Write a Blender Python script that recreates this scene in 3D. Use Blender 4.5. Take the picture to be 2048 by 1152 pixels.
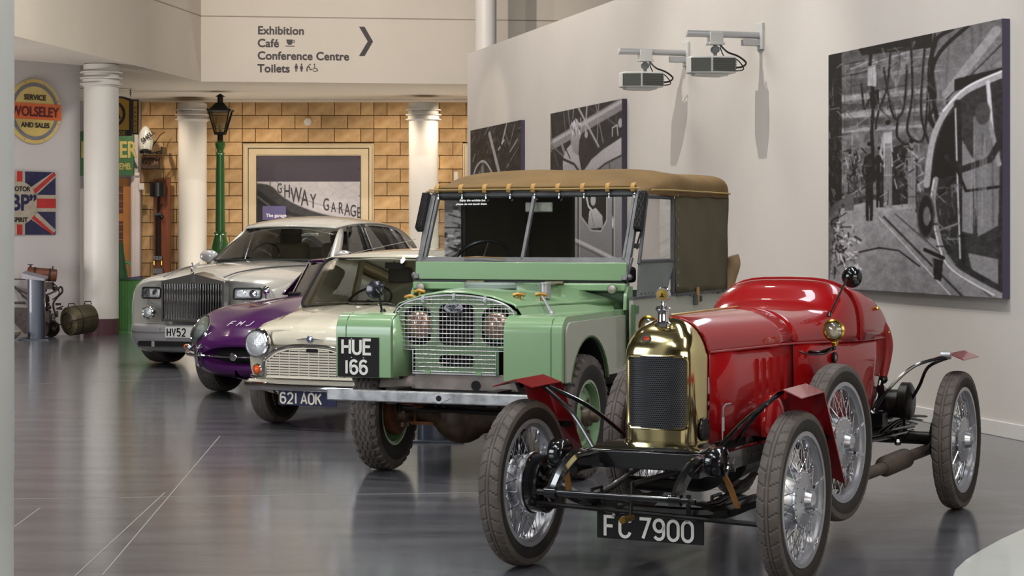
import bpy, bmesh, math, random
import numpy as np
from mathutils import Vector as V, Matrix
R = math.radians
for o in list(bpy.data.objects): bpy.data.objects.remove(o)
SC = bpy.context.scene
COL = SC.collection
random.seed(4)
FPX = 3950.0; CAMH = 1.45; HORIZ = 471.0

# ---------------------------------------------------------------- camera
cd = bpy.data.cameras.new('camera'); cam = bpy.data.objects.new('camera', cd); COL.objects.link(cam)
cam.location = (0, 0, CAMH); cam.rotation_euler = (R(90), 0, 0)
cd.sensor_width = 36; cd.lens = 36*FPX/2048; cd.shift_y = -(576-HORIZ)/2048; cd.clip_end = 200
SC.camera = cam
# ---------------------------------------------------------------- world, exposure
w = bpy.data.worlds.new('world'); SC.world = w; w.use_nodes = True
w.node_tree.nodes['Background'].inputs[0].default_value = (.93, .95, 1, 1)
w.node_tree.nodes['Background'].inputs[1].default_value = .42
vs = SC.view_settings; vs.view_transform = 'Standard'; vs.look = 'None'; vs.gamma = 1; vs.use_curve_mapping = False
vs.exposure = 0.2
# ---------------------------------------------------------------- lamps of the hall, with added fill lamps
def lamp(kind, name, loc, power, color=(1, 1, 1), aim=None, size=None, size_y=None, spot=None, blend=.5, radius=.1):
    ld = bpy.data.lights.new(name, kind); lo = bpy.data.objects.new(name, ld); COL.objects.link(lo)
    lo.location = loc; ld.energy = power; ld.color = color
    if aim is not None: lo.rotation_euler = (V(aim)-V(loc)).to_track_quat('-Z', 'Y').to_euler()
    if kind == 'AREA':
        ld.shape = 'RECTANGLE'; ld.size = size; ld.size_y = size_y or size
    if kind == 'SPOT': ld.spot_size = R(spot); ld.spot_blend = blend; ld.shadow_soft_size = radius
    return lo
WARM = (1, .86, .70); NEUT = (1, .95, .88); COOL = (.86, .93, 1)
# skylight strips high over the hall
for k, (x, y, sx, sy, p) in enumerate([(-4.5, 4, 1.2, 7, 330), (3.0, 3, 1.2, 6, 300), (1.2, 9, .8, 6, 200),
                                       (-1.6, 23, 1.0, 6, 380), (6.0, 20, 1.5, 16, 360)]):
    lamp('AREA', 'skylight_strip', (x, y, 7.6), p, NEUT if k % 2 else COOL, (x, y+.001, 0), sx, sy)
for x, y, p in ((-3.6, 11.5, 480), (-1.4, 10.2, 480), (-3.2, 15.5, 520), (.4, 13.5, 380), (-5.0, 18.5, 520), (-7.4, 12.5, 650), (-6.2, 6.5, 420)):
    lamp('SPOT', 'track_spot', (x, y, 7.2), p, NEUT, (x+.2, y+1.2, 0), spot=95, blend=1, radius=.09)
lamp('SPOT', 'track_spot', (-7.0, 19.5, 7.3), 800, NEUT, (-5.4, 29.5, 4.4), spot=85, blend=1, radius=.09)
lamp('SPOT', 'track_spot', (-5.4, 23.0, 7.2), 520, NEUT, (-4.6, 24.0, 0), spot=100, blend=1, radius=.09)
# tall window light from the left behind the camera
lamp('AREA', 'tall_window', (-11, 4, 3.6), 420, COOL, (1, 11, .6), 5, 4)
lamp('AREA', 'rear_window', (3, -8, 4.0), 480, NEUT, (0, 12, 1.0), 11, 4.5)  # added broad fill behind the camera, no window, brightens the near column
# track spots: pictures and projectors on the white wall, cars, back wall
lamp('SPOT', 'track_spot', (-1.5, 17.6, 6.5), 600, NEUT, (2.1, 19.2, 2.2), spot=66, blend=.6, radius=.03)
lamp('SPOT', 'track_spot', (.0, 13.5, 6.8), 560, (1, .96, .92), (3.0, 16.0, 1.6), spot=58, blend=.6, radius=.03)
lamp('SPOT', 'track_spot', (-3.2, 26.0, 6.2), 160, WARM, (-.3, 28.3, 2.6), spot=26, blend=.5, radius=.05)
lamp('SPOT', 'track_spot', (-2.8, 25.0, 7.2), 950, (1, .88, .82), (-1.9, 32.6, 4.7), spot=72, blend=.9, radius=.05)
for x in (-6.6, -4.6, -2.3, -1.0):
    lamp('SPOT', 'wall_washer', (x, 34.4, 3.8), 112, (1, .84, .66), (x, 36.5, 1.9), spot=95, blend=.8, radius=.05)
lamp('AREA', 'soffit_fill', (-4.4, 34.3, .25), 75, (1, .90, .76), (-4.4, 34.0, 4), 3.4, .5)  # two added lamps hidden behind the cars to brighten the soffit
lamp('AREA', 'soffit_fill', (-.2, 34.6, .25), 45, (1, .90, .76), (-.2, 34.2, 4), 2.0, .5)
lamp('AREA', 'left_wall_fill', (-8.6, 24.6, .8), 115, (1, .95, .92), (-6.0, 28.6, 3.2), 1.6, 1.2)  # added lamp outside the view, lifts the left wall and its soffit

# ---------------------------------------------------------------- helpers
def P(px, py, d): return V(((px-1024)*d/FPX, d, CAMH-(py-HORIZ)*d/FPX))
def lin(c):
    if isinstance(c, str): c = tuple(int(c[i:i+2], 16)/255 for i in (0, 2, 4))
    return tuple(((x+.055)/1.055)**2.4 if x > .04045 else x/12.92 for x in c) + (1,)
MATS = {}
def mat(name, c, rough=.5, metal=0, coat=0, var=.0, vscale=8, bump=0, bscale=40, trans=0, emit=0, alpha=1, objvar=0, c2=None, ior=1.45, stretch=None):
    if name in MATS: return MATS[name]
    m = bpy.data.materials.new(name); m.use_nodes = True; N = m.node_tree.nodes; L = m.node_tree.links
    b = N['Principled BSDF']; col = lin(c)
    b.inputs['Base Color'].default_value = col; b.inputs['Roughness'].default_value = rough; b.inputs['Metallic'].default_value = metal
    b.inputs['Coat Weight'].default_value = coat; b.inputs['Coat Roughness'].default_value = .04; b.inputs['IOR'].default_value = ior
    b.inputs['Transmission Weight'].default_value = trans; b.inputs['Alpha'].default_value = alpha
    if emit: b.inputs['Emission Color'].default_value = col; b.inputs['Emission Strength'].default_value = emit
    tc = N.new('ShaderNodeTexCoord'); src = tc.outputs['Object']
    if stretch:
        mp = N.new('ShaderNodeMapping'); mp.inputs['Scale'].default_value = stretch; L.new(src, mp.inputs[0]); src = mp.outputs[0]
    if var or c2:
        n = N.new('ShaderNodeTexNoise'); n.inputs['Scale'].default_value = vscale; n.inputs['Detail'].default_value = 5; L.new(src, n.inputs['Vector'])
        rp = N.new('ShaderNodeValToRGB'); L.new(n.outputs[0], rp.inputs[0]); rp.color_ramp.elements[0].position = .35; rp.color_ramp.elements[1].position = .65
        a = col if c2 is None else lin(c2)
        rp.color_ramp.elements[0].color = tuple(x*(1-var) for x in a[:3])+(1,)
        rp.color_ramp.elements[1].color = tuple(min(1, x*(1+var)) for x in col[:3])+(1,)
        out = rp.outputs[0]
    else: out = None
    if objvar:
        oi = N.new('ShaderNodeObjectInfo'); hs = N.new('ShaderNodeHueSaturation'); mr = N.new('ShaderNodeMapRange')
        mr.inputs['To Min'].default_value = 1-objvar; mr.inputs['To Max'].default_value = 1+objvar
        L.new(oi.outputs['Random'], mr.inputs[0]); L.new(mr.outputs[0], hs.inputs['Value'])
        if out: L.new(out, hs.inputs['Color'])
        else: hs.inputs['Color'].default_value = col
        out = hs.outputs[0]
    if out: L.new(out, b.inputs['Base Color'])
    if bump:
        n2 = N.new('ShaderNodeTexNoise'); n2.inputs['Scale'].default_value = bscale; n2.inputs['Detail'].default_value = 4; L.new(src, n2.inputs['Vector'])
        bp = N.new('ShaderNodeBump'); bp.inputs['Strength'].default_value = bump; bp.inputs['Distance'].default_value = .01
        L.new(n2.outputs[0], bp.inputs['Height']); L.new(bp.outputs[0], b.inputs['Normal'])
    MATS[name] = m
    return m
def glassmat(name, tint=(1, 1, 1), refl=.5, rough=.0):
    if name in MATS: return MATS[name]
    m = bpy.data.materials.new(name); m.use_nodes = True; N = m.node_tree.nodes; L = m.node_tree.links
    for n in list(N): N.remove(n)
    o = N.new('ShaderNodeOutputMaterial'); t = N.new('ShaderNodeBsdfTransparent'); g = N.new('ShaderNodeBsdfGlossy')
    fr = N.new('ShaderNodeFresnel'); fr.inputs[0].default_value = 1.5; mx = N.new('ShaderNodeMixShader')
    mu = N.new('ShaderNodeMath'); mu.operation = 'MULTIPLY_ADD'; mu.inputs[1].default_value = 1.2; mu.inputs[2].default_value = refl*.06; mu.use_clamp = True
    t.inputs[0].default_value = tuple(tint)+(1,); g.inputs['Roughness'].default_value = rough
    L.new(fr.outputs[0], mu.inputs[0]); L.new(mu.outputs[0], mx.inputs[0]); L.new(t.outputs[0], mx.inputs[1]); L.new(g.outputs[0], mx.inputs[2]); L.new(mx.outputs[0], o.inputs[0])
    MATS[name] = m
    return m

class MB:
    def __init__(s): s.v = []; s.f = []; s.m = []; s.mi = 0
    def add(s, vs, fs):
        o = len(s.v); s.v += [tuple(v) for v in vs]
        for f in fs: s.f.append(tuple(i+o for i in f)); s.m.append(s.mi)
        return s
    def box(s, c, sz, M=None):
        h = [x/2 for x in sz]; vs = [V((c[0]+a*h[0], c[1]+b*h[1], c[2]+d*h[2])) for a in (-1, 1) for b in (-1, 1) for d in (-1, 1)]
        if M is not None: vs = [M @ v for v in vs]
        return s.add(vs, [(0, 1, 3, 2), (4, 6, 7, 5), (0, 4, 5, 1), (2, 3, 7, 6), (0, 2, 6, 4), (1, 5, 7, 3)])
    def hexa(s, bot, top):   # two quads
        return s.add(list(bot)+list(top), [(3, 2, 1, 0), (4, 5, 6, 7), (0, 1, 5, 4), (1, 2, 6, 5), (2, 3, 7, 6), (3, 0, 4, 7)])
    def tube(s, pts, r, n=8, closed=False, caps=True, flat=None):
        pts = [V(p) for p in pts]; N = len(pts); rs = r if isinstance(r, (list, tuple)) else [r]*N
        rows = []; up = None
        for i, p in enumerate(pts):
            if closed: d = pts[(i+1) % N]-pts[i-1]
            else: d = pts[min(i+1, N-1)]-pts[max(i-1, 0)]
            d = d.normalized() if d.length > 1e-9 else V((0, 0, 1))
            if up is None:
                up = V((0, 0, 1)) if abs(d.z) < .9 else V((1, 0, 0))
            up = (up-d*up.dot(d)); up = up.normalized() if up.length > 1e-6 else d.orthogonal().normalized()
            q = d.cross(up); fl = flat or 1
            rows.append([p+(up*math.cos(a)*fl+q*math.sin(a))*rs[i] for a in (2*math.pi*k/n for k in range(n))])
        s.grid(rows, closev=True, closeu=closed)
        if caps and not closed:
            o = len(s.v)-n*N
            s.f.append(tuple(range(o+n-1, o-1, -1))); s.m.append(s.mi); s.f.append(tuple(range(o+n*(N-1), o+n*N))); s.m.append(s.mi)
        return s
    def cyl(s, a, b, r, r2=None, n=20): return s.tube([a, b], [r, r if r2 is None else r2], n)
    def grid(s, rows, closev=False, closeu=False):
        o = len(s.v); nr = len(rows); nc = len(rows[0])
        for r in rows: s.v += [tuple(p) for p in r]
        for i in range(nr if closeu else nr-1):
            for j in range(nc if closev else nc-1):
                a, b = i % nr, (i+1) % nr; c, d = j, (j+1) % nc
                s.f.append((o+a*nc+c, o+a*nc+d, o+b*nc+d, o+b*nc+c)); s.m.append(s.mi)
        return s
    def lathe(s, prof, c, axis=(0, 0, 1), n=32, caps=True):   # prof: (radius, height along axis)
        ax = V(axis).normalized(); u = ax.orthogonal().normalized(); q = ax.cross(u); c = V(c)
        rows = [[c+ax*h+(u*math.cos(a)+q*math.sin(a))*max(r, 1e-4) for a in (2*math.pi*k/n for k in range(n))] for r, h in prof]
        s.grid(rows, closev=True)
        if caps:
            o = len(s.v)-n*len(prof)
            if prof[0][0] > 1e-3: s.f.append(tuple(range(o, o+n))); s.m.append(s.mi)
            if prof[-1][0] > 1e-3: s.f.append(tuple(range(o+n*(len(prof)-1), o+n*len(prof)))); s.m.append(s.mi)
        return s
    def sphere(s, c, r, n=16, sc=(1, 1, 1)):
        m = n//2; c = V(c); rows = []
        for i in range(m+1):
            t = math.pi*i/m
            rows.append([c+V((r*sc[0]*math.sin(t)*math.cos(a), r*sc[1]*math.sin(t)*math.sin(a), r*sc[2]*math.cos(t))) for a in (2*math.pi*k/n for k in range(n))])
        return s.grid(rows, closev=True)
    def prism(s, poly, M, d):      # polygon (x,y) in frame M, extruded d along local z
        n = len(poly); a = [M @ V((x, y, 0)) for x, y in poly]; b = [M @ V((x, y, d)) for x, y in poly]
        return s.add(a+b, [tuple(range(n-1, -1, -1)), tuple(range(n, 2*n))]+[(i, (i+1) % n, n+(i+1) % n, n+i) for i in range(n)])
    def ribbon(s, pts, w, M, d=.002):     # flat stroke in frame M
        pts = [V((p[0], p[1])) for p in pts]; L_ = []; Rr = []
        n = len(pts); cl = (pts[0]-pts[-1]).length < 1e-6
        for i in range(n):
            if cl and i in (0, n-1): t = (pts[1]-pts[0]).normalized()+(pts[-1]-pts[-2]).normalized()
            elif i == 0: t = pts[1]-pts[0]
            elif i == n-1: t = pts[-1]-pts[-2]
            else: t = (pts[i+1]-pts[i]).normalized()+(pts[i]-pts[i-1]).normalized()
            t = t.normalized(); nn = V((-t.y, t.x))
            k = 1
            if 0 < i < n-1:
                k = 1/max(.5, abs(nn.dot(V((-(pts[i+1]-pts[i]).normalized().y, (pts[i+1]-pts[i]).normalized().x)))))
            L_.append(pts[i]+nn*w/2*k); Rr.append(pts[i]-nn*w/2*k)
        for i in range(n-1):
            q = [L_[i], L_[i+1], Rr[i+1], Rr[i]]
            s.hexa([M @ V((p.x, p.y, 0)) for p in q], [M @ V((p.x, p.y, d)) for p in q])
        return s
    def mesh(s, name, smooth=35, recalc=True):
        me = bpy.data.meshes.new(name); me.from_pydata(s.v, [], s.f)
        if any(s.m): me.polygons.foreach_set('material_index', s.m)
        bm = bmesh.new(); bm.from_mesh(me)
        bmesh.ops.remove_doubles(bm, verts=bm.verts, dist=1e-5)
        if recalc: bmesh.ops.recalc_face_normals(bm, faces=bm.faces)
        bm.to_mesh(me); bm.free()
        if smooth:
            me.shade_smooth()
            try: me.set_sharp_from_angle(angle=R(smooth))
            except Exception: pass
        return me
    def build(s, name, m, parent=None, smooth=35, bevel=0, sub=0, solid=0, loc=None, cut=None, recalc=True, segs=2, **props):
        me = s.mesh(name, smooth, recalc)
        for k in (m if isinstance(m, (list, tuple)) else [m]): me.materials.append(k)
        o = bpy.data.objects.new(name, me); COL.objects.link(o)
        if sub:
            md = o.modifiers.new('s', 'SUBSURF'); md.levels = md.render_levels = sub
        if solid:
            md = o.modifiers.new('t', 'SOLIDIFY'); md.thickness = solid; md.offset = -1
        if cut:
            tmp = []
            for c in cut:
                cm = bpy.data.meshes.new('cut'); c2 = c; cm.from_pydata(c2.v, [], c2.f)
                b2 = bmesh.new(); b2.from_mesh(cm); bmesh.ops.recalc_face_normals(b2, faces=b2.faces); b2.to_mesh(cm); b2.free()
                co = bpy.data.objects.new('cut', cm); COL.objects.link(co); tmp.append(co)
                md = o.modifiers.new('b', 'BOOLEAN'); md.operation = 'DIFFERENCE'; md.solver = 'EXACT'; md.object = co
            dg = bpy.context.evaluated_depsgraph_get(); dg.update()
            nm = bpy.data.meshes.new_from_object(o.evaluated_get(dg)); o.modifiers.clear(); o.data = nm; nm.name = name
            for co in tmp: bpy.data.objects.remove(co)
            if smooth: nm.shade_smooth(); nm.set_sharp_from_angle(angle=R(smooth))
        if bevel:
            md = o.modifiers.new('v', 'BEVEL'); md.width = bevel; md.segments = segs; md.limit_method = 'ANGLE'; md.angle_limit = R(40)
        if parent: o.parent = parent
        if loc is not None: o.location = loc
        for k, v in props.items(): o[k] = v
        return o
def empty(name, loc=(0, 0, 0), rz=0, parent=None, **props):
    o = bpy.data.objects.new(name, None); COL.objects.link(o); o.location = loc; o.rotation_euler = (0, 0, rz); o.empty_display_size = .1
    if parent: o.parent = parent
    for k, v in props.items(): o[k] = v
    return o
def frame(o, x, z):     # matrix whose local x,y axes are x and (normal cross x); local z is the normal
    x = V(x).normalized(); z = V(z); z = (z-x*z.dot(x)).normalized(); y = z.cross(x)
    M = Matrix((x, y, z)).transposed().to_4x4(); M.translation = V(o); return M
FY = lambda o: frame(o, (1, 0, 0), (0, -1, 0))          # faces -Y, x right, y up
FX = lambda o: frame(o, (0, 1, 0), (1, 0, 0))           # faces +X
def curve2d(outlines, M, d, name, m, parent=None, bevel=0, **kw):   # flat sheet with holes
    cu = bpy.data.curves.new(name, 'CURVE'); cu.dimensions = '2D'; cu.fill_mode = 'BOTH'; cu.extrude = d/2
    for pl in outlines:
        sp = cu.splines.new('POLY'); sp.points.add(len(pl)-1)
        for i, (x, y) in enumerate(pl): sp.points[i].co = (x, y, 0, 1)
        sp.use_cyclic_u = True
    o = bpy.data.objects.new(name, cu); dg = bpy.context.evaluated_depsgraph_get(); COL.objects.link(o); dg.update()
    me = bpy.data.meshes.new_from_object(o.evaluated_get(dg)); COL.objects.unlink(o); bpy.data.objects.remove(o)
    me.transform(M @ Matrix.Translation((0, 0, d/2))); me.materials.clear(); me.materials.append(m); me.name = name
    o = bpy.data.objects.new(name, me); COL.objects.link(o)
    if parent: o.parent = parent
    if bevel:
        md = o.modifiers.new('v', 'BEVEL'); md.width = bevel; md.segments = 2; md.limit_method = 'ANGLE'
    for k, v in kw.items(): o[k] = v
    return o
def text(s, size, M, m, name='lettering', parent=None, bold=0, d=.002, align='LEFT', sx=1, shear=0, space=1, **kw):
    cu = bpy.data.curves.new(name, 'FONT'); cu.body = s; cu.size = size; cu.extrude = d/2; cu.align_x = align; cu.shear = shear; cu.space_character = space
    o = bpy.data.objects.new(name, cu); COL.objects.link(o); dg = bpy.context.evaluated_depsgraph_get(); dg.update()
    me = bpy.data.meshes.new_from_object(o.evaluated_get(dg)); COL.objects.unlink(o); bpy.data.objects.remove(o)
    if bold:
        bm = bmesh.new(); bm.from_mesh(me); base_ = list(bm.verts)+list(bm.edges)+list(bm.faces)
        for k in range(8):
            g_ = bmesh.ops.duplicate(bm, geom=base_)['geom']; vv_ = [e for e in g_ if isinstance(e, bmesh.types.BMVert)]
            bmesh.ops.translate(bm, verts=vv_, vec=(bold/sx*math.cos(k*math.pi/4), bold*math.sin(k*math.pi/4), 2e-5*k))
        bm.to_mesh(me); bm.free()
    me.transform(M @ Matrix.Translation((0, 0, d/2)) @ Matrix.Diagonal((sx, 1, 1, 1))); me.materials.clear(); me.materials.append(m)
    o = bpy.data.objects.new(name, me); COL.objects.link(o)
    if parent: o.parent = parent
    for k, v in kw.items(): o[k] = v
    return o
def arc(cx, cy, rx, ry, a0, a1, n=10): return [(cx+rx*math.cos(R(a0+(a1-a0)*i/n)), cy+ry*math.sin(R(a0+(a1-a0)*i/n))) for i in range(n+1)]
def rrect(x0, y0, x1, y1, r, n=4):
    return arc(x1-r, y0+r, r, r, -90, 0, n)+arc(x1-r, y1-r, r, r, 0, 90, n)+arc(x0+r, y1-r, r, r, 90, 180, n)+arc(x0+r, y0+r, r, r, 180, 270, n)
# plate lettering, strokes in a 0.6 x 1 box
G = {'F': [[(0, 0), (0, 1), (.55, 1)], [(0, .52), (.45, .52)]], 'C': [arc(.3, .7, .3, .3, 10, 180)+arc(.3, .3, .3, .3, 180, 350)],
     '7': [[(0, 1), (.58, 1), (.2, 0)]], '9': [arc(.3, .7, .28, .3, 0, 360, 18), [(.58, .7)]+arc(.3, .28, .28, .28, 0, -150, 8)], '0': [arc(.3, .7, .29, .3, 0, 180)+arc(.3, .3, .29, .3, 180, 360)+[(.59, .7)]],
     'H': [[(0, 0), (0, 1)], [(.58, 0), (.58, 1)], [(0, .5), (.58, .5)]], 'U': [[(0, 1)]+arc(.29, .29, .29, .29, 180, 360)+[(.58, 1)]],
     'E': [[(.55, 1), (0, 1), (0, 0), (.55, 0)], [(0, .52), (.48, .52)]], '1': [[(.1, 0), (.1, 1)]],
     '6': [arc(.3, .3, .28, .3, 0, 360, 18), arc(.3, .72, .28, .28, 30, 180, 8)+[(.02, .3)]],
     '2': [arc(.29, .72, .28, .28, 165, -10, 9)+[(.5, .5), (.02, 0), (.58, 0)]], 'A': [[(0, 0), (.3, 1), (.6, 0)], [(.1, .3), (.5, .3)]],
     'O': [arc(.3, .7, .29, .3, 0, 180)+arc(.3, .3, .29, .3, 180, 360)+[(.59, .7)]], 'K': [[(0, 0), (0, 1)], [(.55, 1), (.02, .42)], [(.2, .6), (.58, 0)]],
     'V': [[(0, 1), (.28, 0), (.56, 1)]], '5': [[(.52, 1), (.04, 1), (.02, .56)]+arc(.28, .31, .28, .31, 120, -150, 10)], 'J': [[(.5, 1), (.5, .28)]+arc(.25, .27, .25, .27, 0, -160, 6)],
     'N': [[(0, 0), (0, 1), (.56, 0), (.56, 1)]], 'R': [[(0, 0), (0, 1)]+arc(.3, .74, .26, .26, 90, -90, 8)+[(0, .48)], [(.25, .48), (.58, 0)]], 'D': [[(0, 0), (0, 1)]+arc(.2, .5, .36, .5, 90, -90, 8)+[(0, 0)]]}
def plate_text(s, x, y, h, M, m, parent, stroke=.16, gap=.27, wk=1.0, name='characters', space=.3, shear=0):
    mb = MB()
    for ch in s:
        if ch == ' ': x += h*space; continue
        wd = .2 if ch == '1' else .6
        for st in G[ch]: mb.ribbon([(x+(a*wk+b*shear)*h, y+b*h) for a, b in st], stroke*h, M, .003)
        x += h*(wd*wk+gap)
    return mb.build(name, m, parent, smooth=0)
def surf(ob, org, dr):   # first point and normal of an object's finished surface along a ray, in its own space
    dg = bpy.context.evaluated_depsgraph_get(); dg.update(); ok, p, n, _ = ob.evaluated_get(dg).ray_cast(V(org), V(dr).normalized())
    return (p, n) if ok else (V(org), -V(dr).normalized())
def tag(o, label, cat, group=None):
    o['label'] = label; o['category'] = cat
    if group: o['group'] = group
    return o
def catmull(pts, n=6):
    pts = [V(p) for p in pts]; out = []
    for i in range(len(pts)-1):
        a, b, c, d = pts[max(i-1, 0)], pts[i], pts[i+1], pts[min(i+2, len(pts)-1)]
        for k in range(n):
            t = k/n; out.append(.5*((2*b)+(c-a)*t+(2*a-5*b+4*c-d)*t*t+(3*b-a-3*c+d)*t**3))
    return out+[pts[-1]]
# ---------------------------------------------------------------- materials
WHITE = mat('white_wall_paint', 'c9c3bd', .6, var=.02, vscale=1.2, bump=.04, bscale=60)
FASC = mat('fascia_paint', 'cbc2b4', .6, var=.03, vscale=.7, bump=.05, bscale=40)
SOFF = mat('soffit_paint', 'c9c1b6', .7, var=.02, vscale=1)
COLM = mat('column_paint', 'cfcbc4', .42, var=.02, vscale=2)
BRICK = mat('sandstone_block', 'bc9c72', .85, var=.08, vscale=5, bump=.25, bscale=90, objvar=.16, c2='aa8558')
MORT = mat('mortar', '7d6038', .95, var=.1)
STONE = mat('dressed_stone', 'c9b899', .75, var=.05, vscale=3, bump=.1)
DARKP = mat('dark_plum', '3b3440', .5, var=.03)
PEDGE = mat('picture_edge_plum', '463f52', .5)
BLACK = mat('black_paint', '141416', .25, var=.1)
INK = mat('sign_ink', '2b2426', .5)
FLOORM = mat('floor_epoxy', '5a5b62', .2)
GAP = mat('gap_dark', '17140f', .9)
MAROON = mat('maroon_paint', '53343a', .4, var=.05)
def st(o): o['kind'] = 'structure'; return o
# floor: dark grey resin with clouding and fine scratches
N = FLOORM.node_tree.nodes; L = FLOORM.node_tree.links; b = N['Principled BSDF']
tc = N.new('ShaderNodeTexCoord'); n1 = N.new('ShaderNodeTexNoise'); n1.inputs['Scale'].default_value = .9; n1.inputs['Detail'].default_value = 6
mp = N.new('ShaderNodeMapping'); mp.inputs['Scale'].default_value = (1, 5, 1); L.new(tc.outputs['Object'], mp.inputs[0]); L.new(mp.outputs[0], n1.inputs[0])
r1 = N.new('ShaderNodeValToRGB'); L.new(n1.outputs[0], r1.inputs[0])
r1.color_ramp.elements[0].position = .3; r1.color_ramp.elements[0].color = lin('47474c'); r1.color_ramp.elements[1].position = .7; r1.color_ramp.elements[1].color = lin('605f63')
L.new(r1.outputs[0], b.inputs['Base Color'])
n2 = N.new('ShaderNodeTexNoise'); n2.inputs['Scale'].default_value = 7; n2.inputs['Detail'].default_value = 8; L.new(mp.outputs[0], n2.inputs[0])
m2 = N.new('ShaderNodeMapRange'); m2.inputs['To Min'].default_value = .10; m2.inputs['To Max'].default_value = .22; L.new(n2.outputs[0], m2.inputs[0]); L.new(m2.outputs[0], b.inputs['Roughness'])
n3 = N.new('ShaderNodeTexNoise'); n3.inputs['Scale'].default_value = 60; L.new(tc.outputs['Object'], n3.inputs[0])
bp = N.new('ShaderNodeBump'); bp.inputs['Strength'].default_value = .03; bp.inputs['Distance'].default_value = .004; L.new(n3.outputs[0], bp.inputs['Height']); L.new(bp.outputs[0], b.inputs['Normal'])
b.inputs['IOR'].default_value = 1.55

fl = st(MB().box((0, 15, -.05), (34, 50, .1)).build('floor', FLOORM, smooth=0))
jm = mat('floor_joint', '8a8780', .6); j = MB()
def gp(px, py): d = FPX*CAMH/(py-HORIZ); return P(px, py, d)
for a, c in (((20, 998), (1500, 978)), ((440, 872), (205, 1150)), ((150, 1152), (330, 985)), ((20, 770), (370, 757)), ((20, 1060), (80, 1016))):
    p, q = gp(*a), gp(*c); dv = (q-p).normalized(); nn = V((-dv.y, dv.x, 0))*.003
    j.hexa([p+nn, q+nn, q-nn, p-nn], [x+V((0, 0, .0012)) for x in (p+nn, q+nn, q-nn, p-nn)])
j.build('floor_joint_line', jm, fl, smooth=0)

# the free-standing white picture wall: from (-.667,29.61) towards the camera
WD = V((.273, -1, 0)).normalized(); WN = V((-1, -.273, 0)).normalized(); W0 = V((-.667, 29.613, 0))
def wp(t, z, off=0): return W0+WD*t+WN*off+V((0, 0, z))
wl = MB(); wl.hexa([wp(0, 0), wp(27, 0), wp(27, 0, -.25), wp(0, 0, -.25)], [wp(0, 4.171), wp(27, 4.171), wp(27, 4.171, -.25), wp(0, 4.171, -.25)])
wr = st(wl.build('wall_right', WHITE, smooth=0))
bb = MB(); bb.hexa([wp(0, 0, .018), wp(27, 0, .018), wp(27, 0), wp(0, 0)], [wp(0, .11, .018), wp(27, .11, .018), wp(27, .11), wp(0, .11)])
st(bb.build('baseboard_right', mat('skirting_white', 'cfcbc6', .5), smooth=0, bevel=.004))

# outer shell of the hall (out of view, seen in reflections and shading)
HALLW = mat('hall_wall', '857d73', .8); ROOFM = mat('hall_roof', '6c665c', .85); GIRD = mat('roof_girder', 'c9c2b0', .6)
st(MB().box((0, 12, 9.1), (34, 56, .2)).build('ceiling', ROOFM, smooth=0))
st(MB().box((-14.1, 12, 4.5), (.2, 56, 9)).build('wall_left', HALLW, smooth=0))
st(MB().box((13.5, 12, 4.5), (.2, 56, 9)).build('wall_far_right', HALLW, smooth=0))
st(MB().box((0, -12.1, 4.5), (34, .2, 9)).build('wall_rear', HALLW, smooth=0)); st(MB().box((0, 39.6, 4.5), (34, .2, 9)).build('wall_far', HALLW, smooth=0))
for k, y in enumerate((2, 8, 14, 20, 26)):
    g = MB(); rows = [(-13.5+i*1.35, 8.1+.5*math.sin(math.pi*i/20)) for i in range(21)]
    g.tube([(x, y, z-.55) for x, z in rows], .06, 6); g.tube([(x, y, z) for x, z in rows], .06, 6)
    for i in range(20): g.tube([(rows[i][0], y, rows[i][1]-(.55 if i % 2 else 0)), (rows[i+1][0], y, rows[i+1][1]-(0 if i % 2 else .55))], .035, 5)
    st(g.build('trim_girder', GIRD))

# back wall of stone blocks at Y=36.5
YB = 36.5; S = YB/FPX; xb = lambda px: (px-1024)*S; zb = lambda py: CAMH-(py-HORIZ)*S
bw = st(MB().box(((xb(283)+9)/2, YB+.2, 3.2), (9-xb(283), .3, 6.4)).build('wall_back', MORT, smooth=0))
def blk(wd):
    return MB().box((0, 0, 0), (wd-.013, .10, .248-.013)).mesh('brick', 0)
bf, bh = blk(.486), blk(.243)
for me in (bf, bh): me.materials.append(BRICK)
def put(me, x, z):
    o = bpy.data.objects.new('brick', me); COL.objects.link(o); o.parent = bw; o.location = (x, YB+.02+random.uniform(-.008, .004), z); return o
for r in range(17):
    zc = zb(205)-.124-.248*r+.01; full = r % 2 == 1
    if zc < .05: continue
    for x0 in (222, 485, 748):
        X0 = xb(x0)+.0
        xs = [(X0+.243+.486*k, bf) for k in range(5)] if full else [(X0+.1215, bh)]+[(X0+.486*(k+1), bf) for k in range(4)]+[(X0+.1215+.243*9, bh)]
        for x, me in xs:
            hw_ = .243 if me is bf else .1215; lo_, hi_ = max(x-hw_, xb(283)), min(x+hw_, xb(990))
            if zc < zb(285):
                if xb(487) < x < xb(748): continue
                if hi_ > xb(926): hi_ = min(hi_, xb(926))
            if hi_-lo_ < .05: continue
            o = put(me, (lo_+hi_)/2, zc); o.scale.x = (hi_-lo_-.013)/(2*hw_-.013)
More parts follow.
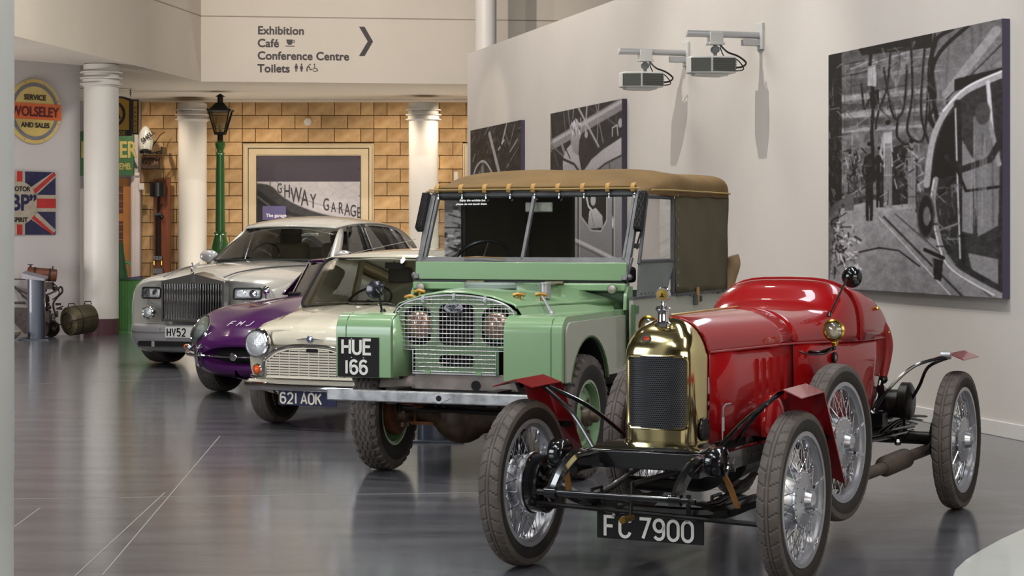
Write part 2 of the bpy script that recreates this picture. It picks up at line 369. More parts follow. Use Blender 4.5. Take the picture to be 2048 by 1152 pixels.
# stone surround with poster
def surround(x0, x1, ytop, nm, label):
    o = MB(); a, bq, t = xb(x0), xb(x1), zb(ytop)
    for k, (ins, dep) in enumerate(((0, .09), (.035, .12), (.055, .10), (.10, .085))):
        wd = (.24-ins) if k == 3 else .03
        if k == 3: wd = .142
        for cx, sx, cz, sz in ((a+ins+wd/2, wd, t/2-ins/2, t-ins), (bq-ins-wd/2, wd, t/2-ins/2, t-ins), ((a+bq)/2, bq-a-2*ins, t-ins-wd/2, wd)):
            o.box((cx, YB-dep/2+.05+(.003 if sx > .5 else 0), cz), (sx, dep, sz))
    me = bpy.data.meshes.new(nm); me.from_pydata(o.v, [], o.f); me.materials.append(STONE); oo = bpy.data.objects.new(nm, me); COL.objects.link(oo); oo.parent = bw; return oo
surround(487, 748, 287, 'trim_stone_surround', '')
surround(926, 1190, 287, 'trim_stone_surround', '')
xr = MB().box((xb(1060), YB+.03, zb(300)/2), (1.9, .02, zb(300))).build('recess_panel', mat('recess_paint', 'b9a68b', .7), bw, smooth=0)
# soffit, fascia
C0 = P(402, 163, 32.06); C0.z = 3.95
FL = P(20, 70, 24.6); FL.z = 3.95
dl = (FL-C0).normalized(); FLL = C0+dl*16; FR = V((9.5, 33.5, 3.95)); FRm = P(935, 168, 32.6); FRm.z = 3.95
FR = C0+(FRm-C0).normalized()*13
JZ = CAMH+439*32.06/FPX
def wallstrip(pts, z0, z1, th, name, m, outward):
    mb = MB()
    for a, c in zip(pts[:-1], pts[1:]):
        q = [V((a.x, a.y, 0)), V((c.x, c.y, 0)), V((c.x, c.y, 0))+outward*th, V((a.x, a.y, 0))+outward*th]
        mb.hexa([p+V((0, 0, z0)) for p in q], [p+V((0, 0, z1)) for p in q])
    return mb.build(name, m, smooth=0)
fa = st(wallstrip([FLL, C0, FR], 3.95, JZ-.008, .3, 'trim_fascia', FASC, V((0, 1, 0))))
st(wallstrip([FLL, C0, FR], JZ+.008, 9, .3, 'wall_upper', FASC, V((0, 1, 0))))
st(wallstrip([FLL, C0, FR], JZ-.01, JZ+.01, .25, 'trim_fascia_joint', mat('fascia_joint_tan', '9a8d7e', .8), V((0, 1.06, 0))))  # strip along the panel joint, darker than the fascia
so = MB(); so.add([V((FLL.x, FLL.y, 3.952)), V((C0.x, C0.y, 3.952)), V((FR.x, FR.y, 3.952)), V((FR.x, 37, 3.93)), V((-14, 37, 3.93)), V((-14, FLL.y, 3.952))], [(0, 1, 2, 3, 4, 5)])
st(so.build('ceiling_soffit', SOFF, smooth=0))
st(MB().box(((-14+9)/2, YB-.15, zb(205)+.25), (23, .9, .5)).build('trim_beam', SOFF, smooth=0))
# lettering of the direction sign on the fascia
FD = (FRm-C0); FD.z = 0; FD.normalize(); FN = V((FD.y, -FD.x, 0))
def fpt(px, py):
    t = (px-1024)/FPX; # intersect ray with fascia line
    k = (t*C0.y-C0.x)/(FD.x-t*FD.y); p = C0+FD*k; return V((p.x, p.y, CAMH-(py-HORIZ)*p.y/FPX))+FN*.003
ps = 32.2/FPX
for s, px, py in (('Exhibition', 515, 68), ('Café', 515, 93.5), ('Conference Centre', 515, 118.5), ('Toilets', 515, 144)):
    text(s, 22.5*ps, frame(fpt(px, py), FD, FN), INK, 'sign_lettering', fa, bold=.0055, d=.004, sx=1.0, space=1.02)
M = frame(fpt(718, 112), FD, FN); u = ps
MB().prism([(x*u, y*u) for x, y in ((0, 0), (11, 0), (28, 29.5), (11, 59), (0, 59), (17.5, 29.5))], M, .004).build('direction_arrow', INK, fa, smooth=0)
M = frame(fpt(571, 93), FD, FN); cp = MB()
cp.prism([(x*u, y*u) for x, y in ((2, 14), (1.5, 13.5), (3, 7), (6, 3.4), (11, 3.4), (13.6, 7), (14.4, 14))], M, .004); cp.prism([(x*u, y*u) for x, y in ((0, 0), (18, 0), (18, 1.6), (0, 1.6))], M, .004)
cp.ribbon([(x*u, y*u) for x, y in ((14, 12.6), (17.5, 12.4), (17.6, 8.6), (13.5, 7.6))], 1.3*u, M, .004); cp.build('cup_symbol', INK, fa, smooth=0)
for k, px in enumerate((592.5, 603, 616, 630)):
    M = frame(fpt(px, 143), FD, FN); g = MB()
    dsk = lambda cx, cy, r: g.prism([(x*u, y*u) for x, y in arc(cx, cy, r, r, 0, 330, 11)], M, .004)
    bx = lambda x0, y0, x1, y1: g.prism([(x0*u, y0*u), (x1*u, y0*u), (x1*u, y1*u), (x0*u, y1*u)], M, .004)
    if k == 0: dsk(0, 14.4, 1.6); bx(-3, 6, 3, 12); bx(-1.9, 0, -.4, 6); bx(.4, 0, 1.9, 6)
    if k == 1: dsk(0, 14.4, 1.6); g.prism([(x*u, y*u) for x, y in ((-1.5, 12), (1.5, 12), (3.4, 6), (1.9, 5), (1.5, 0), (-1.5, 0), (-1.9, 5), (-3.4, 6))], M, .004)
    if k == 2: dsk(4, 14, 1.6); g.ribbon([(-2*u, 0), (-2*u, 7*u), (1*u, 11*u), (4*u, 6*u)], 2.3*u, M, .004); bx(3, 3, 8, 5)
    if k == 3: dsk(-1, 14.4, 1.5); g.ribbon([(-1*u, 12*u), (-.6*u, 6.5*u), (3.5*u, 6.2*u), (5.6*u, 1*u)], 1.6*u, M, .004); g.ribbon([(x*u, y*u) for x, y in arc(0, 4, 4.2, 4.2, 120, 350, 9)], 1.1*u, M, .004)
    g.build('facility_symbol', INK, fa, smooth=0)

# columns
def column(px, d, r, ztop, base=.24, name='column'):
    x = (px-1024)*d/FPX; t = ztop
    c = MB(); c.lathe([(r, base), (r, t-.34), (r*1.07, t-.33), (r*1.07, t-.24), (r*1.02, t-.23), (r*1.02, t-.02), (r*.9, t-.02), (r*.9, t)], (x, d, 0), n=48)
    o = c.build(name, COLM); st(o)
    for k in range(3): MB().lathe([(r*1.05, 0), (r*1.22, .008), (r*1.22, .022), (r*1.05, .034)], (x, d, t-.32+.085*k), n=48, caps=False).build('collar_ring', COLM, o)
    MB().lathe([(r*1.012, 0), (r*1.012, base)], (x, d, 0), n=48).build('column_base', MAROON, o)
    return o
column(202.5, 28.85, .252, 3.96); column(385, 35.6, .255, 3.84); column(847, 35.2, .262, 3.82)
# painted column close to the lens at the left edge
cr = MB().lathe([(.30, 0), (.30, .70), (.302, .705), (.302, 5)], (-1.873, 6.2, 0), n=64).build('column_near', mat('near_column_paint', 'd6d8d4', .45, var=.03, vscale=3)); st(cr)
# round duct standing behind the white wall
st(MB().lathe([(.17, 3.0), (.17, 9)], ((971.5-1024)*31.2/FPX, 31.2, 0), n=32).build('column_duct', COLM))
# left plastered wall carrying the enamel signs
LWM = mat('lilac_white_paint', 'b9b3b2', .6, var=.02, vscale=1.5)
L0 = P(-120, 671, 27.2); L0.z = 0; L1 = P(160, 671, 29.0); L1.z = 0
def lw(t, z, off=0):
    dv = (L1-L0).normalized(); nn = V((dv.y, -dv.x, 0)); return L0+(L1-L0)*t+nn*off+V((0, 0, z))
w_ = MB(); w_.hexa([lw(0, 0), lw(1, 0), lw(1, 0, -.25), lw(0, 0, -.25)], [lw(0, 4.2), lw(1, 3.95), lw(1, 3.95, -.25), lw(0, 4.2, -.25)])
st(w_.build('wall_left_signs', LWM, smooth=0))
# plaster wall with the garage door further back
X0, X1 = xb(60), xb(283)
gd = st(MB().box(((X0+X1)/2, YB-.1, 2.1), (X1-X0, .5, 4.2)).build('wall_garage_front', LWM, smooth=0))
# recess wall on the left between wall and column
lx = lambda px: (px-1024)*36.2/FPX; lz = lambda py: CAMH-(py-HORIZ)*36.2/FPX
WOODO = mat('orange_brown_door_paint', 'a5692a', .45, var=.06, vscale=4)
dr = empty('door_1', (lx(215), 36.13, 0)); dr['kind'] = 'structure'
cx = lx(215)
def rb(x0, x1, z0, z1, y, th, name, m, parent, bevel=.004): return MB().box(((x0+x1)/2-cx, y, (z0+z1)/2), (x1-x0, th, z1-z0)).build(name, m, parent, smooth=0, bevel=bevel)
BRK = mat('brown_brick_glimpse', '5b3b31', .8, var=.2, vscale=12)
dz = lz(356)
rb(lx(172), lx(265), .0, dz, -.005, .02, 'backing', BRK, dr)
for a, c in ((172, 185), (248, 265)): rb(lx(a), lx(c), 0, dz, 0, .06, 'stile', WOODO, dr)
for z0, z1 in ((dz-.16, dz), (lz(443), lz(427)), (lz(560), lz(545)), (0, .2)): rb(lx(172), lx(265), z0, z1, 0, .055, 'rail', WOODO, dr)
LB = mat('pale_brick_joint', '8c7a6e', .9)
for k in range(16):
    z = .25+k*.14
    if z < dz-.2: rb(lx(186), lx(248), z, z+.012, -.012, .02, 'mortar_line', LB, dr, 0)
for z in (lz(394), lz(498)): rb(lx(264), lx(267), z-.05, z+.05, -.03, .02, 'hinge', BLACK, dr, 0)
rb(lx(265), lx(283), 0, lz(352), -.02, .16, 'jamb', mat('door_frame_white', 'c6bcbb', .5), dr); rb(lx(268), lx(274), 0, lz(352), -.11, .03, 'jamb_bead', MATS['door_frame_white'], dr)
rb(lx(160), lx(283), lz(352), lz(346), -.05, .2, 'head', MATS['door_frame_white'], dr)
# ---------------------------------------------------------------- photographic prints, painted as colour attributes on flat sheets
class Art:
    def __init__(s, w, h, asp, base=.2, seed=1):
        s.W, s.H = w, h; s.rng = np.random.RandomState(seed)
        yy, xx = np.mgrid[0:h, 0:w]; s.u = (xx+.5)/w; s.v = (yy+.5)/h; s.asp = asp; s.a = np.full((h, w), float(base)); s.px = 1/w
    def mix(s, mask, val): s.a = s.a*(1-mask)+val*mask
    def line(s, pts, w, val, al=1, w1=None):
        m = np.zeros_like(s.a)
        for i in range(len(pts)-1):
            (x0, y0), (x1, y1) = pts[i], pts[i+1]; dx, dy = x1-x0, (y1-y0)*s.asp; L2 = dx*dx+dy*dy+1e-12
            t = np.clip(((s.u-x0)*dx+(s.v-y0)*s.asp*dy)/L2, 0, 1)
            d = np.hypot(s.u-x0-t*dx, (s.v-y0)*s.asp-t*dy); ww = w if w1 is None else w+(w1-w)*(i+t)/(len(pts)-1)
            m = np.maximum(m, np.clip((ww/2-d)/s.px+.5, 0, 1))
        s.mix(m*al, val)
    def poly(s, pts, val, al=1, val2=None, soft=0):
        n = len(pts); ins = np.zeros(s.a.shape, bool); dm = np.full(s.a.shape, 9.)
        for i in range(n):
            (x0, y0), (x1, y1) = pts[i], pts[(i+1) % n]
            c = ((y0 > s.v) != (y1 > s.v)) & (s.u < (x1-x0)*(s.v-y0)/((y1-y0) or 1e-9)+x0); ins ^= c
            if soft:
                dx, dy = x1-x0, (y1-y0)*s.asp; t = np.clip(((s.u-x0)*dx+(s.v-y0)*s.asp*dy)/(dx*dx+dy*dy+1e-12), 0, 1)
                dm = np.minimum(dm, np.hypot(s.u-x0-t*dx, (s.v-y0)*s.asp-t*dy))
        m = ins.astype(float)
        if soft: m = m*np.clip(dm/soft, 0, 1)
        if val2 is not None:
            ys = [p[1] for p in pts]; g = np.clip((s.v-min(ys))/(max(ys)-min(ys)), 0, 1); val = val*(1-g)+val2*g
        s.mix(m*al, val)
    def ell(s, cx, cy, rx, ry, val, al=1, soft=.15):
        d = np.hypot((s.u-cx)/rx, (s.v-cy)/ry); s.mix(np.clip((1-d)/soft, 0, 1)*al, val)
    def noise(s, amt, n, stretch=1):
        z = s.rng.rand(int(n*s.asp)+2, int(n*stretch)+2); yi = s.v*(z.shape[0]-1.01); xi = s.u*(z.shape[1]-1.01)
        y0 = yi.astype(int); x0 = xi.astype(int); fy = yi-y0; fx = xi-x0
        s.a += amt*((z[y0, x0]*(1-fx)+z[y0, x0+1]*fx)*(1-fy)+(z[y0+1, x0]*(1-fx)+z[y0+1, x0+1]*fx)*fy-.5)
    def sheet(s, M, wd, ht, name, parent, tint=(.98, .94, 1.0)):
        b = s.a.copy()
        for ax_ in (0, 1): b = (np.roll(b, 1, ax_)+2*b+np.roll(b, -1, ax_))/4
        b = .5+(b-.47)*1.18; g = np.clip(b, .10, .90)**2.2
        me = bpy.data.meshes.new(name); W, H = s.W, s.H
        xs = np.linspace(0, wd, W+1); ys = np.linspace(ht, 0, H+1); X, Y = np.meshgrid(xs, ys)
        pts = np.stack([X.ravel(), Y.ravel(), np.zeros(X.size), np.ones(X.size)]); co = (np.array(M) @ pts)[:3].T
        me.vertices.add(len(co)); me.vertices.foreach_set('co', co.ravel())
        i = (np.arange(H)[:, None]*(W+1)+np.arange(W)[None, :]).ravel(); q = np.stack([i, i+W+1, i+W+2, i+1], 1).ravel()
        me.loops.add(len(q)); me.loops.foreach_set('vertex_index', q); me.polygons.add(W*H)
        me.polygons.foreach_set('loop_start', np.arange(0, 4*W*H, 4)); me.update(calc_edges=True)
        at = me.color_attributes.new('print', 'FLOAT_COLOR', 'CORNER')
        c = np.stack([g.ravel()*tint[0], g.ravel()*tint[1], g.ravel()*tint[2], np.ones(g.size)], 1); at.data.foreach_set('color', np.repeat(c, 4, axis=0).ravel())
        if 'photo_print' not in MATS:
            m = mat('photo_print', 'ffffff', .45); n = m.node_tree.nodes.new('ShaderNodeVertexColor'); n.layer_name = 'print'; m.node_tree.links.new(n.outputs[0], m.node_tree.nodes['Principled BSDF'].inputs['Base Color'])
        me.materials.append(MATS['photo_print'])
        o = bpy.data.objects.new(name, me); COL.objects.link(o); o.parent = parent; return o

def picture(t0, t1, z0, z1, label, art):
    root = empty('factory_picture', wp((t0+t1)/2, z0)); tag(root, label, 'picture')
    iv = root.matrix_basis.inverted()
    body = MB(); body.hexa([iv @ wp(t0, z0, .002), iv @ wp(t1, z0, .002), iv @ wp(t1, z0, .06), iv @ wp(t0, z0, .06)], [iv @ wp(t0, z1, .002), iv @ wp(t1, z1, .002), iv @ wp(t1, z1, .06), iv @ wp(t0, z1, .06)])
    body.build('picture_box', PEDGE, root, smooth=0)
    art.sheet(iv @ frame(wp(t0, z0, .0615), WD, WN), t1-t0, z1-z0, 'print', root)
def wt(px):   # wall parameter seen at a column of the photograph
    t = (px-1024)/FPX; Y = 7.417/(t+.273); return (29.613-Y)/-WD.y if False else (29.613-Y)*math.hypot(.273, 1)

# big picture: assembly line
A = Art(300, 410, 1.42, .27, 3)
A.noise(.22, 40); A.noise(.16, 14)
A.poly([(0, 0), (1, 0), (1, .62), (.5, .60), (.1, .62), (0, .6)], .45, .75); A.noise(.14, 50)
rg = A.rng
for k in range(26):    # roof trusses
    y = .05+.3*rg.rand(); x = rg.rand()*.9; A.line([(x, y), (x+.15+.2*rg.rand(), y-.03+.05*rg.rand())], .006, rg.choice([.15, .7, .6]), .7)
for y, hh, v in ((.13, .05, .33), (.195, .018, .6), (.235, .02, .28), (.27, .012, .62), (.30, .02, .3), (.335, .01, .6)):
    A.poly([(.09, y-.012), (.62, y+.012), (.62, y+hh+.012), (.09, y+hh-.004)], v, .85)
A.poly([(.0, 0), (.09, 0), (.09, .62), (.0, .65)], .10, .95); A.noise(.06, 60)
A.poly([(.0, .66), (.09, .62), (.11, 1), (0, 1)], .33, .8)
A.poly([(.09, .66), (.30, .63), (.62, .70), (1, .96), (1, 1), (.0, 1), (.05, .74)], .60, .9, .50); A.noise(.08, 26)
A.line([(.36, .70), (.80, 1)], .012, .22); A.line([(.33, .70), (.74, 1)], .006, .75); A.line([(.43, .69), (.95, 1)], .008, .3)
A.line([(.20, .845), (.33, .825), (.45, .835), (.57, .895)], .008, .12)
for k in range(10): x = .03+.16*rg.rand(); y = .74+.22*rg.rand(); A.line([(x, y), (x+.04, y+.015)], .012, rg.choice([.1, .8]), .8)
A.poly([(.09, .0), (.20, 0), (.60, 0), (.60, .05), (.10, .06)], .3, .6)
A.poly([(.20, 0), (.64, .0), (.64, .055), (.22, .03)], .12)
for x0, x1 in ((.05, .2), (.24, .05), (.40, .42), (.52, .74)): A.line([(x0+.3, .02), (x1+.3, .3)], .014, .5, .6)
# standing men
def man(x, y, h, shirt, legs, lean=0, apron=None):
    w = h*.13
    A.poly([(x-w*.55, y-h*.50), (x+w*.55, y-h*.50), (x+w*.50, y), (x+w*.08, y), (x, y-h*.3), (x-w*.1, y), (x-w*.5, y)], legs)
    A.poly([(x-w*.62, y-h*.84), (x+w*.5, y-h*.85), (x+w*.65, y-h*.46), (x-w*.6, y-h*.46)], shirt)
    A.line([(x-w*.55+lean, y-h*.80), (x-w*1.0, y-h*.62), (x-w*.4, y-h*.52)], w*.32, shirt*.9); A.ell(x, y-h*.92, w*.33, h*.055, .5); A.ell(x, y-h*.955, w*.36, h*.03, .08)
    if apron: A.poly([(x-w*.4, y-h*.72), (x+w*.4, y-h*.72), (x+w*.5, y-h*.2), (x-w*.4, y-h*.2)], apron)
man(.145, .62, .20, .35, .3); man(.18, .61, .18, .2, .25); man(.27, .715, .33, .16, .14); man(.33, .66, .25, .14, .12)
A.poly([(.34, .42), (.52, .40), (.56, .5), (.55, .66), (.34, .66)], .16, .9); A.noise(.05, 50)
A.line([(.30, .44), (.50, .40), (.55, .43)], .02, .35); A.poly([(.36, .655), (.55, .65), (.55, .67), (.36, .675)], .6)
man(.385, .665, .36, .68, .50, apron=.5); man(.525, .72, .33, .45, .52, apron=.5)
A.poly([(.11, .59), (.17, .59), (.17, .67), (.11, .67)], .35); A.poly([(.22, .42), (.30, .41), (.31, .43), (.2, .46)], .35)
# hoist, hoses
A.line([(.28, .02), (.27, .12), (.30, .2), (.285, .35), (.30, .55)], .02, .12); A.poly([(.26, .08), (.31, .08), (.315, .17), (.26, .16)], .75, .8); A.poly([(.27, .19), (.33, .18), (.33, .24), (.28, .25)], .12)
for p in ([(.40, .05), (.38, .18), (.33, .27), (.31, .34)], [(.36, .1), (.42, .3), (.48, .27), (.50, .1)], [(.52, 0), (.53, .22), (.50, .36), (.56, .41), (.60, .38), (.62, .2)],
          [(.66, 0), (.62, .15), (.66, .3), (.70, .38), (.72, .55)], [(.7, .0), (.64, .1), (.66, .25), (.62, .33)], [(.6, .05), (.58, .3), (.64, .46), (.62, .5)], [(.74, .0), (.72, .25), (.78, .5)],
          [(.22, .15), (.24, .25), (.27, .22)], [(.45, .3), (.44, .38), (.5, .42)], [(.9, 0), (.88, .1), (.8, .22)], [(.85, .0), (.86, .18)]):
    A.line([(q.x, q.y) for q in catmull([(a, b, 0) for a, b in p], 6)], .014, .10); A.line([(q.x+.004, q.y) for q in catmull([(a, b, 0) for a, b in p], 6)], .003, .5, .7)
A.poly([(.66, 0), (1, 0), (1, .13), (.7, .28)], .38, .8, .5); A.line([(.72, .24), (.97, .04)], .05, .55); A.line([(.72, .26), (1, .09)], .008, .2); A.poly([(.76, .19), (1, .175), (1, .215), (.76, .235)], .12)
for p in ([(.75, 0), (.65, .04), (.64, .2), (.67, .34), (.72, .45)], [(.83, .0), (.66, .10), (.62, .28), (.65, .36)]): A.line([(q.x, q.y) for q in catmull([(a, b, 0) for a, b in p], 6)], .022, .13)
# car body shell at the right
A.poly([(.60, .56), (.64, .40), (.72, .29), (.84, .22), (1, .19), (1, .98), (.92, .96), (.78, .90), (.68, .80), (.58, .76)], .20)
A.line([(q.x, q.y) for q in catmull([(.61, .58, 0), (.64, .42, 0), (.71, .31, 0), (.82, .24, 0), (1, .2, 0)], 8)], .035, .62); A.line([(q.x, q.y-.008) for q in catmull([(.70, .31, 0), (.82, .235, 0), (1, .195, 0)], 8)], .01, .9)
A.poly([(.66, .44), (.72, .33), (.755, .31), (.76, .55), (.64, .56)], .07); A.poly([(.795, .30), (.92, .24), (.965, .30), (.98, .88), (.86, .88), (.80, .8)], .22); A.noise(.05, 40)
A.line([(.775, .28), (.785, .55), (.80, .88)], .035, .16); A.line([(.765, .30), (.775, .55), (.79, .86)], .008, .75)
A.line([(q.x, q.y) for q in catmull([(.66, .56, 0), (.645, .66, 0), (.69, .82, 0), (.76, .9, 0), (.99, .99, 0)], 8)], .03, .55); A.line([(q.x-.01, q.y) for q in catmull([(.66, .56, 0), (.645, .66, 0), (.69, .82, 0), (.76, .905, 0), (.97, .99, 0)], 8)], .006, .9)
A.line([(.93, .22), (.95, .4), (.985, .52)], .02, .75)
A.ell(.605, .70, .055, .10, .30); A.ell(.605, .70, .045, .085, .14); A.ell(.61, .7, .022, .04, .42)
A.poly([(.855, .34), (.93, .32), (.99, .48), (.98, .74), (.88, .78), (.86, .6)], .46, .8, .55); A.ell(.905, .33, .04, .045, .28)
A.poly([(.80, .42), (.86, .50), (.855, .77), (.80, .76)], .60, .7); A.line([(.72, .48), (.80, .53), (.94, .50), (.99, .44)], .035, .18); A.line([(.74, .47), (.82, .61), (.99, .60)], .014, .13)
A.poly([(.83, .84), (.98, .86), (.98, .95), (.85, .90)], .5); A.line([(.68, .62), (.76, .56)], .015, .08); A.line([(.66, .76), (.78, .73)], .01, .5)
A.line([(.60, .83), (.70, .86)], .02, .1); A.poly([(.64, .86), (.70, .87), (.69, .95), (.65, .94)], .15)
def clutter(x0, y0, x1, y1, n, l, vals, w=.006):
    for k in range(n):
        x, y = x0+(x1-x0)*rg.rand(), y0+(y1-y0)*rg.rand(); a = rg.choice([0, 1.57, 1.57, .8, -.5, 1.3]); q = l*(.4+rg.rand()); A.line([(x, y), (x+q*math.cos(a), y+q*math.sin(a)*.7)], w*(.5+rg.rand()), rg.choice(vals), .8)
clutter(.0, .02, .09, .95, 110, .05, [.05, .3, .45, .15]); clutter(.10, .40, .24, .60, 70, .05, [.1, .2, .65, .5]); clutter(.40, .42, .58, .64, 60, .04, [.08, .3, .5, .7]); clutter(.1, .02, .62, .34, 90, .10, [.15, .3, .45, .6], .004)
clutter(.03, .72, .2, .95, 60, .03, [.1, .8, .7, .3], .008); clutter(.62, .58, .78, .86, 40, .05, [.1, .5, .4]); clutter(.3, .36, .36, .66, 14, .06, [.8, .35], .003)
for x in (.37, .385, .40, .515, .53, .545): A.line([(x, .46), (x+.004, .64)], .004, .35, .6)
for k in range(14): x = .84+.13*rg.rand(); A.line([(x, .40+.1*rg.rand()), (x+.03*(rg.rand()-.5), .74)], .006, rg.choice([.3, .62]), .5)
A.noise(.09, 110); picture(wt(1670), wt(2020), 1.0, 3.0, 'largest black-and-white factory picture, of a car assembly line with hanging hoses', A)

# middle picture: woman beside a car body
A = Art(230, 160, .69, .20, 5); A.noise(.05, 20)
for p, w, v in (([(.05, .4), (1, .06)], .10, .52), ([(.0, .03), (.02, .5)], .012, .5), ([(.2, 0), (.24, .35)], .01, .45), ([(.27, 0), (.31, .3)], .012, .5), ([(.35, 0), (.34, .12)], .015, .5), ([(.42, 0), (.70, .52)], .022, .62), ([(.54, 0), (.52, .3)], .02, .6),
                ([(.66, .0), (.76, .48)], .012, .5), ([(.7, 0), (.68, .45)], .012, .55), ([(.92, 0), (.93, .30), (.76, .14)], .006, .45), ([(.56, .02), (.92, .3)], .005, .4), ([(.17, .4), (.22, .55)], .035, .5), ([(.02, .42), (.2, .58)], .02, .4), ([(.06, .5), (.12, .7)], .01, .4), ([(.88, .42), (.88, .32), (.94, .3), (.95, .42)], .012, .75)):
    A.line(p, w, v, .9)
A.line([(.05, .37), (1, .03)], .03, .66, .8); A.ell(.53, .35, .025, .05, .6); A.ell(.98, .28, .03, .06, .6)
A.poly([(.2, 1), (.19, .62), (.24, .50), (.31, .44), (.40, .47), (.43, .62), (.50, 1)], .62); A.poly([(.3, .2), (.38, .12), (.45, .2), (.46, .34), (.43, .42), (.42, .6), (.35, .55), (.31, .44)], .62, 1, .5)
for k in range(60): x = .31+.15*rg.rand(); y = .12+.18*rg.rand(); A.line([(x, y), (x+.02*rg.rand(), y+.05)], .006, rg.choice([.85, .3]), .7)
A.line([(.2, .62), (.36, .70), (.46, .84)], .022, .2); A.line([(.24, .5), (.3, .62)], .01, .15)
for k in range(8): A.line([(.22+.03*k, .7), (.2+.034*k, 1)], .006, .35, .6)
A.poly([(.47, 1), (.50, .78), (.60, .66), (.75, .56), (1, .44), (1, 1)], .68, 1, .55, soft=.01); A.poly([(.58, 1), (.62, .84), (.78, .74), (1, .66), (1, 1)], .45); A.line([(.6, .86), (.78, .74), (1, .66)], .016, .22); A.line([(.84, .72), (.85, .86)], .01, .25)
A.noise(.05, 90)
# the print continues below the canvas roof of the vehicle: one tall sheet, top part as drawn above
B = Art(230, 330, 1.42, .3, 6); B.a[:160] = A.a; B.a[160:] = .5
B.noise(.04, 20)
vv = 160/330
B.a[:160] = A.a
B.poly([(0, vv), (1, vv), (1, 1), (0, 1)], .62, 1, .46); B.poly([(0, vv), (.12, vv), (.10, 1), (0, 1)], .15); B.line([(.0, .60), (.30, .50), (.5, .49)], .03, .3)
B.poly([(.14, .96), (.12, .72), (.17, .63), (.30, .61), (.37, .70), (.37, .95)], .74, 1, .55); B.ell(.25, .58, .085, .052, .13); B.ell(.29, .60, .035, .03, .6)
for k in range(8): B.line([(.16+.025*k, .66), (.15+.03*k, .94)], .007, .42, .6)
B.line([(.42, .49), (.42, .97)], .03, .30); B.line([(.435, .49), (.435, .97)], .006, .9)
B.poly([(.46, .50), (.74, .49), (.80, .54), (.80, .68), (.73, .745), (.60, .74), (.46, .66)], .12); B.line([(.46, .50), (.46, .66), (.60, .745), (.73, .75), (.805, .69), (.805, .52)], .012, .75)
B.poly([(.55, .735), (.57, .63), (.66, .61), (.75, .66), (.76, .73)], .80, 1, .6); B.ell(.67, .555, .075, .06, .16); B.ell(.625, .565, .04, .038, .72); B.line([(.53, .53), (.56, .60), (.60, .62)], .022, .85); B.line([(.60, .64), (.64, .73)], .005, .4)
B.line([(.885, .49), (.885, 1)], .02, .28); B.line([(.905, .49), (.905, 1)], .006, .85); B.ell(.885, .70, .012, .04, .8); B.line([(.37, .80), (.6, .845), (1, .93)], .03, .80, .8); B.line([(.37, .825), (.6, .87), (1, .955)], .008, .3)
B.noise(.04, 90); picture(wt(1110), wt(1254), 1.0, 3.0, 'middle black-and-white picture, showing a curly-haired worker beside a car body', B)

# far picture: car bodies under trusses
A = Art(200, 280, 1.42, .18, 8); A.noise(.16, 30); rg = A.rng
for k in range(70):
    x = rg.rand(); y = rg.rand()*.75; a = rg.choice([.9, -.5, 2.2]); l = .12+.3*rg.rand(); A.line([(x, y), (x+l*math.cos(a)*.5, y+l*math.sin(a)*.5)], .004+.02*rg.rand(), rg.choice([.1, .55, .7, .4]), .75)
A.line([(.40, .05), (.74, .55)], .05, .55); A.line([(.55, 0), (.85, .55)], .03, .12)
A.poly([(.05, .9), (.06, .42), (.16, .33), (.27, .25), (.30, .33), (.5, .48), (.6, .75), (.62, 1), (.1, 1)], .42, 1, .55); A.poly([(.30, .33), (.40, .36), (.42, .52), (.34, .5)], .15)
A.line([(q.x, q.y) for q in catmull([(.02, .40, 0), (.12, .28, 0), (.28, .24, 0), (.45, .33, 0), (.6, .5, 0)], 6)], .025, .6); A.line([(.22, .28), (.2, .55)], .012, .2); A.ell(.2, .62, .2, .06, .25)
A.noise(.1, 80); picture(wt(949), wt(1050), 1.0, 3.0, 'smallest-looking black-and-white factory picture, nearest the far end of the white wall', A)

# garage poster in the stone surround
po = empty('garage_poster', (xb(617.5), YB-.055, 0)); tag(po, 'large dark poster of a highway garage inside the pale stone surround', 'poster')
iv = po.matrix_basis.inverted(); zt, zm, zl = zb(311.5), zb(363), .35
MB().box((0, .012, (zt+zl)/2), (xb(722)-xb(513), .02, zt-zl)).build('poster_board', DARKP, po, smooth=0)
A = Art(210, 250, 1.2, .62, 11); A.noise(.03, 6); q_ = lambda L_: [(x, y*.66) for x, y in L_]
# curved canopy
up = [(q.x, q.y) for q in catmull([(0, .02, 0), (.14, .06, 0), (.26, .21, 0), (.42, .33, 0), (.66, .44, 0), (1, .53, 0)], 8)]
lo = [(q.x, q.y) for q in catmull([(1, .60, 0), (.6, .50, 0), (.36, .42, 0), (.18, .28, 0), (0, .10, 0)], 8)]
up, lo = q_(up), q_(lo); A.poly(up+lo, .22); A.poly([(q[0], q[1]) for q in lo]+[(0, 1), (1, 1)], .13); A.line(up, .008, .5); A.line([(0, .13), (.25, .30), (1, .40)], .02, .3); A.poly([(.1, .28), (.13, .30), (.13, .9), (.1, .9)], .4)
for k in range(len(up)-1):
    if k > 6: A.line([(up[k][0], up[k][1]-.075), (up[k+1][0], up[k+1][1]-.075)], .004, .3)
A.noise(.06, 40)
pm = iv @ FY((xb(513)+.012, YB-.058, zl)); wd = xb(722)-xb(513)-.024; A.sheet(pm, wd, zm-zl, 'print', po)
LETG = mat('poster_letter_grey', '3c383c', .6); LETL = mat('poster_letter_light', '8d888b', .6)
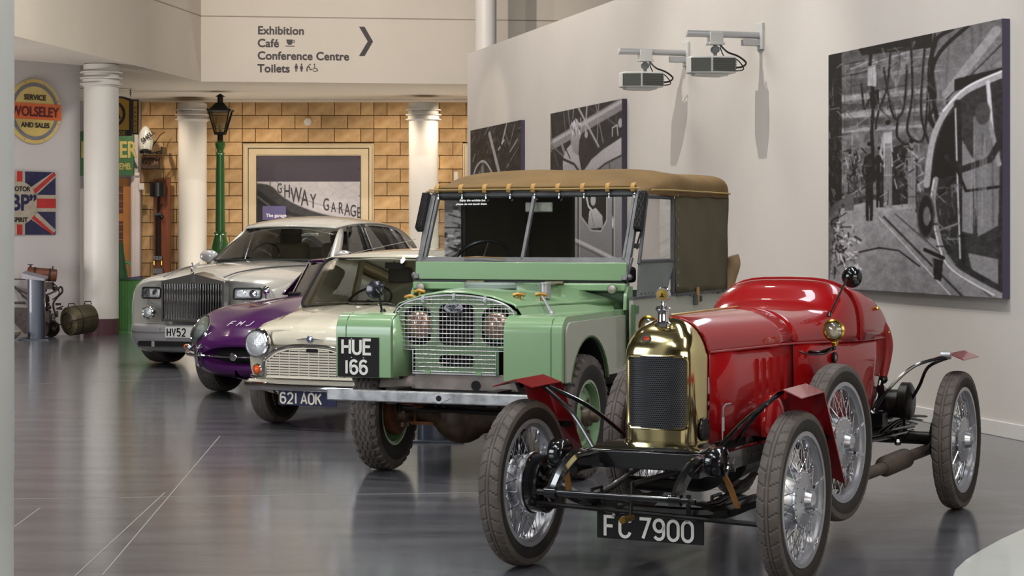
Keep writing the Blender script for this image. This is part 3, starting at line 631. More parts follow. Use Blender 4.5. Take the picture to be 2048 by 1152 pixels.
for ch, x, yb_, yt in (('I', 541, 377, 364), ('G', 560, 386, 366), ('H', 575, 395, 368.5), ('W', 593, 405, 374), ('A', 610, 411, 379), ('Y', 627, 415.5, 387), ('G', 653, 421, 396), ('A', 667.5, 424, 404), ('R', 682, 427, 404), ('A', 695, 431, 406), ('G', 707, 433, 409), ('E', 718, 436, 413.5)):
    a = iv @ V((xb(x), YB-.0595, zb(yb_))); hgt_ = (yb_-yt)*S; text(ch, hgt_*1.40, FY(a), LETG, 'poster_lettering', po, bold=.003, d=.003, sx=.50, align='CENTER')
lb = MB().box((xb(549.5)-po.location.x, -.02, (zb(412)+zb(440))/2), (xb(573)-xb(526), .015, zb(412)-zb(440))).build('caption_panel', mat('caption_purple', '56507a', .5), po, smooth=0)
text('The garage', .085, FY((xb(533)-po.location.x, -.03, zb(434))), mat('caption_white', 'd9d6e0', .5), 'caption_lettering', po, bold=.002)
for x in (516, 719):
    for y in (315, 338, 392, 419): MB().lathe([(.008, 0), (.008, .006)], (xb(x)-po.location.x, -.004, zb(y)), (0, -1, 0), 8).build('fixing_screw', BLACK, po)
# ---------------------------------------------------------------- wheels
TYRE = mat('tyre_rubber', '2a2521', .7, var=.12, vscale=14, bump=.1, bscale=120)
TYREG = mat('worn_tread_rubber', '625b58', .8, var=.08, vscale=10, c2='57504a')
CHROME = mat('chrome', 'd9dadd', .07, 1); ALU = mat('cast_aluminium', 'c2c3c8', .32, 1, var=.05); DULL = mat('galvanised_steel', 'b4b4b6', .42, .7, var=.14, vscale=9)
SILV = mat('silver_wheel_paint', 'b4b5bb', .3, .6); BRASS = mat('polished_brass', 'd2b262', .09, 1); BRASS2 = mat('brass_lamp', 'c79a3c', .2, 1)
GBLK = mat('gloss_black_paint', '0e0e10', .16, coat=.8); OILY = mat('oily_black', '16130f', .35, .2, var=.3, vscale=20); RUST = mat('rusty_iron', '70472c', .75, .2, var=.35, vscale=12)
LENS = glassmat('lens_glass', (.95, .95, .92), 1.5); DARKI = mat('dark_interior', '131211', .8)
def tyre_mesh(Rr, w, ri, pat, nb, name='tyre', na=8, nu=22, mats=None):
    # cross profile u in -1..1 across the tread, then side walls down to the bead
    mb = MB(); rows = []; us = [-1+2*i/nu for i in range(nu+1)]
    for k in range(nb*na):
        a = 2*math.pi*k/(nb*na); ph = (k % na)/na; row = []
        wall = [(-.32, ri, 0), (-.42, ri+.012, 0), (-.50, ri+(Rr-ri)*.35, 0), (-.515, ri+(Rr-ri)*.62, 0)]
        pts = [(x*w, r) for x, r, _ in wall]
        for u in us:
            r = Rr-(.12*abs(u)**3)*(Rr-ri); x = u*w*.5*(.92+.04*abs(u))
            r -= pat(u, ph, k // na); pts.append((x, r))
        pts += [(-x, r) for x, r in [(q[0]*w, q[1]) for q in wall][::-1]]
        rows.append([(x, r*math.cos(a), r*math.sin(a)) for x, r in pts])
    mb.grid(rows, closeu=True); nc = len(rows[0])-1
    mb.m = [0 if (i % nc) < 3 or (i % nc) >= nc-3 else 1 for i in range(len(mb.f))]; me = mb.mesh(name, 28)
    for m in (mats or [TYRE, TYREG]): me.materials.append(m)
    return me
def pat_mg(u, ph, i):
    au = abs(u)
    if .15 < au < .23: return .005
    if au >= .23: return .006 if ((ph+(au-.23)*.45) % 1) < .13 else 0
    return 0
def pat_lr(u, ph, i):
    au = abs(u); z = .055*(1 if ph < .5 else -1)
    if au > .70: return -.004 if (ph < .62) else .014
    for g in (-.62, -.2, .2, .62):
        if abs(u+z-g) < .042: return .008
    return 0
def pat_rib(u, ph, i): return .004 if any(abs(abs(u)-g) < .05 for g in (.18, .55)) else 0
def pat_blk(u, ph, i): return .005 if (abs(u+(.1 if ph < .5 else -.1)-round(u*2.5)/2.5) < .05 or (ph+abs(u)) % 1 < .12) else 0
def mo(me, name, parent, loc=(0, 0, 0), flip=False, rz=0):
    o = bpy.data.objects.new(name, me); COL.objects.link(o); o.parent = parent; o.location = loc
    o.rotation_euler = (0, 0, (math.pi if flip else 0)+rz); return o
def ring(r0, r1, x0, x1, mb=None, n=48, cx=0):    # closed ring about the x axis
    mb = mb or MB(); return mb.lathe([(r0, x0), (r1, x0), (r1, x1), (r0, x1), (r0, x0)], (cx, 0, 0), (1, 0, 0), n, caps=False)
# ================================================================ red vintage racing car
RED = mat('deep_red_paint', '960b10', .3, coat=.9, var=.03, vscale=1.5); RED.node_tree.nodes['Principled BSDF'].inputs['Specular IOR Level'].default_value = .12; REDD = mat('red_wing_paint', '86141a', .25, coat=.6); LEATH = mat('red_leather', '8a2420', .45, var=.08, vscale=12, bump=.08)
BRASSR = mat('radiator_brass', 'e4d39c', .13, 1, bump=.02, bscale=6)
mg = empty('vintage_racing_car', (.6115, 8.41, 0), -R(26.8))
tag(mg, 'dark red vintage open racing car with brass bullnose radiator, nearest the lens', 'car')
# --- wheels
t_mg = tyre_mesh(.365, .092, .272, pat_mg, 37)
rim = MB(); ring(.262, .274, -.036, .036, rim); ring(.262, .280, -.040, -.034, rim); ring(.262, .280, .034, .040, rim); ring(.246, .262, -.020, .020, rim)
me_rim = rim.mesh('rim', 30); me_rim.materials.append(SILV)
hb = MB(); hb.lathe([(.025, -.075), (.075, -.07), (.100, -.05), (.125, -.035), (.13, -.02), (.12, .0), (.10, .03)], (0, 0, 0), (1, 0, 0), 40)
hb.lathe([(.118, .028), (.120, .036), (.108, .040), (.06, .046), (.045, .052), (.042, .062), (.036, .078), (.02, .086), (.0, .088)], (0, 0, 0), (1, 0, 0), 40)
for k in range(6): a = k*math.pi/3; hb.lathe([(.007, 0), (.007, .006)], (.045, .058*math.cos(a), .058*math.sin(a)), (1, 0, 0), 8)
me_hub = hb.mesh('hub', 35); me_hub.materials.append(ALU)
sp = MB()
for k in range(30):
    a = 2*math.pi*k/30; s_ = 1 if k % 2 else -1; b_ = a+s_*.30
    sp.tube([(.034, .112*math.cos(a), .112*math.sin(a)), (.004, .250*math.cos(b_), .250*math.sin(b_))], .0022, 5)
    sp.lathe([(.006, 0), (.0045, .02)], (.003, .238*math.cos(b_), .238*math.sin(b_)), (0, math.cos(b_), math.sin(b_)), 6)
    b2 = a-s_*.26+.1
    sp.tube([(-.03, .10*math.cos(a+.1), .10*math.sin(a+.1)), (-.004, .250*math.cos(b2), .250*math.sin(b2))], .0022, 5)
for k in range(24):
    a = 2*math.pi*k/24; sp.sphere((.041, .113*math.cos(a), .113*math.sin(a)), .004, 6)
me_sp = sp.mesh('spokes', 40); me_sp.materials.append(CHROME)
def mg_wheel(x, y, z, outer, spare=False, lean=0, steer=0):
    e = empty('wheel', (x, y, z), 0, mg); e.rotation_euler = (0, lean, steer)
    for me, nm in ((t_mg, 'tyre'), (me_rim, 'rim'), (me_hub, 'hub'), (me_sp, 'spokes')): mo(me, nm, e, flip=outer < 0)
    return e
for x, y in ((-.622, 0), (.622, 0), (-.622, 2.66), (.622, 2.66)):
    e = mg_wheel(x, y, .365, 1 if x > 0 else -1)
    s_ = -1 if x > 0 else 1
    d = MB(); d.lathe([(.03, .035), (.128, .038), (.133, .045), (.133, .052), (.128, .055), (.128, .115), (.118, .12), (.118, .105), (.02, .105)], (0, 0, 0), (s_, 0, 0), 48)
    d.build('brake_drum', GBLK, e)
    ring(.1285, .136, .040, .050, MB()).build('drum_band', ALU, e).scale = (s_, 1, 1)
    if y == 0:
        k = MB(); random.seed(7)
        for q in range(7): a = q*.9; k.tube([(s_*.10, .03*math.cos(a), .03*math.sin(a)), (s_*.13, .08*math.cos(a), .08*math.sin(a))], .011, 6)
        k.lathe([(.03, .1), (.03, .16)], (0, 0, 0), (s_, 0, 0), 12); k.box((s_*.13, 0, -.06), (.05, .04, .09)); k.build('brake_shoe_gear', OILY, e)
mg_wheel(.455, 1.09, .49, 1, True, lean=-.02, steer=-R(3.5)); mg_wheel(-.50, 1.02, .49, -1, True)
# --- radiator
NR = 14
def rad_sec(z):
    if z <= .93: w, d0 = .170, 0.0
    else: t = min(1, (z-.93)/.166); w = .170*math.sqrt(max(0, 1-t*t)); d0 = .175*(1-math.sqrt(max(0, 1-t*t)))
    w = max(w, .004); pts = []
    for i in range(NR+1):
        a = math.pi*i/NR; c = math.cos(a); s2 = math.sin(a)
        x = -math.copysign(abs(c)**.55, c)*w; y = .175-(.175-d0)*(abs(s2)**.42)
        pts.append((x, y, z))
    return pts
rad = MB(); zs = [.566, .58, .60, .75, .90, .93]+[.93+.166*math.sin(R(a)) for a in range(8, 90, 8)]+[1.096]
rad.grid([rad_sec(z) for z in zs]); rs = rad.build('radiator_shell', BRASSR, mg, smooth=50)
MB().grid([[(x*1.03, .175+(y-.175)*1.03, z) for x, y, _ in rad_sec(.6)] for z in (.560, .572)]).build('base_bead', BRASSR, rs)
# core
CORE = mat('honeycomb_core', '1a1a1c', .35, .4); N_ = CORE.node_tree; bt = N_.nodes.new('ShaderNodeTexBrick'); tcn = N_.nodes.new('ShaderNodeTexCoord'); mp_ = N_.nodes.new('ShaderNodeMapping')
mp_.inputs['Rotation'].default_value = (R(90), 0, 0); N_.links.new(tcn.outputs['Object'], mp_.inputs[0]); N_.links.new(mp_.outputs[0], bt.inputs[0])
bt.inputs['Scale'].default_value = 1; bt.inputs['Brick Width'].default_value = .0095; bt.inputs['Row Height'].default_value = .0085; bt.inputs['Mortar Size'].default_value = .0016; bt.inputs['Mortar Smooth'].default_value = .6
bt.inputs['Color1'].default_value = bt.inputs['Color2'].default_value = (.003, .003, .004, 1); bt.inputs['Mortar'].default_value = (.11, .11, .12, 1); N_.links.new(bt.outputs[0], N_.nodes['Principled BSDF'].inputs['Base Color'])
bpn = N_.nodes.new('ShaderNodeBump'); bpn.inputs['Distance'].default_value = .003; N_.links.new(bt.outputs['Fac'], bpn.inputs['Height']); N_.links.new(bpn.outputs[0], N_.nodes['Principled BSDF'].inputs['Normal'])
def front_y(x): # front of the radiator at mid height
    c = min(1, abs(x)/.165)**(1/.55); s2 = math.sqrt(max(0, 1-c*c)); return .175-.175*s2**.42
oc = rrect(-.133, .628, .137, .935, .022, 5)
g = MB(); xs_ = [-.133+.27*i/12 for i in range(13)]
g.grid([[(x, front_y(x)-.004, z) for x in xs_] for z in (.628, .935)]); g.build('radiator_core', CORE, mg)
lp = []
for x, z in oc: lp.append((x, front_y(x)-.006, z))
MB().tube(lp, .007, 8, closed=True).build('core_surround', BRASSR, mg)
cap = MB(); cap.lathe([(.036, 1.07), (.036, 1.085), (.026, 1.092), (.024, 1.10), (.024, 1.135), (.032, 1.138), (.034, 1.143), (.034, 1.150), (.030, 1.153), (.030, 1.158), (.012, 1.162), (.008, 1.172), (.012, 1.178), (.006, 1.182)], (0, .085, -.012), n=28); cp_ = cap.build('filler_cap', CHROME, mg)
mm = MB(); mm.lathe([(.0, -.010), (.030, -.010), (.032, -.008), (.032, .008), (.030, .012), (0, .012)], (0, .085, 1.196), (0, -1, 0), 28); mm.build('temperature_gauge', CHROME, mg)
MB().lathe([(.024, 0), (.024, .002), (0, .003)], (0, .073, 1.196), (0, -1, 0), 24).build('gauge_face', mat('gauge_face_brass', 'a8893c', .3, .6), cp_)
MB().box((0, .069, 1.188), (.02, .003, .004)).box((0, .069, 1.196), (.006, .003, .012)).build('gauge_marks', BLACK, cp_)
p_, n_ = surf(rs, (-.052, -1, 1.02), (0, 1, -.012)); M = frame(p_-n_*.003, (1, 0, 0), n_)
MB().prism(arc(0, 0, .024, .020, 0, 337.5, 15), M, .006).build('radiator_badge', mat('badge_green', '24382c', .6), mg); MB().prism(arc(0, 0, .0165, .013, 22.5, 337.5, 7), M, .008).build('badge_centre', mat('badge_orange', 'd8481c', .6), mg)
text('MG', .012, M @ Matrix.Translation((-.0095, -.004, .009)), mat('badge_cream', 'd9cf9a', .5), 'badge_letters', mg, bold=.0006)
# --- bonnet and body top as one skin
def sup(a, b_, zc, y, n=20, e=2.3, drop=0):
    out = []
    for i in range(n+1):
        t = math.pi*i/n; c, s2 = math.cos(t), math.sin(t)
        out.append((math.copysign(abs(c)**(2/e), c)*a, y, zc+b_*abs(s2)**(2/e)))
    return out
zc = .948
bn = MB(); bn.grid([sup(a, b_, zc, y, e=e) for y, a, b_, e in ((.165, .176, .15, 2.0), (.18, .176, .155, 2.0), (.45, .205, .16, 2.05), (.75, .238, .163, 2.1), (1.0, .268, .164, 2.2))])
bn.build('bonnet_top', RED, mg, smooth=60, solid=.004, sub=1)
sc = MB(); sc.grid([sup(a, b_, z_, y, e=e) for y, a, b_, z_, e in ((1.004, .269, .165, zc, 2.2), (1.15, .292, .166, .946, 2.3), (1.30, .315, .168, .942, 2.5), (1.42, .335, .178, .938, 2.9), (1.47, .341, .188, .936, 3.0), (1.51, .348, .222, .935, 3.1), (1.56, .358, .268, .934, 3.2), (1.63, .368, .298, .932, 3.3), (1.72, .376, .306, .930, 3.4))])
sc.build('scuttle_cowl', RED, mg, smooth=60, solid=.005, sub=1)
rimp = sup(.377, .307, .930, 1.722, e=3.4); MB().tube(rimp, .006, 6).build('cockpit_edge_bead', RED, mg)
# cockpit sides and tail
for s_ in (1, -1):
    g = MB(); rows = []
    for y, a, tm in ((1.718, .377, 62), (1.80, .380, 50), (1.90, .382, 38), (2.0, .381, 27), (2.1, .378, 16), (2.18, .373, 8), (2.24, .369, 2)):
        rows.append([(s_*a*math.cos(R(tm*i/8))**(2/3.4), y, .929+.305*math.sin(R(tm*i/8))**(2/3.4)) for i in range(9)])
    g.grid(rows); g.build('cockpit_side', RED, mg, smooth=60, solid=.01)
    f = [(.180, .176, .560, .948), (.45, .205, .555, .948), (.75, .238, .548, .948), (1.0, .268, .54, .948)]
    g = MB(); g.grid([[(s_*x, y, zb_), (s_*(x+.002), y, (zb_+zt)/2), (s_*x, y, zt)] for y, x, zb_, zt in f]); g.build('bonnet_side', RED, mg, solid=.003)
    f = [(1.006, .269, .535, .947, 0), (1.3, .315, .515, .942, 0), (1.6, .352, .495, .935, 0), (1.78, .370, .485, .930, -.0), (2.0, .375, .47, .928, -.12), (2.24, .366, .46, .925, -.34)]
    g = MB(); g.grid([[(s_*x*.96, y+k, zb_), (s_*x*.99, y+k*.6, zb_+(zt-zb_)*.4), (s_*x*1.004, y+k*.3, zb_+(zt-zb_)*.75), (s_*x, y, zt)] for y, x, zb_, zt, k in f]); g.build('body_side', RED, mg, smooth=60, solid=.004)
    MB().tube([(s_*x, y, z) for y, x, z in ((.18, .178, .948), (.6, .224, .948), (1.0, .271, .948), (1.3, .318, .942), (1.6, .355, .935), (1.78, .374, .930), (2.0, .378, .928), (2.24, .369, .925))], .005, 6).build('waist_bead', RED, mg)
    MB().tube([(s_*.27, 1.004, .54), (s_*.272, 1.004, .76), (s_*.271, 1.004, .945)], .003, 5).build('panel_joint', GBLK, mg)
    for k in range(5):
        y = .62+.072*k; x = .224+.0001+(y-.6)*.11
        g = MB(); g.grid([[(s_*(x-.004), y, .69), (s_*(x+.012), y+.012, .70), (s_*(x-.003), y+.03, .69)], [(s_*(x-.004), y, .90), (s_*(x+.012), y+.012, .89), (s_*(x-.003), y+.03, .90)]]); g.build('louvre', RED, mg, smooth=60)
MB().tube([(0, .17, 1.105), (0, .6, 1.110), (0, 1.0, 1.114)], .005, 6).build('bonnet_hinge', BRASS, mg)
tl = MB(); tl.grid([[(s*.36, 2.23-.34*(1-t), .46+.465*t) for s in (-1, -.5, 0, .5, 1)] for t in (0, .5, 1)]); tl.build('tail_panel', RED, mg)
MB().box((0, 1.5, .50), (.6, .9, .03)).build('cockpit_floor', DARKI, mg, smooth=0)
# leather seat roll hooked over the back of the body
for s_ in (1, -1):
    g = MB(); pth = catmull([(s_*.22, 2.08, 1.08), (s_*.30, 2.14, 1.05), (s_*.345, 2.19, .98), (s_*.362, 2.225, .90), (s_*.362, 2.225, .82), (s_*.355, 2.20, .72)], 5)
    g.tube(pth, [.014+.022*math.sin(math.pi*(i+2)/(len(pth)+3)) for i in range(len(pth))], 12); g.build('seat_bolster', LEATH, mg)
MB().box((0, 2.14, .86), (.66, .14, .40)).build('seat_back', LEATH, mg, bevel=.05, segs=4)
for y, z in ((2.00, 1.08), (2.2, .95)): MB().sphere((.381, y, z), .011, 8).build('hood_stud', BRASS2, mg)
# blister low on the bonnet side
g = MB(); g.sphere((.235, .80, .60), .1, 24, (.55, 1.35, 1.35)); bl = g.build('side_blister', RED, mg, cut=[MB().box((.2, .8, .40), (.5, .6, .28))])
# base cover and catches
M = FX((.180, .045, .575)); MB().prism(rrect(.0, 0, .105, .10, .045, 5), frame((.170, .07, .572), (0, 1, 0), (1, 0, 0)), .012).build('drain_cover', GBLK, mg, bevel=.004)
ct = MB(); ct.tube([(.185, .30, .56), (.188, .30, .60)], .006, 8); ct.tube([(.190, .30, .60), (.190, .30, .66)], .009, 8); ct.tube([(.19, .30, .66), (.192, .30, .70), (.20, .31, .715), (.205, .36, .715)], .004, 6); ct.build('bonnet_catch', DULL, mg)
# --- wings: inverted-V strips
def guard(xr, sg, prof, nm='mudguard'):
    g = MB(); rows = [[(xr-sg*.09, y+.0, z-.030), (xr, y, z), (xr+sg*.09, y-.03, z-.030)] for y, z in prof]
    g.grid(rows); return g.build(nm, REDD, mg, smooth=0, solid=.004)
for s_ in (1, -1):
    gd_ = guard(s_*.612, s_, [(-.125, .825), (.165, .83), (.46, .415)])
    for y0, z0 in ((-.04, .52), (.28, .56)): MB().tube(catmull([(s_*.26, y0, z0), (s_*.40, (y0+.0)/2+.03, (z0+.80)/2+.02), (s_*.56, .02, .803)], 5), .009, 8).build('guard_stay', GBLK, gd_)
    MB().box((s_*.612, .30, .60), (.17, .02, .025)).build('guard_bracket', GBLK, gd_)
    gd_ = guard(s_*.612, s_, [(2.52, .83), (2.85, .83)])
    MB().tube(catmull([(s_*.30, 2.25, .55), (s_*.36, 2.32, .66), (s_*.47, 2.40, .77), (s_*.62, 2.50, .815)], 5), .009, 8).build('guard_stay', GBLK, gd_)
    MB().tube(catmull([(s_*.42, 2.50, .58), (s_*.47, 2.48, .66), (s_*.52, 2.47, .76), (s_*.62, 2.50, .81)], 5), .009, 8).build('guard_stay', GBLK, gd_)
    MB().lathe([(.02, -.02), (.02, .03)], (s_*.60, 2.50, .82), (s_, 0, 0), 12).build('stay_clamp', DULL, gd_)
# --- lamps, mirror, reflector
for s_ in (1, -1):
    lx_ = .435 if s_ > 0 else -.50; l = MB(); l.lathe([(.015, .07), (.035, .05), (.046, .02), (.050, -.01), (.052, -.016), (.044, -.02), (.040, -.014)], (lx_, 1.12, 1.008), (0, 1, 0), 32, caps=False)
    lo_ = l.build('side_lamp', BRASS2, mg); MB().lathe([(.041, 0), (.03, .008), (0, .012)], (lx_, 1.106, 1.008), (0, -1, 0), 28).build('lens', LENS, lo_)
    MB().lathe([(.042, 0), (.026, -.02), (0, -.028)], (lx_, 1.106, 1.008), (0, -1, 0), 24, caps=False).build('reflector', mat('lamp_reflector', 'e6e2d2', .3, .0, bump=.5, bscale=60), lo_)
    MB().tube([(lx_, 1.12, .96), (lx_, 1.12, .925), (s_*.36, 1.14, .90), (s_*.30, 1.15, .90)], .010, 8).build('bracket', GBLK, lo_)
    MB().lathe([(.014, 0), (.018, .015), (.010, .03)], (lx_, 1.12, .935), (0, 0, 1), 12).build('swivel', BRASS2, lo_)
MB().tube(catmull([(.285, 1.05, .91), (.33, 1.07, .895), (.40, 1.10, .90), (.43, 1.12, .93)], 5), .004, 6).build('lamp_wire', BLACK, mg)
mr = MB(); mr.sphere((.36, 1.64, 1.245), .053, 24, (1, .75, 1)); mr_ = mr.build('mirror', GBLK, mg); MB().tube([(.325, 1.38, 1.06), (.35, 1.60, 1.245)], .0055, 8).lathe([(.014, 0), (.008, .02)], (.325, 1.38, 1.06), (0, .3, 1), 10).build('mirror_arm', GBLK, mr_)
rf = MB().lathe([(.026, 0), (.028, .012), (.022, .016), (.02, .014)], (.334, 1.42, .862), (1, 0, 0), 24).build('fuel_sight_ring', BLACK, mg); MB().lathe([(.021, 0), (.0, .004)], (.346, 1.42, .862), (1, 0, 0), 20).build('sight_disc', mat('pink_reflector', 'b98a88', .2, coat=1), rf)
# --- chassis
ch = MB()
for s_ in (1, -1):
    ch.tube(catmull([(s_*.275, -.46, .392), (s_*.275, -.44, .405), (s_*.275, -.36, .47), (s_*.275, -.24, .515), (s_*.275, -.1, .515)], 5), .026, 8, flat=1.1)
    ch.box((s_*.275, 1.2, .495), (.045, 2.9, .075))
ch.build('chassis_frame', GBLK, mg, smooth=40)
MB().box((0, -.11, .505), (.60, .05, .075)).build('front_crossmember', GBLK, mg, bevel=.006)
ap = MB(); ap.hexa([(-.25, -.12, .545), (.25, -.12, .545), (.24, .10, .550), (-.24, .10, .550)], [(-.24, -.10, .556), (.24, -.10, .556), (.23, .10, .566), (-.23, .10, .566)]); ap.build('front_apron', mat('black_apron_paint', '1b1812', .12, coat=1), mg, bevel=.004)
MB().lathe([(.155, 0), (.15, .012), (.10, .02)], (0, .05, .545), (0, 0, 1), 32).build('radiator_foot', GBLK, mg)
tb = MB(); tb.tube([(-.335, -.455, .393), (.335, -.455, .393)], .013, 12)
for s_ in (1, -1): tb.tube([(s_*.25, -.455, .393), (s_*.30, -.455, .393)], .024, 14); tb.tube([(s_*.325, -.455, .393), (s_*.36, -.455, .393)], .010, 8); tb.sphere((s_*.275, -.43, .42), .012, 8)
tb.build('front_tie_bar', GBLK, mg)
for s_ in (1, -1):
    d = MB(); d.lathe([(.01, -.036), (.058, -.034), (.062, -.028), (.062, .028), (.058, .034), (.045, .036), (.042, .030), (.0, .032)], (s_*.355, -.20, .525), (s_, 0, 0), 32); sh = d.build('shock_absorber', GBLK, mg)
    MB().tube([(s_*.355, -.17, .50), (s_*.37, -.10, .42), (s_*.385, -.04, .32)], .015, 6, flat=.5).build('wooden_arm', mat('varnished_ash', 'a5733e', .6, var=.1, vscale=10), sh)
    ls = MB()
    for k in range(4): ls.tube(catmull([(s_*.275, -.45+.10*k, .385-.012*k), (s_*.275, 0, .335-.014*k), (s_*.275, .48-.12*k, .40-.018*k)], 5), .018, 6, flat=.35)
    ls.tube([(s_*.275, -.05, .30), (s_*.275, -.05, .36), (s_*.275, .05, .36), (s_*.275, .05, .30)], .008, 6); ls.build('leaf_spring', OILY, mg)
ax = MB(); ax.tube(catmull([(-.53, 0, .365), (-.44, 0, .345), (-.33, 0, .30), (-.2, 0, .275), (.2, 0, .275), (.33, 0, .30), (.44, 0, .345), (.53, 0, .365)], 4), .024, 8, flat=1.2)
for s_ in (1, -1): ax.tube([(s_*.53, 0, .29), (s_*.53, 0, .44)], .022, 10); ax.box((s_*.31, 0, .29), (.06, .09, .02))
ax.build('front_axle', OILY, mg)
MB().tube([(-.53, -.11, .295), (.53, -.11, .265)], .011, 8).sphere((-.53, -.11, .295), .022, 8).sphere((.53, -.11, .265), .022, 8).build('track_rod', OILY, mg)
MB().tube([(-.2, .2, .27), (-.45, .12, .3)], .01, 8).build('drag_link', OILY, mg)
sh = MB(); sh.tube([(.05, .1, .435), (.05, -.37, .435)], .013, 10); sh.tube([(.05, -.37, .445), (.05, -.385, .31)], .012, 8, flat=.6); cr_ = sh.build('starting_handle', OILY, mg)
MB().tube([(.05, -.37, .30), (.05, -.47, .30)], .0135, 12).build('handle_grip', mat('worn_brass_sleeve', '8a6a28', .3, .9), cr_)
# number plate
pl = MB().box((0, -.062, .212), (.488, .005, .112)).build('number_plate', mat('plate_black', '0b0a0b', .75), mg, smooth=0)
WPL = mat('plate_white', 'dcdad4', .55); M = FY((0, -.0655, .168))
plate_text('FC', -.205, 0, .082, M, WPL, pl, wk=.95); plate_text('7900', -.045, 0, .082, M, WPL, pl, wk=.95, gap=.22)
for x in (-.165, .17): MB().sphere((x, -.068, .258), .009, 8).build('plate_nut', DULL, pl)
for s_ in (1, -1): MB().box((s_*.17, -.05, .30), (.02, .006, .12)).build('plate_hanger', OILY, mg)
# engine sump, gearbox, rear axle gear, exhaust
e = MB(); e.box((0, .52, .48), (.26, .50, .12)); e.sphere((0, .5, .40), .13, 18, (1, 1.4, .75)); e.tube([(.02, .2, .36), (-.1, -.05, .40)], .03, 10); e.tube([(0, .8, .42), (0, 1.3, .42)], [.12, .08], 16); e.tube([(0, 1.3, .42), (0, 2.5, .37)], .035, 12); e.build('engine_and_gearbox', OILY, mg, bevel=.01)
MB().tube([(.19, .06, .545), (.26, .0, .54)], .02, 8).tube([(.20, .14, .47), (.30, .16, .47)], .03, 10).box((.235, .2, .48), (.07, .16, .07)).build('steering_box', mat('grey_cast_iron', '6d6a66', .5, .5, var=.2, vscale=20), mg)
r_ = MB(); r_.tube([(-.58, 2.66, .365), (.58, 2.66, .365)], .035, 14); r_.sphere((0, 2.64, .37), .14, 20, (1, 1.05, 1)); r_.build('rear_axle', OILY, mg)
for s_ in (1, -1):
    ls = MB()
    for k in range(5): ls.tube(catmull([(s_*.33, 2.12+.09*k, .44-.012*k), (s_*.33, 2.60, .48-.012*k), (s_*.33, 3.1-.1*k, .44-.012*k)], 5), .02, 6, flat=.35)
    ls.tube([(s_*.33, 2.60, .40), (s_*.33, 2.60, .50)], .03, 8); ls.build('rear_spring', OILY, mg)
tk = MB(); tk.tube([(.1, 2.47, .56), (.42, 2.47, .56)], .075, 16).lathe([(0, -.03), (.085, -.03), (.10, -.02), (.10, .02), (.085, .03), (0, .03)], (.40, 2.47, .575), (1, 0, 0), 36); tk.build('hand_brake_drum', OILY, mg)
g = MB(); g.tube([(.25, 2.35, .50), (.27, 2.43, .68)], .012, 8); g.tube([(.27, 2.43, .68), (.28, 2.62, .50)], .012, 8); g.tube([(.24, 2.3, .48), (.26, 2.38, .58), (.28, 2.58, .60)], .01, 8); g.sphere((.28, 2.45, .69), .028, 10); g.sphere((.30, 2.56, .56), .035, 10); g.hexa([(.24, 2.36, .45), (.34, 2.36, .45), (.34, 2.92, .45), (.24, 2.92, .45)], [(.26, 2.40, .66), (.30, 2.40, .66), (.30, 2.62, .58), (.26, 2.62, .58)]); g.box((.30, 2.52, .50), (.10, .6, .05)); g.box((.33, 2.18, .50), (.08, .1, .07)); g.box((.38, 2.6, .52), (.05, .04, .06)); g.tube([(.3, 1.9, .43), (.36, 2.75, .42)], .014, 8); g.tube([(.31, 1.9, .40), (.36, 2.75, .39)], .012, 8); g.sphere((.36, 2.45, .36), .022, 8); g.tube([(.34, 1.75, .43), (.40, 1.55, .36), (.46, 1.45, .34)], .005, 6)
g.build('rear_damper_linkage', GBLK, mg)
MB().box((0, 2.1, .44), (.55, .75, .05)).build('undertray', GBLK, mg, bevel=.01)
ex = MB(); ex.tube([(.25, .9, .33), (.44, 1.2, .285), (.45, 1.86, .288), (.45, 1.88, .290)], .030, 14); ex.tube([(.45, 1.86, .288), (.45, 1.90, .292), (.45, 2.26, .296), (.45, 2.30, .297)], [.032, .052, .052, .032], 18); ex.tube([(.45, 2.30, .297), (.45, 2.95, .30)], .030, 14)
ex.build('exhaust_pipe', mat('burnt_exhaust', '5d5148', .6, .5, var=.2, vscale=6), mg)
# ================================================================ green utility vehicle
GRN = mat('sage_green_paint', '80a077', .24, coat=.6, var=.03, vscale=2); PALE = mat('pale_grey_green_sides', 'a5a898', .3, coat=.5, var=.04, vscale=2); GRND = mat('dark_green_paint', '4f6b49', .4)  # PALE: wing sides, doors and tub in a paler tone than the front
CANV = mat('khaki_canvas', '7a603a', .92, var=.06, vscale=3, bump=.15, bscale=300, c2='735933'); CANVS = mat('khaki_canvas_side', '5d5540', .92, var=.08, vscale=3, bump=.15, bscale=300)
WEB = mat('tan_webbing', 'b98f52', .8, var=.1, vscale=20); PIPE = mat('tan_piping', 'a58a58', .8); TARN = mat('tarnished_aluminium', '646466', .5, .6, var=.18, vscale=7)
GLS = glassmat('window_glass', (.93, .96, .95), 1.0); FROST = mat('milky_plastic_window', 'c4b8b2', .5, alpha=.75, var=.05, vscale=5)
lr = empty('utility_vehicle', (-.197, 12.02, 0), -R(22))
tag(lr, 'sage green utility vehicle with khaki canvas roof and wire-mesh grille', 'car')
t_lr = tyre_mesh(.372, .165, .205, pat_lr, 34, nu=34)
rm = MB(); ring(.196, .212, -.062, .062, rm); ring(.205, .222, -.07, -.058, rm); ring(.205, .222, .058, .07, rm)
rm.lathe([(.196, .02), (.175, .030), (.15, .025), (.125, .045), (.085, .050), (.080, .02), (.0, .02)], (0, 0, 0), (1, 0, 0), 40)
me_r = rm.mesh('rim', 35); me_r.materials.append(GRN)
hb = MB(); hb.lathe([(.075, .02), (.06, .05), (.055, .085), (.035, .09), (.032, .125), (.02, .135), (0, .137)], (0, 0, 0), (1, 0, 0), 28)
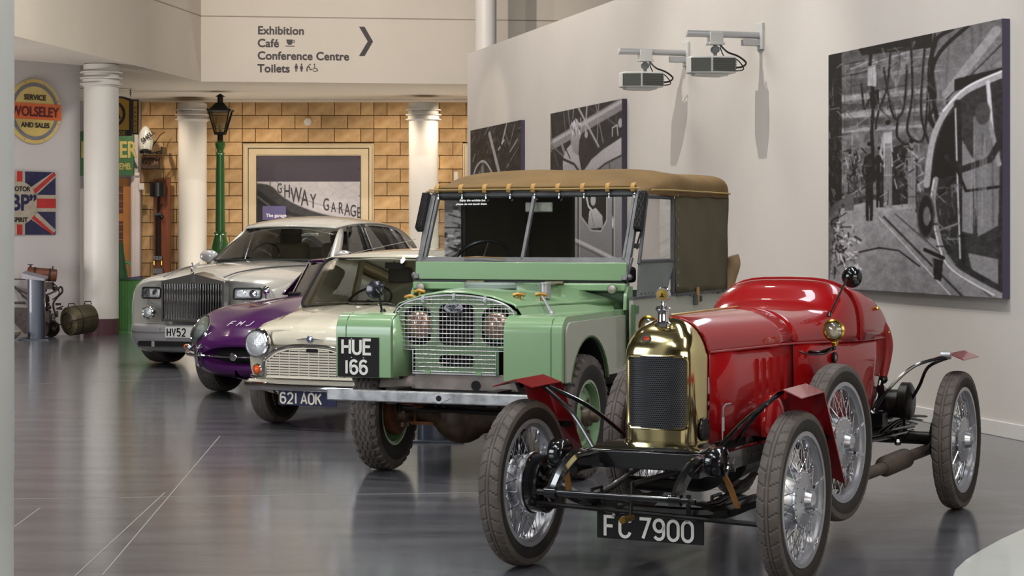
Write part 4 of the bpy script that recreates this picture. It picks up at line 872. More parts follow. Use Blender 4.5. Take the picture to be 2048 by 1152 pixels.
for k in range(5): a = k*1.2566; hb.lathe([(.013, .04), (.013, .065)], (0, .098*math.cos(a), .098*math.sin(a)), (1, 0, 0), 6)
me_h = hb.mesh('hub', 35); me_h.materials.append(mat('greasy_hub', '6b5c50', .5, .5, var=.3, vscale=25))
for x, y, st_ in ((-.635, 0, R(3)), (.635, 0, R(1)), (-.635, 2.03, 0), (.635, 2.03, 0)):
    e = empty('wheel', (x, y, .372), st_, lr)
    for me, nm in ((t_lr, 'tyre'), (me_r, 'rim'), (me_h, 'hub')): mo(me, nm, e, flip=x < 0)
    s_ = -1 if x > 0 else 1
    MB().lathe([(.03, .02), (.14, .03), (.15, .05), (.15, .09), (.13, .10), (.0, .10)], (0, 0, 0), (s_, 0, 0), 32).build('brake_drum', RUST, e)
# front wings with arch, one solid each
def side_poly(y0, y1, zb_, zt, rr):
    a = [(y0, zb_)]+[(y0+rr-rr*math.cos(R(t)), zt-rr+rr*math.sin(R(t))) for t in (0, 15, 30, 45, 60, 75, 90)]+[(y1, zt+.005), (y1, zb_)]
    a += [(.295, zb_)]+[(-.05+.345*math.cos(R(t)), .50+.355*math.sin(R(t))) for t in range(15, 166, 10)]+[(-.385, zb_)]
    return a
for s_ in (1, -1):
    M = Matrix(((0, 0, s_, 0), (1, 0, 0, 0), (0, 1, 0, 0), (0, 0, 0, 1))); M.translation = V((s_*.360, 0, 0))
    g = MB(); g.prism(side_poly(-.50, .60, .606, .985, .10), M, .362); wg = g.build('front_wing', GRN, lr, bevel=.035, segs=3)
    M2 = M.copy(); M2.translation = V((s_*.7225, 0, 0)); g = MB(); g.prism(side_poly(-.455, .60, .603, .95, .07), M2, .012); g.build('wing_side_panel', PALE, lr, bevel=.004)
    cv = [(s_*.728, -.05+.345*math.cos(R(t)), .50+.355*math.sin(R(t))) for t in range(15, 166, 10)]; MB().tube(cv, .010, 6).build('arch_edge', GRND, lr)
    MB().grid([[(s_*x, -.05+.335*math.cos(R(t)), .50+.345*math.sin(R(t))) for t in range(8, 173, 12)] for x in (.34, .715)]).grid([[(s_*.45, -.05+.335*math.cos(R(t))*k, .50+.345*math.sin(R(t))*k) for t in range(8, 173, 12)] for k in (1, .05)]).build('arch_shade_sheet', DARKI, lr)  # dark sheet put inside the green arch in place of its shade
    # inner cheek between wing and grille
    g = MB(); g.add([(s_*.368, -.48, .965), (s_*.368, -.48, .61), (s_*.28, -.22, .61), (s_*.36, -.34, .985)], [(0, 1, 2, 3)]); g.build('wing_cheek', GRN, lr, solid=.004)
# bonnet
def bsec(y, w, zc_, zs, fold):
    return [(-w, y, zs-fold), (-w, y, zs-.012), (-w+.015, y, zs), (-w*.6, y, zs+(zc_-zs)*.66), (-w*.25, y, zc_-.004), (0, y, zc_), (w*.25, y, zc_-.004), (w*.6, y, zs+(zc_-zs)*.66), (w-.015, y, zs), (w, y, zs-.012), (w, y, zs-fold)]
g = MB(); g.grid([bsec(-.365, .385, 1.115, 1.045, .02), bsec(-.34, .39, 1.122, 1.05, .03), bsec(.1, .50, 1.135, 1.055, .035), bsec(.60, .655, 1.15, 1.055, .04)]); bo = g.build('bonnet', GRN, lr, smooth=50, solid=.006)
for s_ in (1, -1):
    g = MB(); g.add([(s_*.385, -.35, 1.030), (s_*.645, .60, 1.03), (s_*.66, .60, .985), (s_*.42, -.35, .98)], [(0, 1, 2, 3)]); g.build('bonnet_valance', GRN, lr)
    MB().tube([(s_*.655, -.502, .61), (s_*.655, -.502, .90), (s_*.655, -.47, .965), (s_*.655, -.40, .988)], .0022, 4).build('wing_seam', GRND, lr)
    h = MB(); h.tube([(s_*.27-.06, .57, 1.148), (s_*.27+.06, .57, 1.148)], .013, 8); h.box((s_*.27, .52, 1.146), (.08, .09, .008)); h.build('bonnet_hinge', mat('aged_hinge', '6b6a52', .6, .4, var=.2, vscale=20), lr)
g = MB(); g.grid([[(.03+.17*math.cos(a)*k, .10+.12*math.sin(a)*k, z) for a in [2*math.pi*i/28 for i in range(28)]] for k, z in ((1, 1.128), (.97, 1.152), (.90, 1.160), (.01, 1.160))], closev=True); g.build('spare_wheel_plinth', mat('grey_rubber_pad', '7f8c86', .5), lr)
def catch(x, y, z, m_=WEB):
    g = MB(); g.tube([(x, y, z), (x, y, z+.035)], .010, 8); g.tube([(x-.035, y-.01, z+.035), (x, y-.005, z+.045), (x+.035, y, z+.035)], .010, 8); g.sphere((x, y, z+.04), .016, 8); return g.build('bonnet_catch', mat('bronze_catch', 'a67a3a', .35, .8, var=.2, vscale=25), lr)
catch(-.37, -.20, 1.04); catch(-.30, -.22, 1.075); catch(.34, -.20, 1.06); catch(.45, -.12, 1.06)
MB().tube([(.45, -.12, 1.10), (.52, -.14, .99)], .010, 8).sphere((.52, -.14, .99), .02, 8).build('catch_strap', DULL, lr)
MB().lathe([(.034, 0), (.034, .08), (.038, .082), (.038, .092), (.0, .094)], (.42, .02, 1.075), (0, 0, 1), 20).build('filler_pipe', DULL, lr)
# radiator panel with openings, lamps behind the mesh
ol = [(-.27, .63), (.27, .63), (.27, .775), (.375, .79)]+[(.385, 1.0)]+[(.355*math.cos(R(t))*1.02, .985+.115*math.sin(R(t))**.8) for t in range(15, 166, 10)]+[(-.385, 1.0), (-.375, .79), (-.27, .775)]
def capsule(x0, z0, x1, z1, r): return rrect(x0, z0, x1, z1, r, 5)[::-1]
curve2d([ol, capsule(-.115, .80, .115, 1.045, .045), capsule(-.115, .675, .115, .74, .03), capsule(-.345, .80, -.16, 1.03, .07), capsule(.16, .80, .345, 1.03, .07)], FY((0, -.345, 0)), .004, 'radiator_panel', GRN, lr)
MB().box((0, -.28, .85), (.66, .02, .42)).build('radiator_matrix', DARKI, lr, smooth=0)
for s_ in (1, -1):
    x = s_*.25; l = MB(); l.lathe([(.082, 0), (.088, .02), (.085, .03), (.078, .028)], (x, -.315, .918), (0, -1, 0), 32); lo_ = l.build('headlamp', GRND, lr)
    MB().lathe([(.079, .028), (.06, .048), (.03, .06), (0, .064)], (x, -.315, .918), (0, -1, 0), 32).build('lamp_glass', mat('coppery_lamp_glass', 'b28c78', .22, .55, coat=1, bump=.4, bscale=30), lo_)
# wire mesh guard
wm = MB(); yg = -.385; zt_ = lambda x: .985+.112*max(0, 1-(x/.385)**2)**.5*1.0
def wire(pts): wm.tube(pts, .0028, 4)
for k in range(31):
    x = -.375+.025*k; z0 = .775 if abs(x) > .268 else .632; wire([(x, yg, z0), (x, yg, min(1.095, zt_(x)))])
for k in range(19):
    z = .645+.025*k; h = .268 if z < .775 else .378
    if z > .99: h = .385*math.sqrt(max(0, 1-((z-.985)/.112)**2))
    if h > .05: wire([(-h, yg-.004, z), (h, yg-.004, z)])
wm.build('wire_mesh', DULL, lr)
edge = [(-.268, yg, .632), (.268, yg, .632), (.268, yg, .77), (.378, yg, .775), (.382, yg, .985)]+[(.382*math.cos(R(t)), yg, .985+.112*math.sin(R(t))) for t in range(10, 171, 10)]+[(-.382, yg, .985), (-.378, yg, .775), (-.268, yg, .77)]
MB().tube(edge, .006, 6, closed=True).build('mesh_border', DULL, lr)
M = FY((0, -.392, 1.022)); bd = MB().prism(arc(0, 0, .062, .030, 0, 345, 23), M, .006).build('oval_badge', mat('badge_aluminium', '8e8f93', .45, .5), lr, bevel=.002)
text('LAND', .021, FY((-.045, -.399, 1.026)), BLACK, 'badge_letters', bd, bold=.0006, shear=.2); text('ROVER', .021, FY((-.02, -.399, 1.003)), BLACK, 'badge_letters', bd, bold=.0006, shear=.2)
MB().ribbon([(.022, .020), (.034, .020), (.0, -.001), (-.03, -.004), (-.022, -.012)], .003, FY((0, -.399, 1.022)), .002).build('badge_flash', BLACK, bd)
for x in (-.20, .0, .20): MB().box((x, yg-.004, 1.075 if x else 1.09), (.018, .012, .035)).sphere((x, yg-.012, 1.07 if x else 1.085), .007, 6).build('mesh_clip', DULL, lr)
for x in (-.17, .16): MB().box((x, yg-.006, .638), (.035, .012, .02)).build('mesh_clip', GRN, lr)
# plate on the left wing, mirror behind it
pl = MB().box((-.572, -.504, .726), (.272, .004, .236)).build('number_plate', mat('plate_brown_black', '0e090b', .75), lr, smooth=0)
M = FY((0, -.5065, .745)); plate_text('HUE', -.674, 0, .084, M, WPL, pl, gap=.24, wk=1.0, stroke=.19); M = FY((0, -.5065, .627)); plate_text('166', -.655, 0, .078, M, WPL, pl, gap=.22, wk=1.0, stroke=.19)
for x in (-.615, -.535):
    for z in (.834, .722): MB().sphere((x, -.508, z), .0045, 8).build('plate_bolt', DULL, pl)
mr = MB(); mr.lathe([(0, -.012), (.048, -.010), (.058, 0), (.05, .012), (.02, .02), (0, .02)], (-.60, -.22, 1.12), (.15, -1, .1), 28); m_ = mr.build('wing_mirror', mat('mirror_back_navy', '17151d', .25, coat=.6), lr)
MB().tube([(-.58, -.25, 1.12), (-.555, -.26, 1.10), (-.55, -.23, 1.0), (-.545, -.22, .985)], .007, 8).lathe([(.022, 0), (.012, .02)], (-.545, -.22, .984), (0, 0, 1), 12).build('mirror_arm', BLACK, m_)
# apron, crossmember, bumper, chassis
g = MB(); g.hexa([(-.30, -.36, .535), (.40, -.36, .535), (.40, -.30, .535), (-.30, -.30, .535)], [(-.26, -.36, .63), (.36, -.36, .63), (.36, -.30, .63), (-.26, -.30, .63)]); g.build('front_apron', mat('bare_grimy_metal', '8a807a', .6, .4, var=.25, vscale=8), lr, bevel=.004)
g = MB(); g.grid([[(x, y, z) for y, z in ((-.37, .54), (-.34, .61), (-.20, .64))] for x in (-.50, -.42, -.34, -.27)]); g.build('apron_wing', MATS['bare_grimy_metal'], lr, solid=.004)
MB().lathe([(.026, 0), (.030, .004), (0, .004)], (.13, -.361, .565), (0, -1, 0), 20).build('starter_hole', DARKI, lr)
bu = MB().box((0, -.60, .507), (1.445, .05, .068)).build('bumper', mat('galvanised_bumper', 'a9a9aa', .42, .7, var=.15, vscale=14, c2='8f8e8e'), lr, bevel=.008, segs=3)
MB().prism([(-.07, 0), (0, .032), (.07, 0), (0, -.032)], FY((.01, -.6255, .507)), .006).build('bumper_plate', DULL, bu); MB().lathe([(.017, 0), (.017, .002), (0, .002)], (.01, -.632, .507), (0, -1, 0), 16).build('crank_hole', DARKI, bu)
ch = MB()
for s_ in (1, -1): ch.box((s_*.32, 1.05, .505), (.07, 3.25, .09))
for y in (-.3, .7, 1.6, 2.6): ch.box((0, y, .50), (.64, .08, .08))
ch.build('chassis_frame', OILY, lr, smooth=0)
ax = MB(); ax.tube([(-.58, 0, .372), (-.44, 0, .36), (-.32, 0, .35), (-.2, 0, .35)], [.06, .045, .06, .12], 12); ax.tube([(-.2, 0, .35), (0, 0, .35), (.3, 0, .355), (.58, 0, .37)], [.13, .11, .05, .06], 14); ax.sphere((-.12, 0, .345), .165, 20, (1.1, .8, 1)); ax.build('front_axle', mat('oily_rusty_axle', '463629', .45, .3, var=.4, vscale=14), lr)
ax = MB(); ax.tube([(-.58, 2.03, .372), (.58, 2.03, .372)], .05, 12).sphere((.10, 2.03, .36), .15, 16); ax.build('rear_axle', OILY, lr)
MB().tube([(-.46, -.16, .40), (.50, -.16, .385)], .014, 8).sphere((.50, -.16, .385), .035, 8).sphere((-.46, -.16, .40), .028, 8).build('track_rod', OILY, lr); MB().tube([(-.20, -.20, .44), (.40, -.20, .415)], .012, 8).sphere((-.2, -.2, .44), .026, 8).build('drag_link', OILY, lr)
for s_ in (1, -1):
    ls = MB()
    for k in range(5): ls.tube(catmull([(s_*.32, -.48+.08*k, .46-.012*k), (s_*.32, 0, .43-.014*k), (s_*.32, .5-.08*k, .46-.012*k)], 4), .03, 6, flat=.25)
    ls.box((s_*.36, 0, .30), (.16, .12, .02)); ls.tube([(s_*.41, -.05, .29), (s_*.41, -.05, .42)], .009, 6); ls.tube([(s_*.28, -.05, .29), (s_*.28, -.05, .42)], .009, 6); ls.build('leaf_spring', RUST, lr)
    sw = MB(); sw.sphere((s_*.52, 0, .372), .085, 16); sw.tube([(s_*.52, 0, .27), (s_*.52, 0, .48)], .04, 12); sw.box((s_*.47, -.10, .39), (.07, .1, .05)); sw.build('swivel_housing', mat('greasy_swivel', '6a5646', .35, .5, var=.4, vscale=20), lr)
MB().box((0, .25, .70), (.5, .8, .35)).build('engine_block', DARKI, lr, smooth=0)
# bulkhead, windscreen
MB().box((0, .64, 1.125), (1.46, .08, .05)).build('scuttle_rail', GRN, lr, bevel=.01); MB().box((0, .64, 1.156), (1.44, .06, .012)).build('scuttle_gap', BLACK, lr, smooth=0)
MB().box((0, .655, 1.222), (1.45, .04, .115)).build('scuttle_panel', GRN, lr, bevel=.006)
MB().box((0, .70, .9), (1.44, .03, .50)).build('bulkhead', GRND, lr, smooth=0)
for s_ in (1, -1):
    g = MB(); g.prism([(.59, .985), (.72, .985), (.72, 1.13), (.64, 1.13), (.60, 1.08)], Matrix(((0, 0, s_, .72*s_), (1, 0, 0, 0), (0, 1, 0, 0), (0, 0, 0, 1))), .02); g.build('bulkhead_side', GRN, lr)
    l = MB().lathe([(.012, 0), (.03, .01), (.034, .022), (.028, .034)], (s_*.655, .595, 1.115), (0, -1, 0), 20); lo_ = l.build('side_lamp', GRND, lr); MB().lathe([(.028, .032), (.018, .042), (0, .046)], (s_*.655, .595, 1.115), (0, -1, 0), 20).build('lens', mat('pale_lamp_lens', '9d918e', .2, coat=1), lo_)
by, bz, ty, tz = .70, 1.285, .925, 1.722
def scr(x, t, off=0): return V((x, by+(ty-by)*t+off*-.9, bz+(tz-bz)*t+off*.45))
up_ = (scr(0, 1)-scr(0, 0)).normalized()
fr = MB()
def bar(a, b_, w_, d_): # bar between points in the screen plane
    a, b_ = V(a), V(b_); dv = (b_-a).normalized(); n_ = V((0, -up_.z, up_.y)); q = dv.cross(n_)
    fr.hexa([a+q*w_/2-n_*d_/2, a-q*w_/2-n_*d_/2, a-q*w_/2+n_*d_/2, a+q*w_/2+n_*d_/2], [b_+q*w_/2-n_*d_/2, b_-q*w_/2-n_*d_/2, b_-q*w_/2+n_*d_/2, b_+q*w_/2+n_*d_/2])
bar(scr(-.72, 0), scr(.72, 0), .045, .03); bar(scr(-.72, 1), scr(.72, 1), .04, .03); bar(scr(0, 0), scr(0, 1), .022, .03)
for s_ in (1, -1): bar(scr(s_*.715, -.28), scr(s_*.715, 1.03), .035, .04); bar(scr(s_*.685, 0), scr(s_*.685, 1), .02, .03)
fr.build('windscreen_frame', TARN, lr, bevel=.003)
for s_ in (1, -1):
    g = MB(); a, b_ = sorted((s_*.01, s_*.685)); g.add([scr(a, .03), scr(b_, .03), scr(b_, .97), scr(a, .97)], [(0, 1, 2, 3)]); g.build('windscreen_pane', GLS, lr, smooth=0)
    # ribbed demister panel hung beside the post
    c = scr(s_*.755, .70, .03); g = MB(); M = Matrix.Translation(c) @ Matrix.Rotation(-R(27), 4, 'X')
    g.box((0, 0, 0), (.045, .045, .27), M)
    for k in range(6): g.box((-.02+.008*k, -.028, 0), (.003, .012, .26), M)
    for k in range(9): g.box((0, -.026, -.12+.03*k), (.046, .006, .003), M)
    dm = g.build('ribbed_lamp_box', mat('black_ribbed_box', '201e1f', .45, .3, var=.2, vscale=20), lr); MB().tube([c+V((0, .01, -.13)), c+V((-.02*s_, .0, -.20)), c+V((-.03*s_, .02, -.24))], .006, 6).box(c+V((-.02*s_, 0, -.22)), (.05, .03, .03)).build('box_bracket', TARN, dm)
    MB().tube([scr(s_*.72, -.25), scr(s_*.735, .05)], .014, 8).sphere(scr(s_*.74, -.22), .022, 8).build('screen_clamp', TARN, lr)
sw = MB(); a_ = V((0, .55, -.84)).normalized()
cc = V((-.44, 1.06, 1.245)); ux, uy = V((1, 0, 0)), V((0, .62, .78)).normalized()
pts = [cc+ux*.215*math.cos(t)+uy*.215*math.sin(t) for t in [2*math.pi*i/40 for i in range(40)]]
sw.tube(pts, .013, 8, closed=True); sw_ = sw.build('steering_wheel', BLACK, lr)
sp_ = MB()
for t in (90, 210, 330): sp_.tube([cc, cc+ux*.21*math.cos(R(t))+uy*.21*math.sin(R(t))], .005, 6)
sp_.tube([cc, cc+V((0, -.3, -.25))], .02, 8); sp_.build('steering_spokes', TARN, sw_)
MB().box(scr(.02, .86, -.06), (.19, .02, .065)).build('rear_view_mirror', mat('mirror_back_cream', 'a8a79a', .4, var=.1, vscale=30), lr, bevel=.008, segs=3)
MB().tube([scr(-.40, .02, .03), scr(-.3, .03, .035), scr(-.10, .0, .035)], .004, 6).build('wiper', mat('amber_wiper', '8a6a42', .5, .4), lr)
Mx = Matrix.Translation(scr(-.52, .88, .012)) @ Matrix(((1, 0, 0, 0), (0, up_.y, -up_.z, 0), (0, up_.z, up_.y, 0), (0, 0, 0, 1)))
STW = mat('sticker_white', 'dcdcdc', .5)
text('Enjoy the exhibits but', .021, Mx, STW, 'window_sticker', lr, bold=.0006, d=.001); text('please do not touch them', .021, Mx @ Matrix.Translation((-.02, -.027, 0)), STW, 'window_sticker', lr, bold=.0006, d=.001)
# canvas tilt
def roofsec(y, zs, zc_, w=.775, e=.3):
    xs = [-w, -w*1.0, -w*.975, -w*.88, -w*.55, -w*.25, 0, w*.25, w*.55, w*.88, w*.975, w*1.0, w]
    hs = [-.10, .20, .62, .88, .95, .985, 1, .985, .95, .88, .62, .20, -.10]
    return [(x, y, zs+(zc_-zs)*(h if h > 0 else 0)+(h if h < 0 else 0)*.5) for x, h in zip(xs, hs)]
g = MB(); rows = [roofsec(.905, 1.735, 1.745, .72), roofsec(.95, 1.745, 1.762, .74), roofsec(1.15, 1.755, 1.815, .77), roofsec(1.38, 1.762, 1.878, .785), roofsec(1.50, 1.765, 1.900, .79), roofsec(1.62, 1.765, 1.898, .785), roofsec(2.0, 1.762, 1.880, .782), roofsec(2.45, 1.765, 1.892, .785), roofsec(2.66, 1.77, 1.905, .79), roofsec(2.76, 1.76, 1.89, .785), roofsec(2.79, 1.735, 1.80, .78)]
rows2 = []
for i in range(len(rows)-1):
    for k in range(4):
        t = k/4; rows2.append([tuple(V(a).lerp(V(b_), t)) for a, b_ in zip(rows[i], rows[i+1])])
rows2.append(rows[-1]); rr = random.Random(3)
rows2 = [[(x, y+rr.uniform(-.006, .006), z+.008*math.sin(x*9+y*7)*math.sin(y*5)+rr.uniform(-.003, .003)) for x, y, z in r_] for r_ in rows2]
g.grid(rows2); g.build('canvas_roof', CANV, lr, smooth=80, sub=2, solid=.004)
for s_ in (1, -1):
    ys = [1.50+1.27*i/16 for i in range(17)]; g = MB(); rows = []
    for i, y in enumerate(ys):
        rows.append([(s_*(.778+.010*math.sin(i*1.9)*(1-k/6)*.6+.006*math.sin(k*2+i)), y+(.02*(k/6)*(1 if i == 16 else 0)), 1.05+.70*k/6+(.0 if k else .02*math.sin(i*.9))) for k in range(7)])
    g.grid(rows); g.build('canvas_side', CANVS, lr, smooth=80, sub=1, solid=.004)
    for k in range(8): MB().lathe([(.010, 0), (.012, .004), (0, .006)], (s_*.786, 1.52, 1.12+.085*k), (s_, 0, 0), 10).build('turn_button', ALU, lr)
    MB().tube([(s_*.79, .96, 1.742), (s_*.795, 1.3, 1.746), (s_*.797, 1.5, 1.748), (s_*.795, 2.1, 1.75), (s_*.795, 2.77, 1.752)], .006, 6).build('piping', PIPE, lr)
    g = MB(); g.box((s_*.79, 1.98, 1.04), (.012, .03, .11)); g.build('side_strap', WEB, lr); MB().box((s_*.79, 1.93, 1.01), (.02, .04, .07)).box((s_*.79, 2.04, 1.015), (.02, .02, .04)).build('strap_cleat', TARN, lr)
# rear curtain: closed at the sides, open in the middle
for a, b_ in ((-.775, -.40), (.40, .775)):
    g = MB(); g.grid([[(a+(b_-a)*i/6, 2.77+.012*math.sin(i*2.1), 1.05+.73*k/5) for k in range(6)] for i in range(7)]); g.build('rear_curtain', CANVS, lr, smooth=80, solid=.004)
MB().tube(catmull([(.74, 2.86, 1.05), (.77, 2.86, 1.15), (.80, 2.85, 1.24), (.79, 2.84, 1.30)], 5), .05, 12).build('rolled_curtain', mat('tan_canvas_roll', '9a8162', .9, var=.1), lr)
MB().tube([(-.70, .90, 1.765), (.70, .90, 1.765)], .016, 8, flat=.6).build('canvas_front_hem', CANV, lr); MB().tube([(-.74, .885, 1.752), (.74, .885, 1.752)], .005, 6).build('piping', PIPE, lr)
for k in range(9):
    x = -.685+.171*k; g = MB(); g.grid([[(x-.014, y, z), (x+.014, y, z)] for y, z in ((.95, 1.79), (.90, 1.785), (.882, 1.765), (.885, 1.735), (.90, 1.728))]); s2 = g.build('roof_strap', WEB, lr, solid=.003)
    MB().sphere((x+.01, .893, 1.715), .010, 8).box((x+.01, .893, 1.70), (.008, .008, .02)).build('strap_buckle', ALU, s2)
# hoops, doors, side screens, tub
for y in (1.52, 2.72): MB().tube([(-.76, y, 1.0), (-.76, y, 1.68), (-.68, y, 1.80), (-.3, y, 1.875), (.3, y, 1.875), (.68, y, 1.80), (.76, y, 1.68), (.76, y, 1.0)], .014, 8).build('hoop', TARN, lr)
for s_ in (1, -1):
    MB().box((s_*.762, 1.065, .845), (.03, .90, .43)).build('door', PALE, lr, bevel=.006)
    MB().box((s_*.765, 1.06, 1.058), (.034, .90, .014)).build('door_capping', TARN, lr)
    MB().tube([(s_*.785, .60, .80), (s_*.785, .60, 1.02)], .014, 8).box((s_*.782, .66, .985), (.01, .09, .05)).box((s_*.782, .66, .70), (.01, .09, .05)).build('door_hinge', GRND, lr)
    MB().tube([(s_*.785, .585, .62), (s_*.785, .585, .90)], .005, 6).tube([(s_*.785, .615, .62), (s_*.785, .615, .90)], .005, 6).build('hinge_rod', GRND, lr)
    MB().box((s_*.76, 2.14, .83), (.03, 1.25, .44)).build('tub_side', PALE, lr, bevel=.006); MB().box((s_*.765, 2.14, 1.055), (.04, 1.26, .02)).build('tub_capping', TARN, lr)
    g = MB(); g.prism([(.75, 1.065), (1.30, 1.065), (1.47, 1.24), (1.47, 1.285), (.78, 1.285)], Matrix(((0, 0, s_, s_*.755), (1, 0, 0, 0), (0, 1, 0, 0), (0, 0, 0, 1))), .012); g.build('side_screen_panel', mat('grey_vinyl_panel', '7f8583', .5, .2, var=.08, vscale=5), lr)
    f = MB()
    for (ya, za), (yb_, zb_) in (((.80, 1.285), (1.48, 1.285)), ((.93, 1.70), (1.48, 1.70)), ((.78, 1.27), (.94, 1.71)), ((1.48, 1.07), (1.48, 1.71)), ((1.30, 1.07), (1.48, 1.26))): f.tube([(s_*.762, ya, za), (s_*.762, yb_, zb_)], .013, 6)
    f.build('side_screen_frame', TARN, lr)
    for k in range(7): MB().sphere((s_*.770, .80+.08*k, 1.082), .006, 6).build('rivet', TARN, lr)
    g = MB(); g.add([(s_*.762, .82, 1.29), (s_*.762, 1.20, 1.29), (s_*.762, 1.20, 1.70), (s_*.762, .95, 1.70)], [(0, 1, 2, 3)]); g.build('sliding_pane', FROST if s_ > 0 else GLS, lr, smooth=0)
    g = MB(); g.add([(s_*.758, 1.18, 1.29), (s_*.758, 1.47, 1.29), (s_*.758, 1.47, 1.70), (s_*.758, 1.18, 1.70)], [(0, 1, 2, 3)]); g.build('side_pane', GLS, lr, smooth=0)
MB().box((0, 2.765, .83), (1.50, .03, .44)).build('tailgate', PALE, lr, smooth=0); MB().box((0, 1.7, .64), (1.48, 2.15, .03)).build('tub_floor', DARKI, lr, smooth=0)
MB().box((0, 1.35, .86), (1.30, .45, .20)).build('seat_cushion', mat('dark_seat_vinyl', '1f1d1c', .6), lr, bevel=.04, segs=3); MB().box((0, .80, 1.20), (1.40, .25, .10)).build('dashboard', mat('dash_dark', '26292a', .6), lr, bevel=.02)
# ================================================================ body helper for the closed cars
def half2full(y, pts, bow):
    w = max(p[0] for p in pts); L_ = [(-x, y+bow*(abs(x)/w)**3, z) for x, z in pts]; R_ = [(x, y+bow*(abs(x)/w)**3, z) for x, z in pts[:-1]][::-1]
    return L_+R_
def body(st_, name, m, parent, sub=2, n=2, cut=None, caps=True, smooth=75):
    rows = []
    for i in range(len(st_)-1):
        a, b_ = st_[max(i-1, 0)], st_[i]; c, d = st_[i+1], st_[min(i+2, len(st_)-1)]
        for k in range(n):
            t = k/n; f = lambda p, q, r_, s_: .5*((2*q)+(r_-p)*t+(2*p-5*q+4*r_-s_)*t*t+(3*q-p-3*r_+s_)*t**3)
            rows.append((b_[0]+(c[0]-b_[0])*t, [(f(a[1][j][0], b_[1][j][0], c[1][j][0], d[1][j][0]), f(a[1][j][1], b_[1][j][1], c[1][j][1], d[1][j][1])) for j in range(len(b_[1]))], f(a[2], b_[2], c[2], d[2])))
    rows.append(st_[-1]); g = MB(); g.grid([half2full(*r_) for r_ in rows])
    if caps:
        nc = 2*len(st_[0][1])-1
        for base, rw in ((0, rows[0]), (nc*(len(rows)-1), rows[-1])):
            # inset cap strip joining left and right points, keeps the front flat
            h = (nc-1)//2
            for j in range(h): 
                a, b_, c, d = base+j, base+j+1, base+nc-2-j, base+nc-1-j
                if b_ == c: g.f.append((a, b_, d)); g.m.append(0)
                else: g.f.append((a, b_, c, d)); g.m.append(0)
    return g.build(name, m, parent, smooth=smooth, sub=sub, cut=cut)
def arch(x, y, z, r, w=.6): 
    g = MB(); g.tube([(x-w/2, y, z), (x+w/2, y, z)], r, 28); return g
def quadgrid(p00, p10, p11, p01, nx, ny, bx=0, bz=0, nrm=(0, -1, 0)):   # curved quad: corners bl, br, tr, tl bulging along nrm
    rows = []; nrm = V(nrm)
    for j in range(ny+1):
        v = j/ny; r_ = []
        for i in range(nx+1):
            u = i/nx; p = V(p00).lerp(V(p10), u).lerp(V(p01).lerp(V(p11), u), v)
            r_.append(p+nrm*(bx*4*u*(1-u)+bz*4*v*(1-v)))
        rows.append(r_)
    return rows
def winloop(rows, rad=.12, n=5):   # rounded-corner loop over a curved grid (uv space)
    ny, nx = len(rows)-1, len(rows[0])-1
    def at(u, v):
        x, y = min(max(u, 0), 1)*nx, min(max(v, 0), 1)*ny; i, j = min(int(x), nx-1), min(int(y), ny-1); fx, fy = x-i, y-j
        return V(rows[j][i]).lerp(V(rows[j][i+1]), fx).lerp(V(rows[j+1][i]).lerp(V(rows[j+1][i+1]), fx), fy)
    out = []; ru = rad if isinstance(rad, tuple) else (rad, rad)
    for u0, v0, a0 in ((1-ru[0], ru[1], -90), (1-ru[0], 1-ru[1], 0), (ru[0], 1-ru[1], 90), (ru[0], ru[1], 180)):
        for k in range(n+1): a = R(a0+90*k/n); out.append(at(u0+ru[0]*math.cos(a), v0+ru[1]*math.sin(a)))
    return out
def simple_wheel(parent, x, y, Rr, w, ri, me_t, rimm, capm, st_=0, nslot=0):
    e = empty('wheel', (x, y, Rr), st_, parent); s_ = 1 if x > 0 else -1
    mo(me_t, 'tyre', e, flip=x < 0)
    g = MB(); g.lathe([(ri*.98, -w*.45), (ri*.9, -w*.3), (ri*.85, -.0), (ri*.55, w*.1), (ri*.5, w*.30), (ri*.80, w*.30), (ri*.93, w*.36), (ri*.99, w*.45), (ri*1.02, w*.46)], (0, 0, 0), (s_, 0, 0), 36, caps=False); g.build('rim', rimm, e)
    MB().lathe([(0, w*.42), (ri*.3, w*.40), (ri*.45, w*.34), (ri*.5, w*.28)], (0, 0, 0), (s_, 0, 0), 28, caps=False).build('hub_cap', capm, e)
    MB().lathe([(.02, -w*.1), (ri*.85, -w*.15), (ri*.85, -w*.35), (0, -w*.4)], (0, 0, 0), (s_, 0, 0), 24).build('brake', RUST, e)
    return e
SEAL = mat('black_rubber_seal', '19181a', .5); GLT = glassmat('tinted_glass', (.80, .84, .82), 1.4); GLD = glassmat('dark_tinted_glass', (.42, .44, .45), 1.6)
HLG = mat('headlamp_glass', 'e2e5e8', .12, .5, coat=1, bump=.8, bscale=45); AMB = mat('amber_lens', 'd8581c', .2, coat=1)

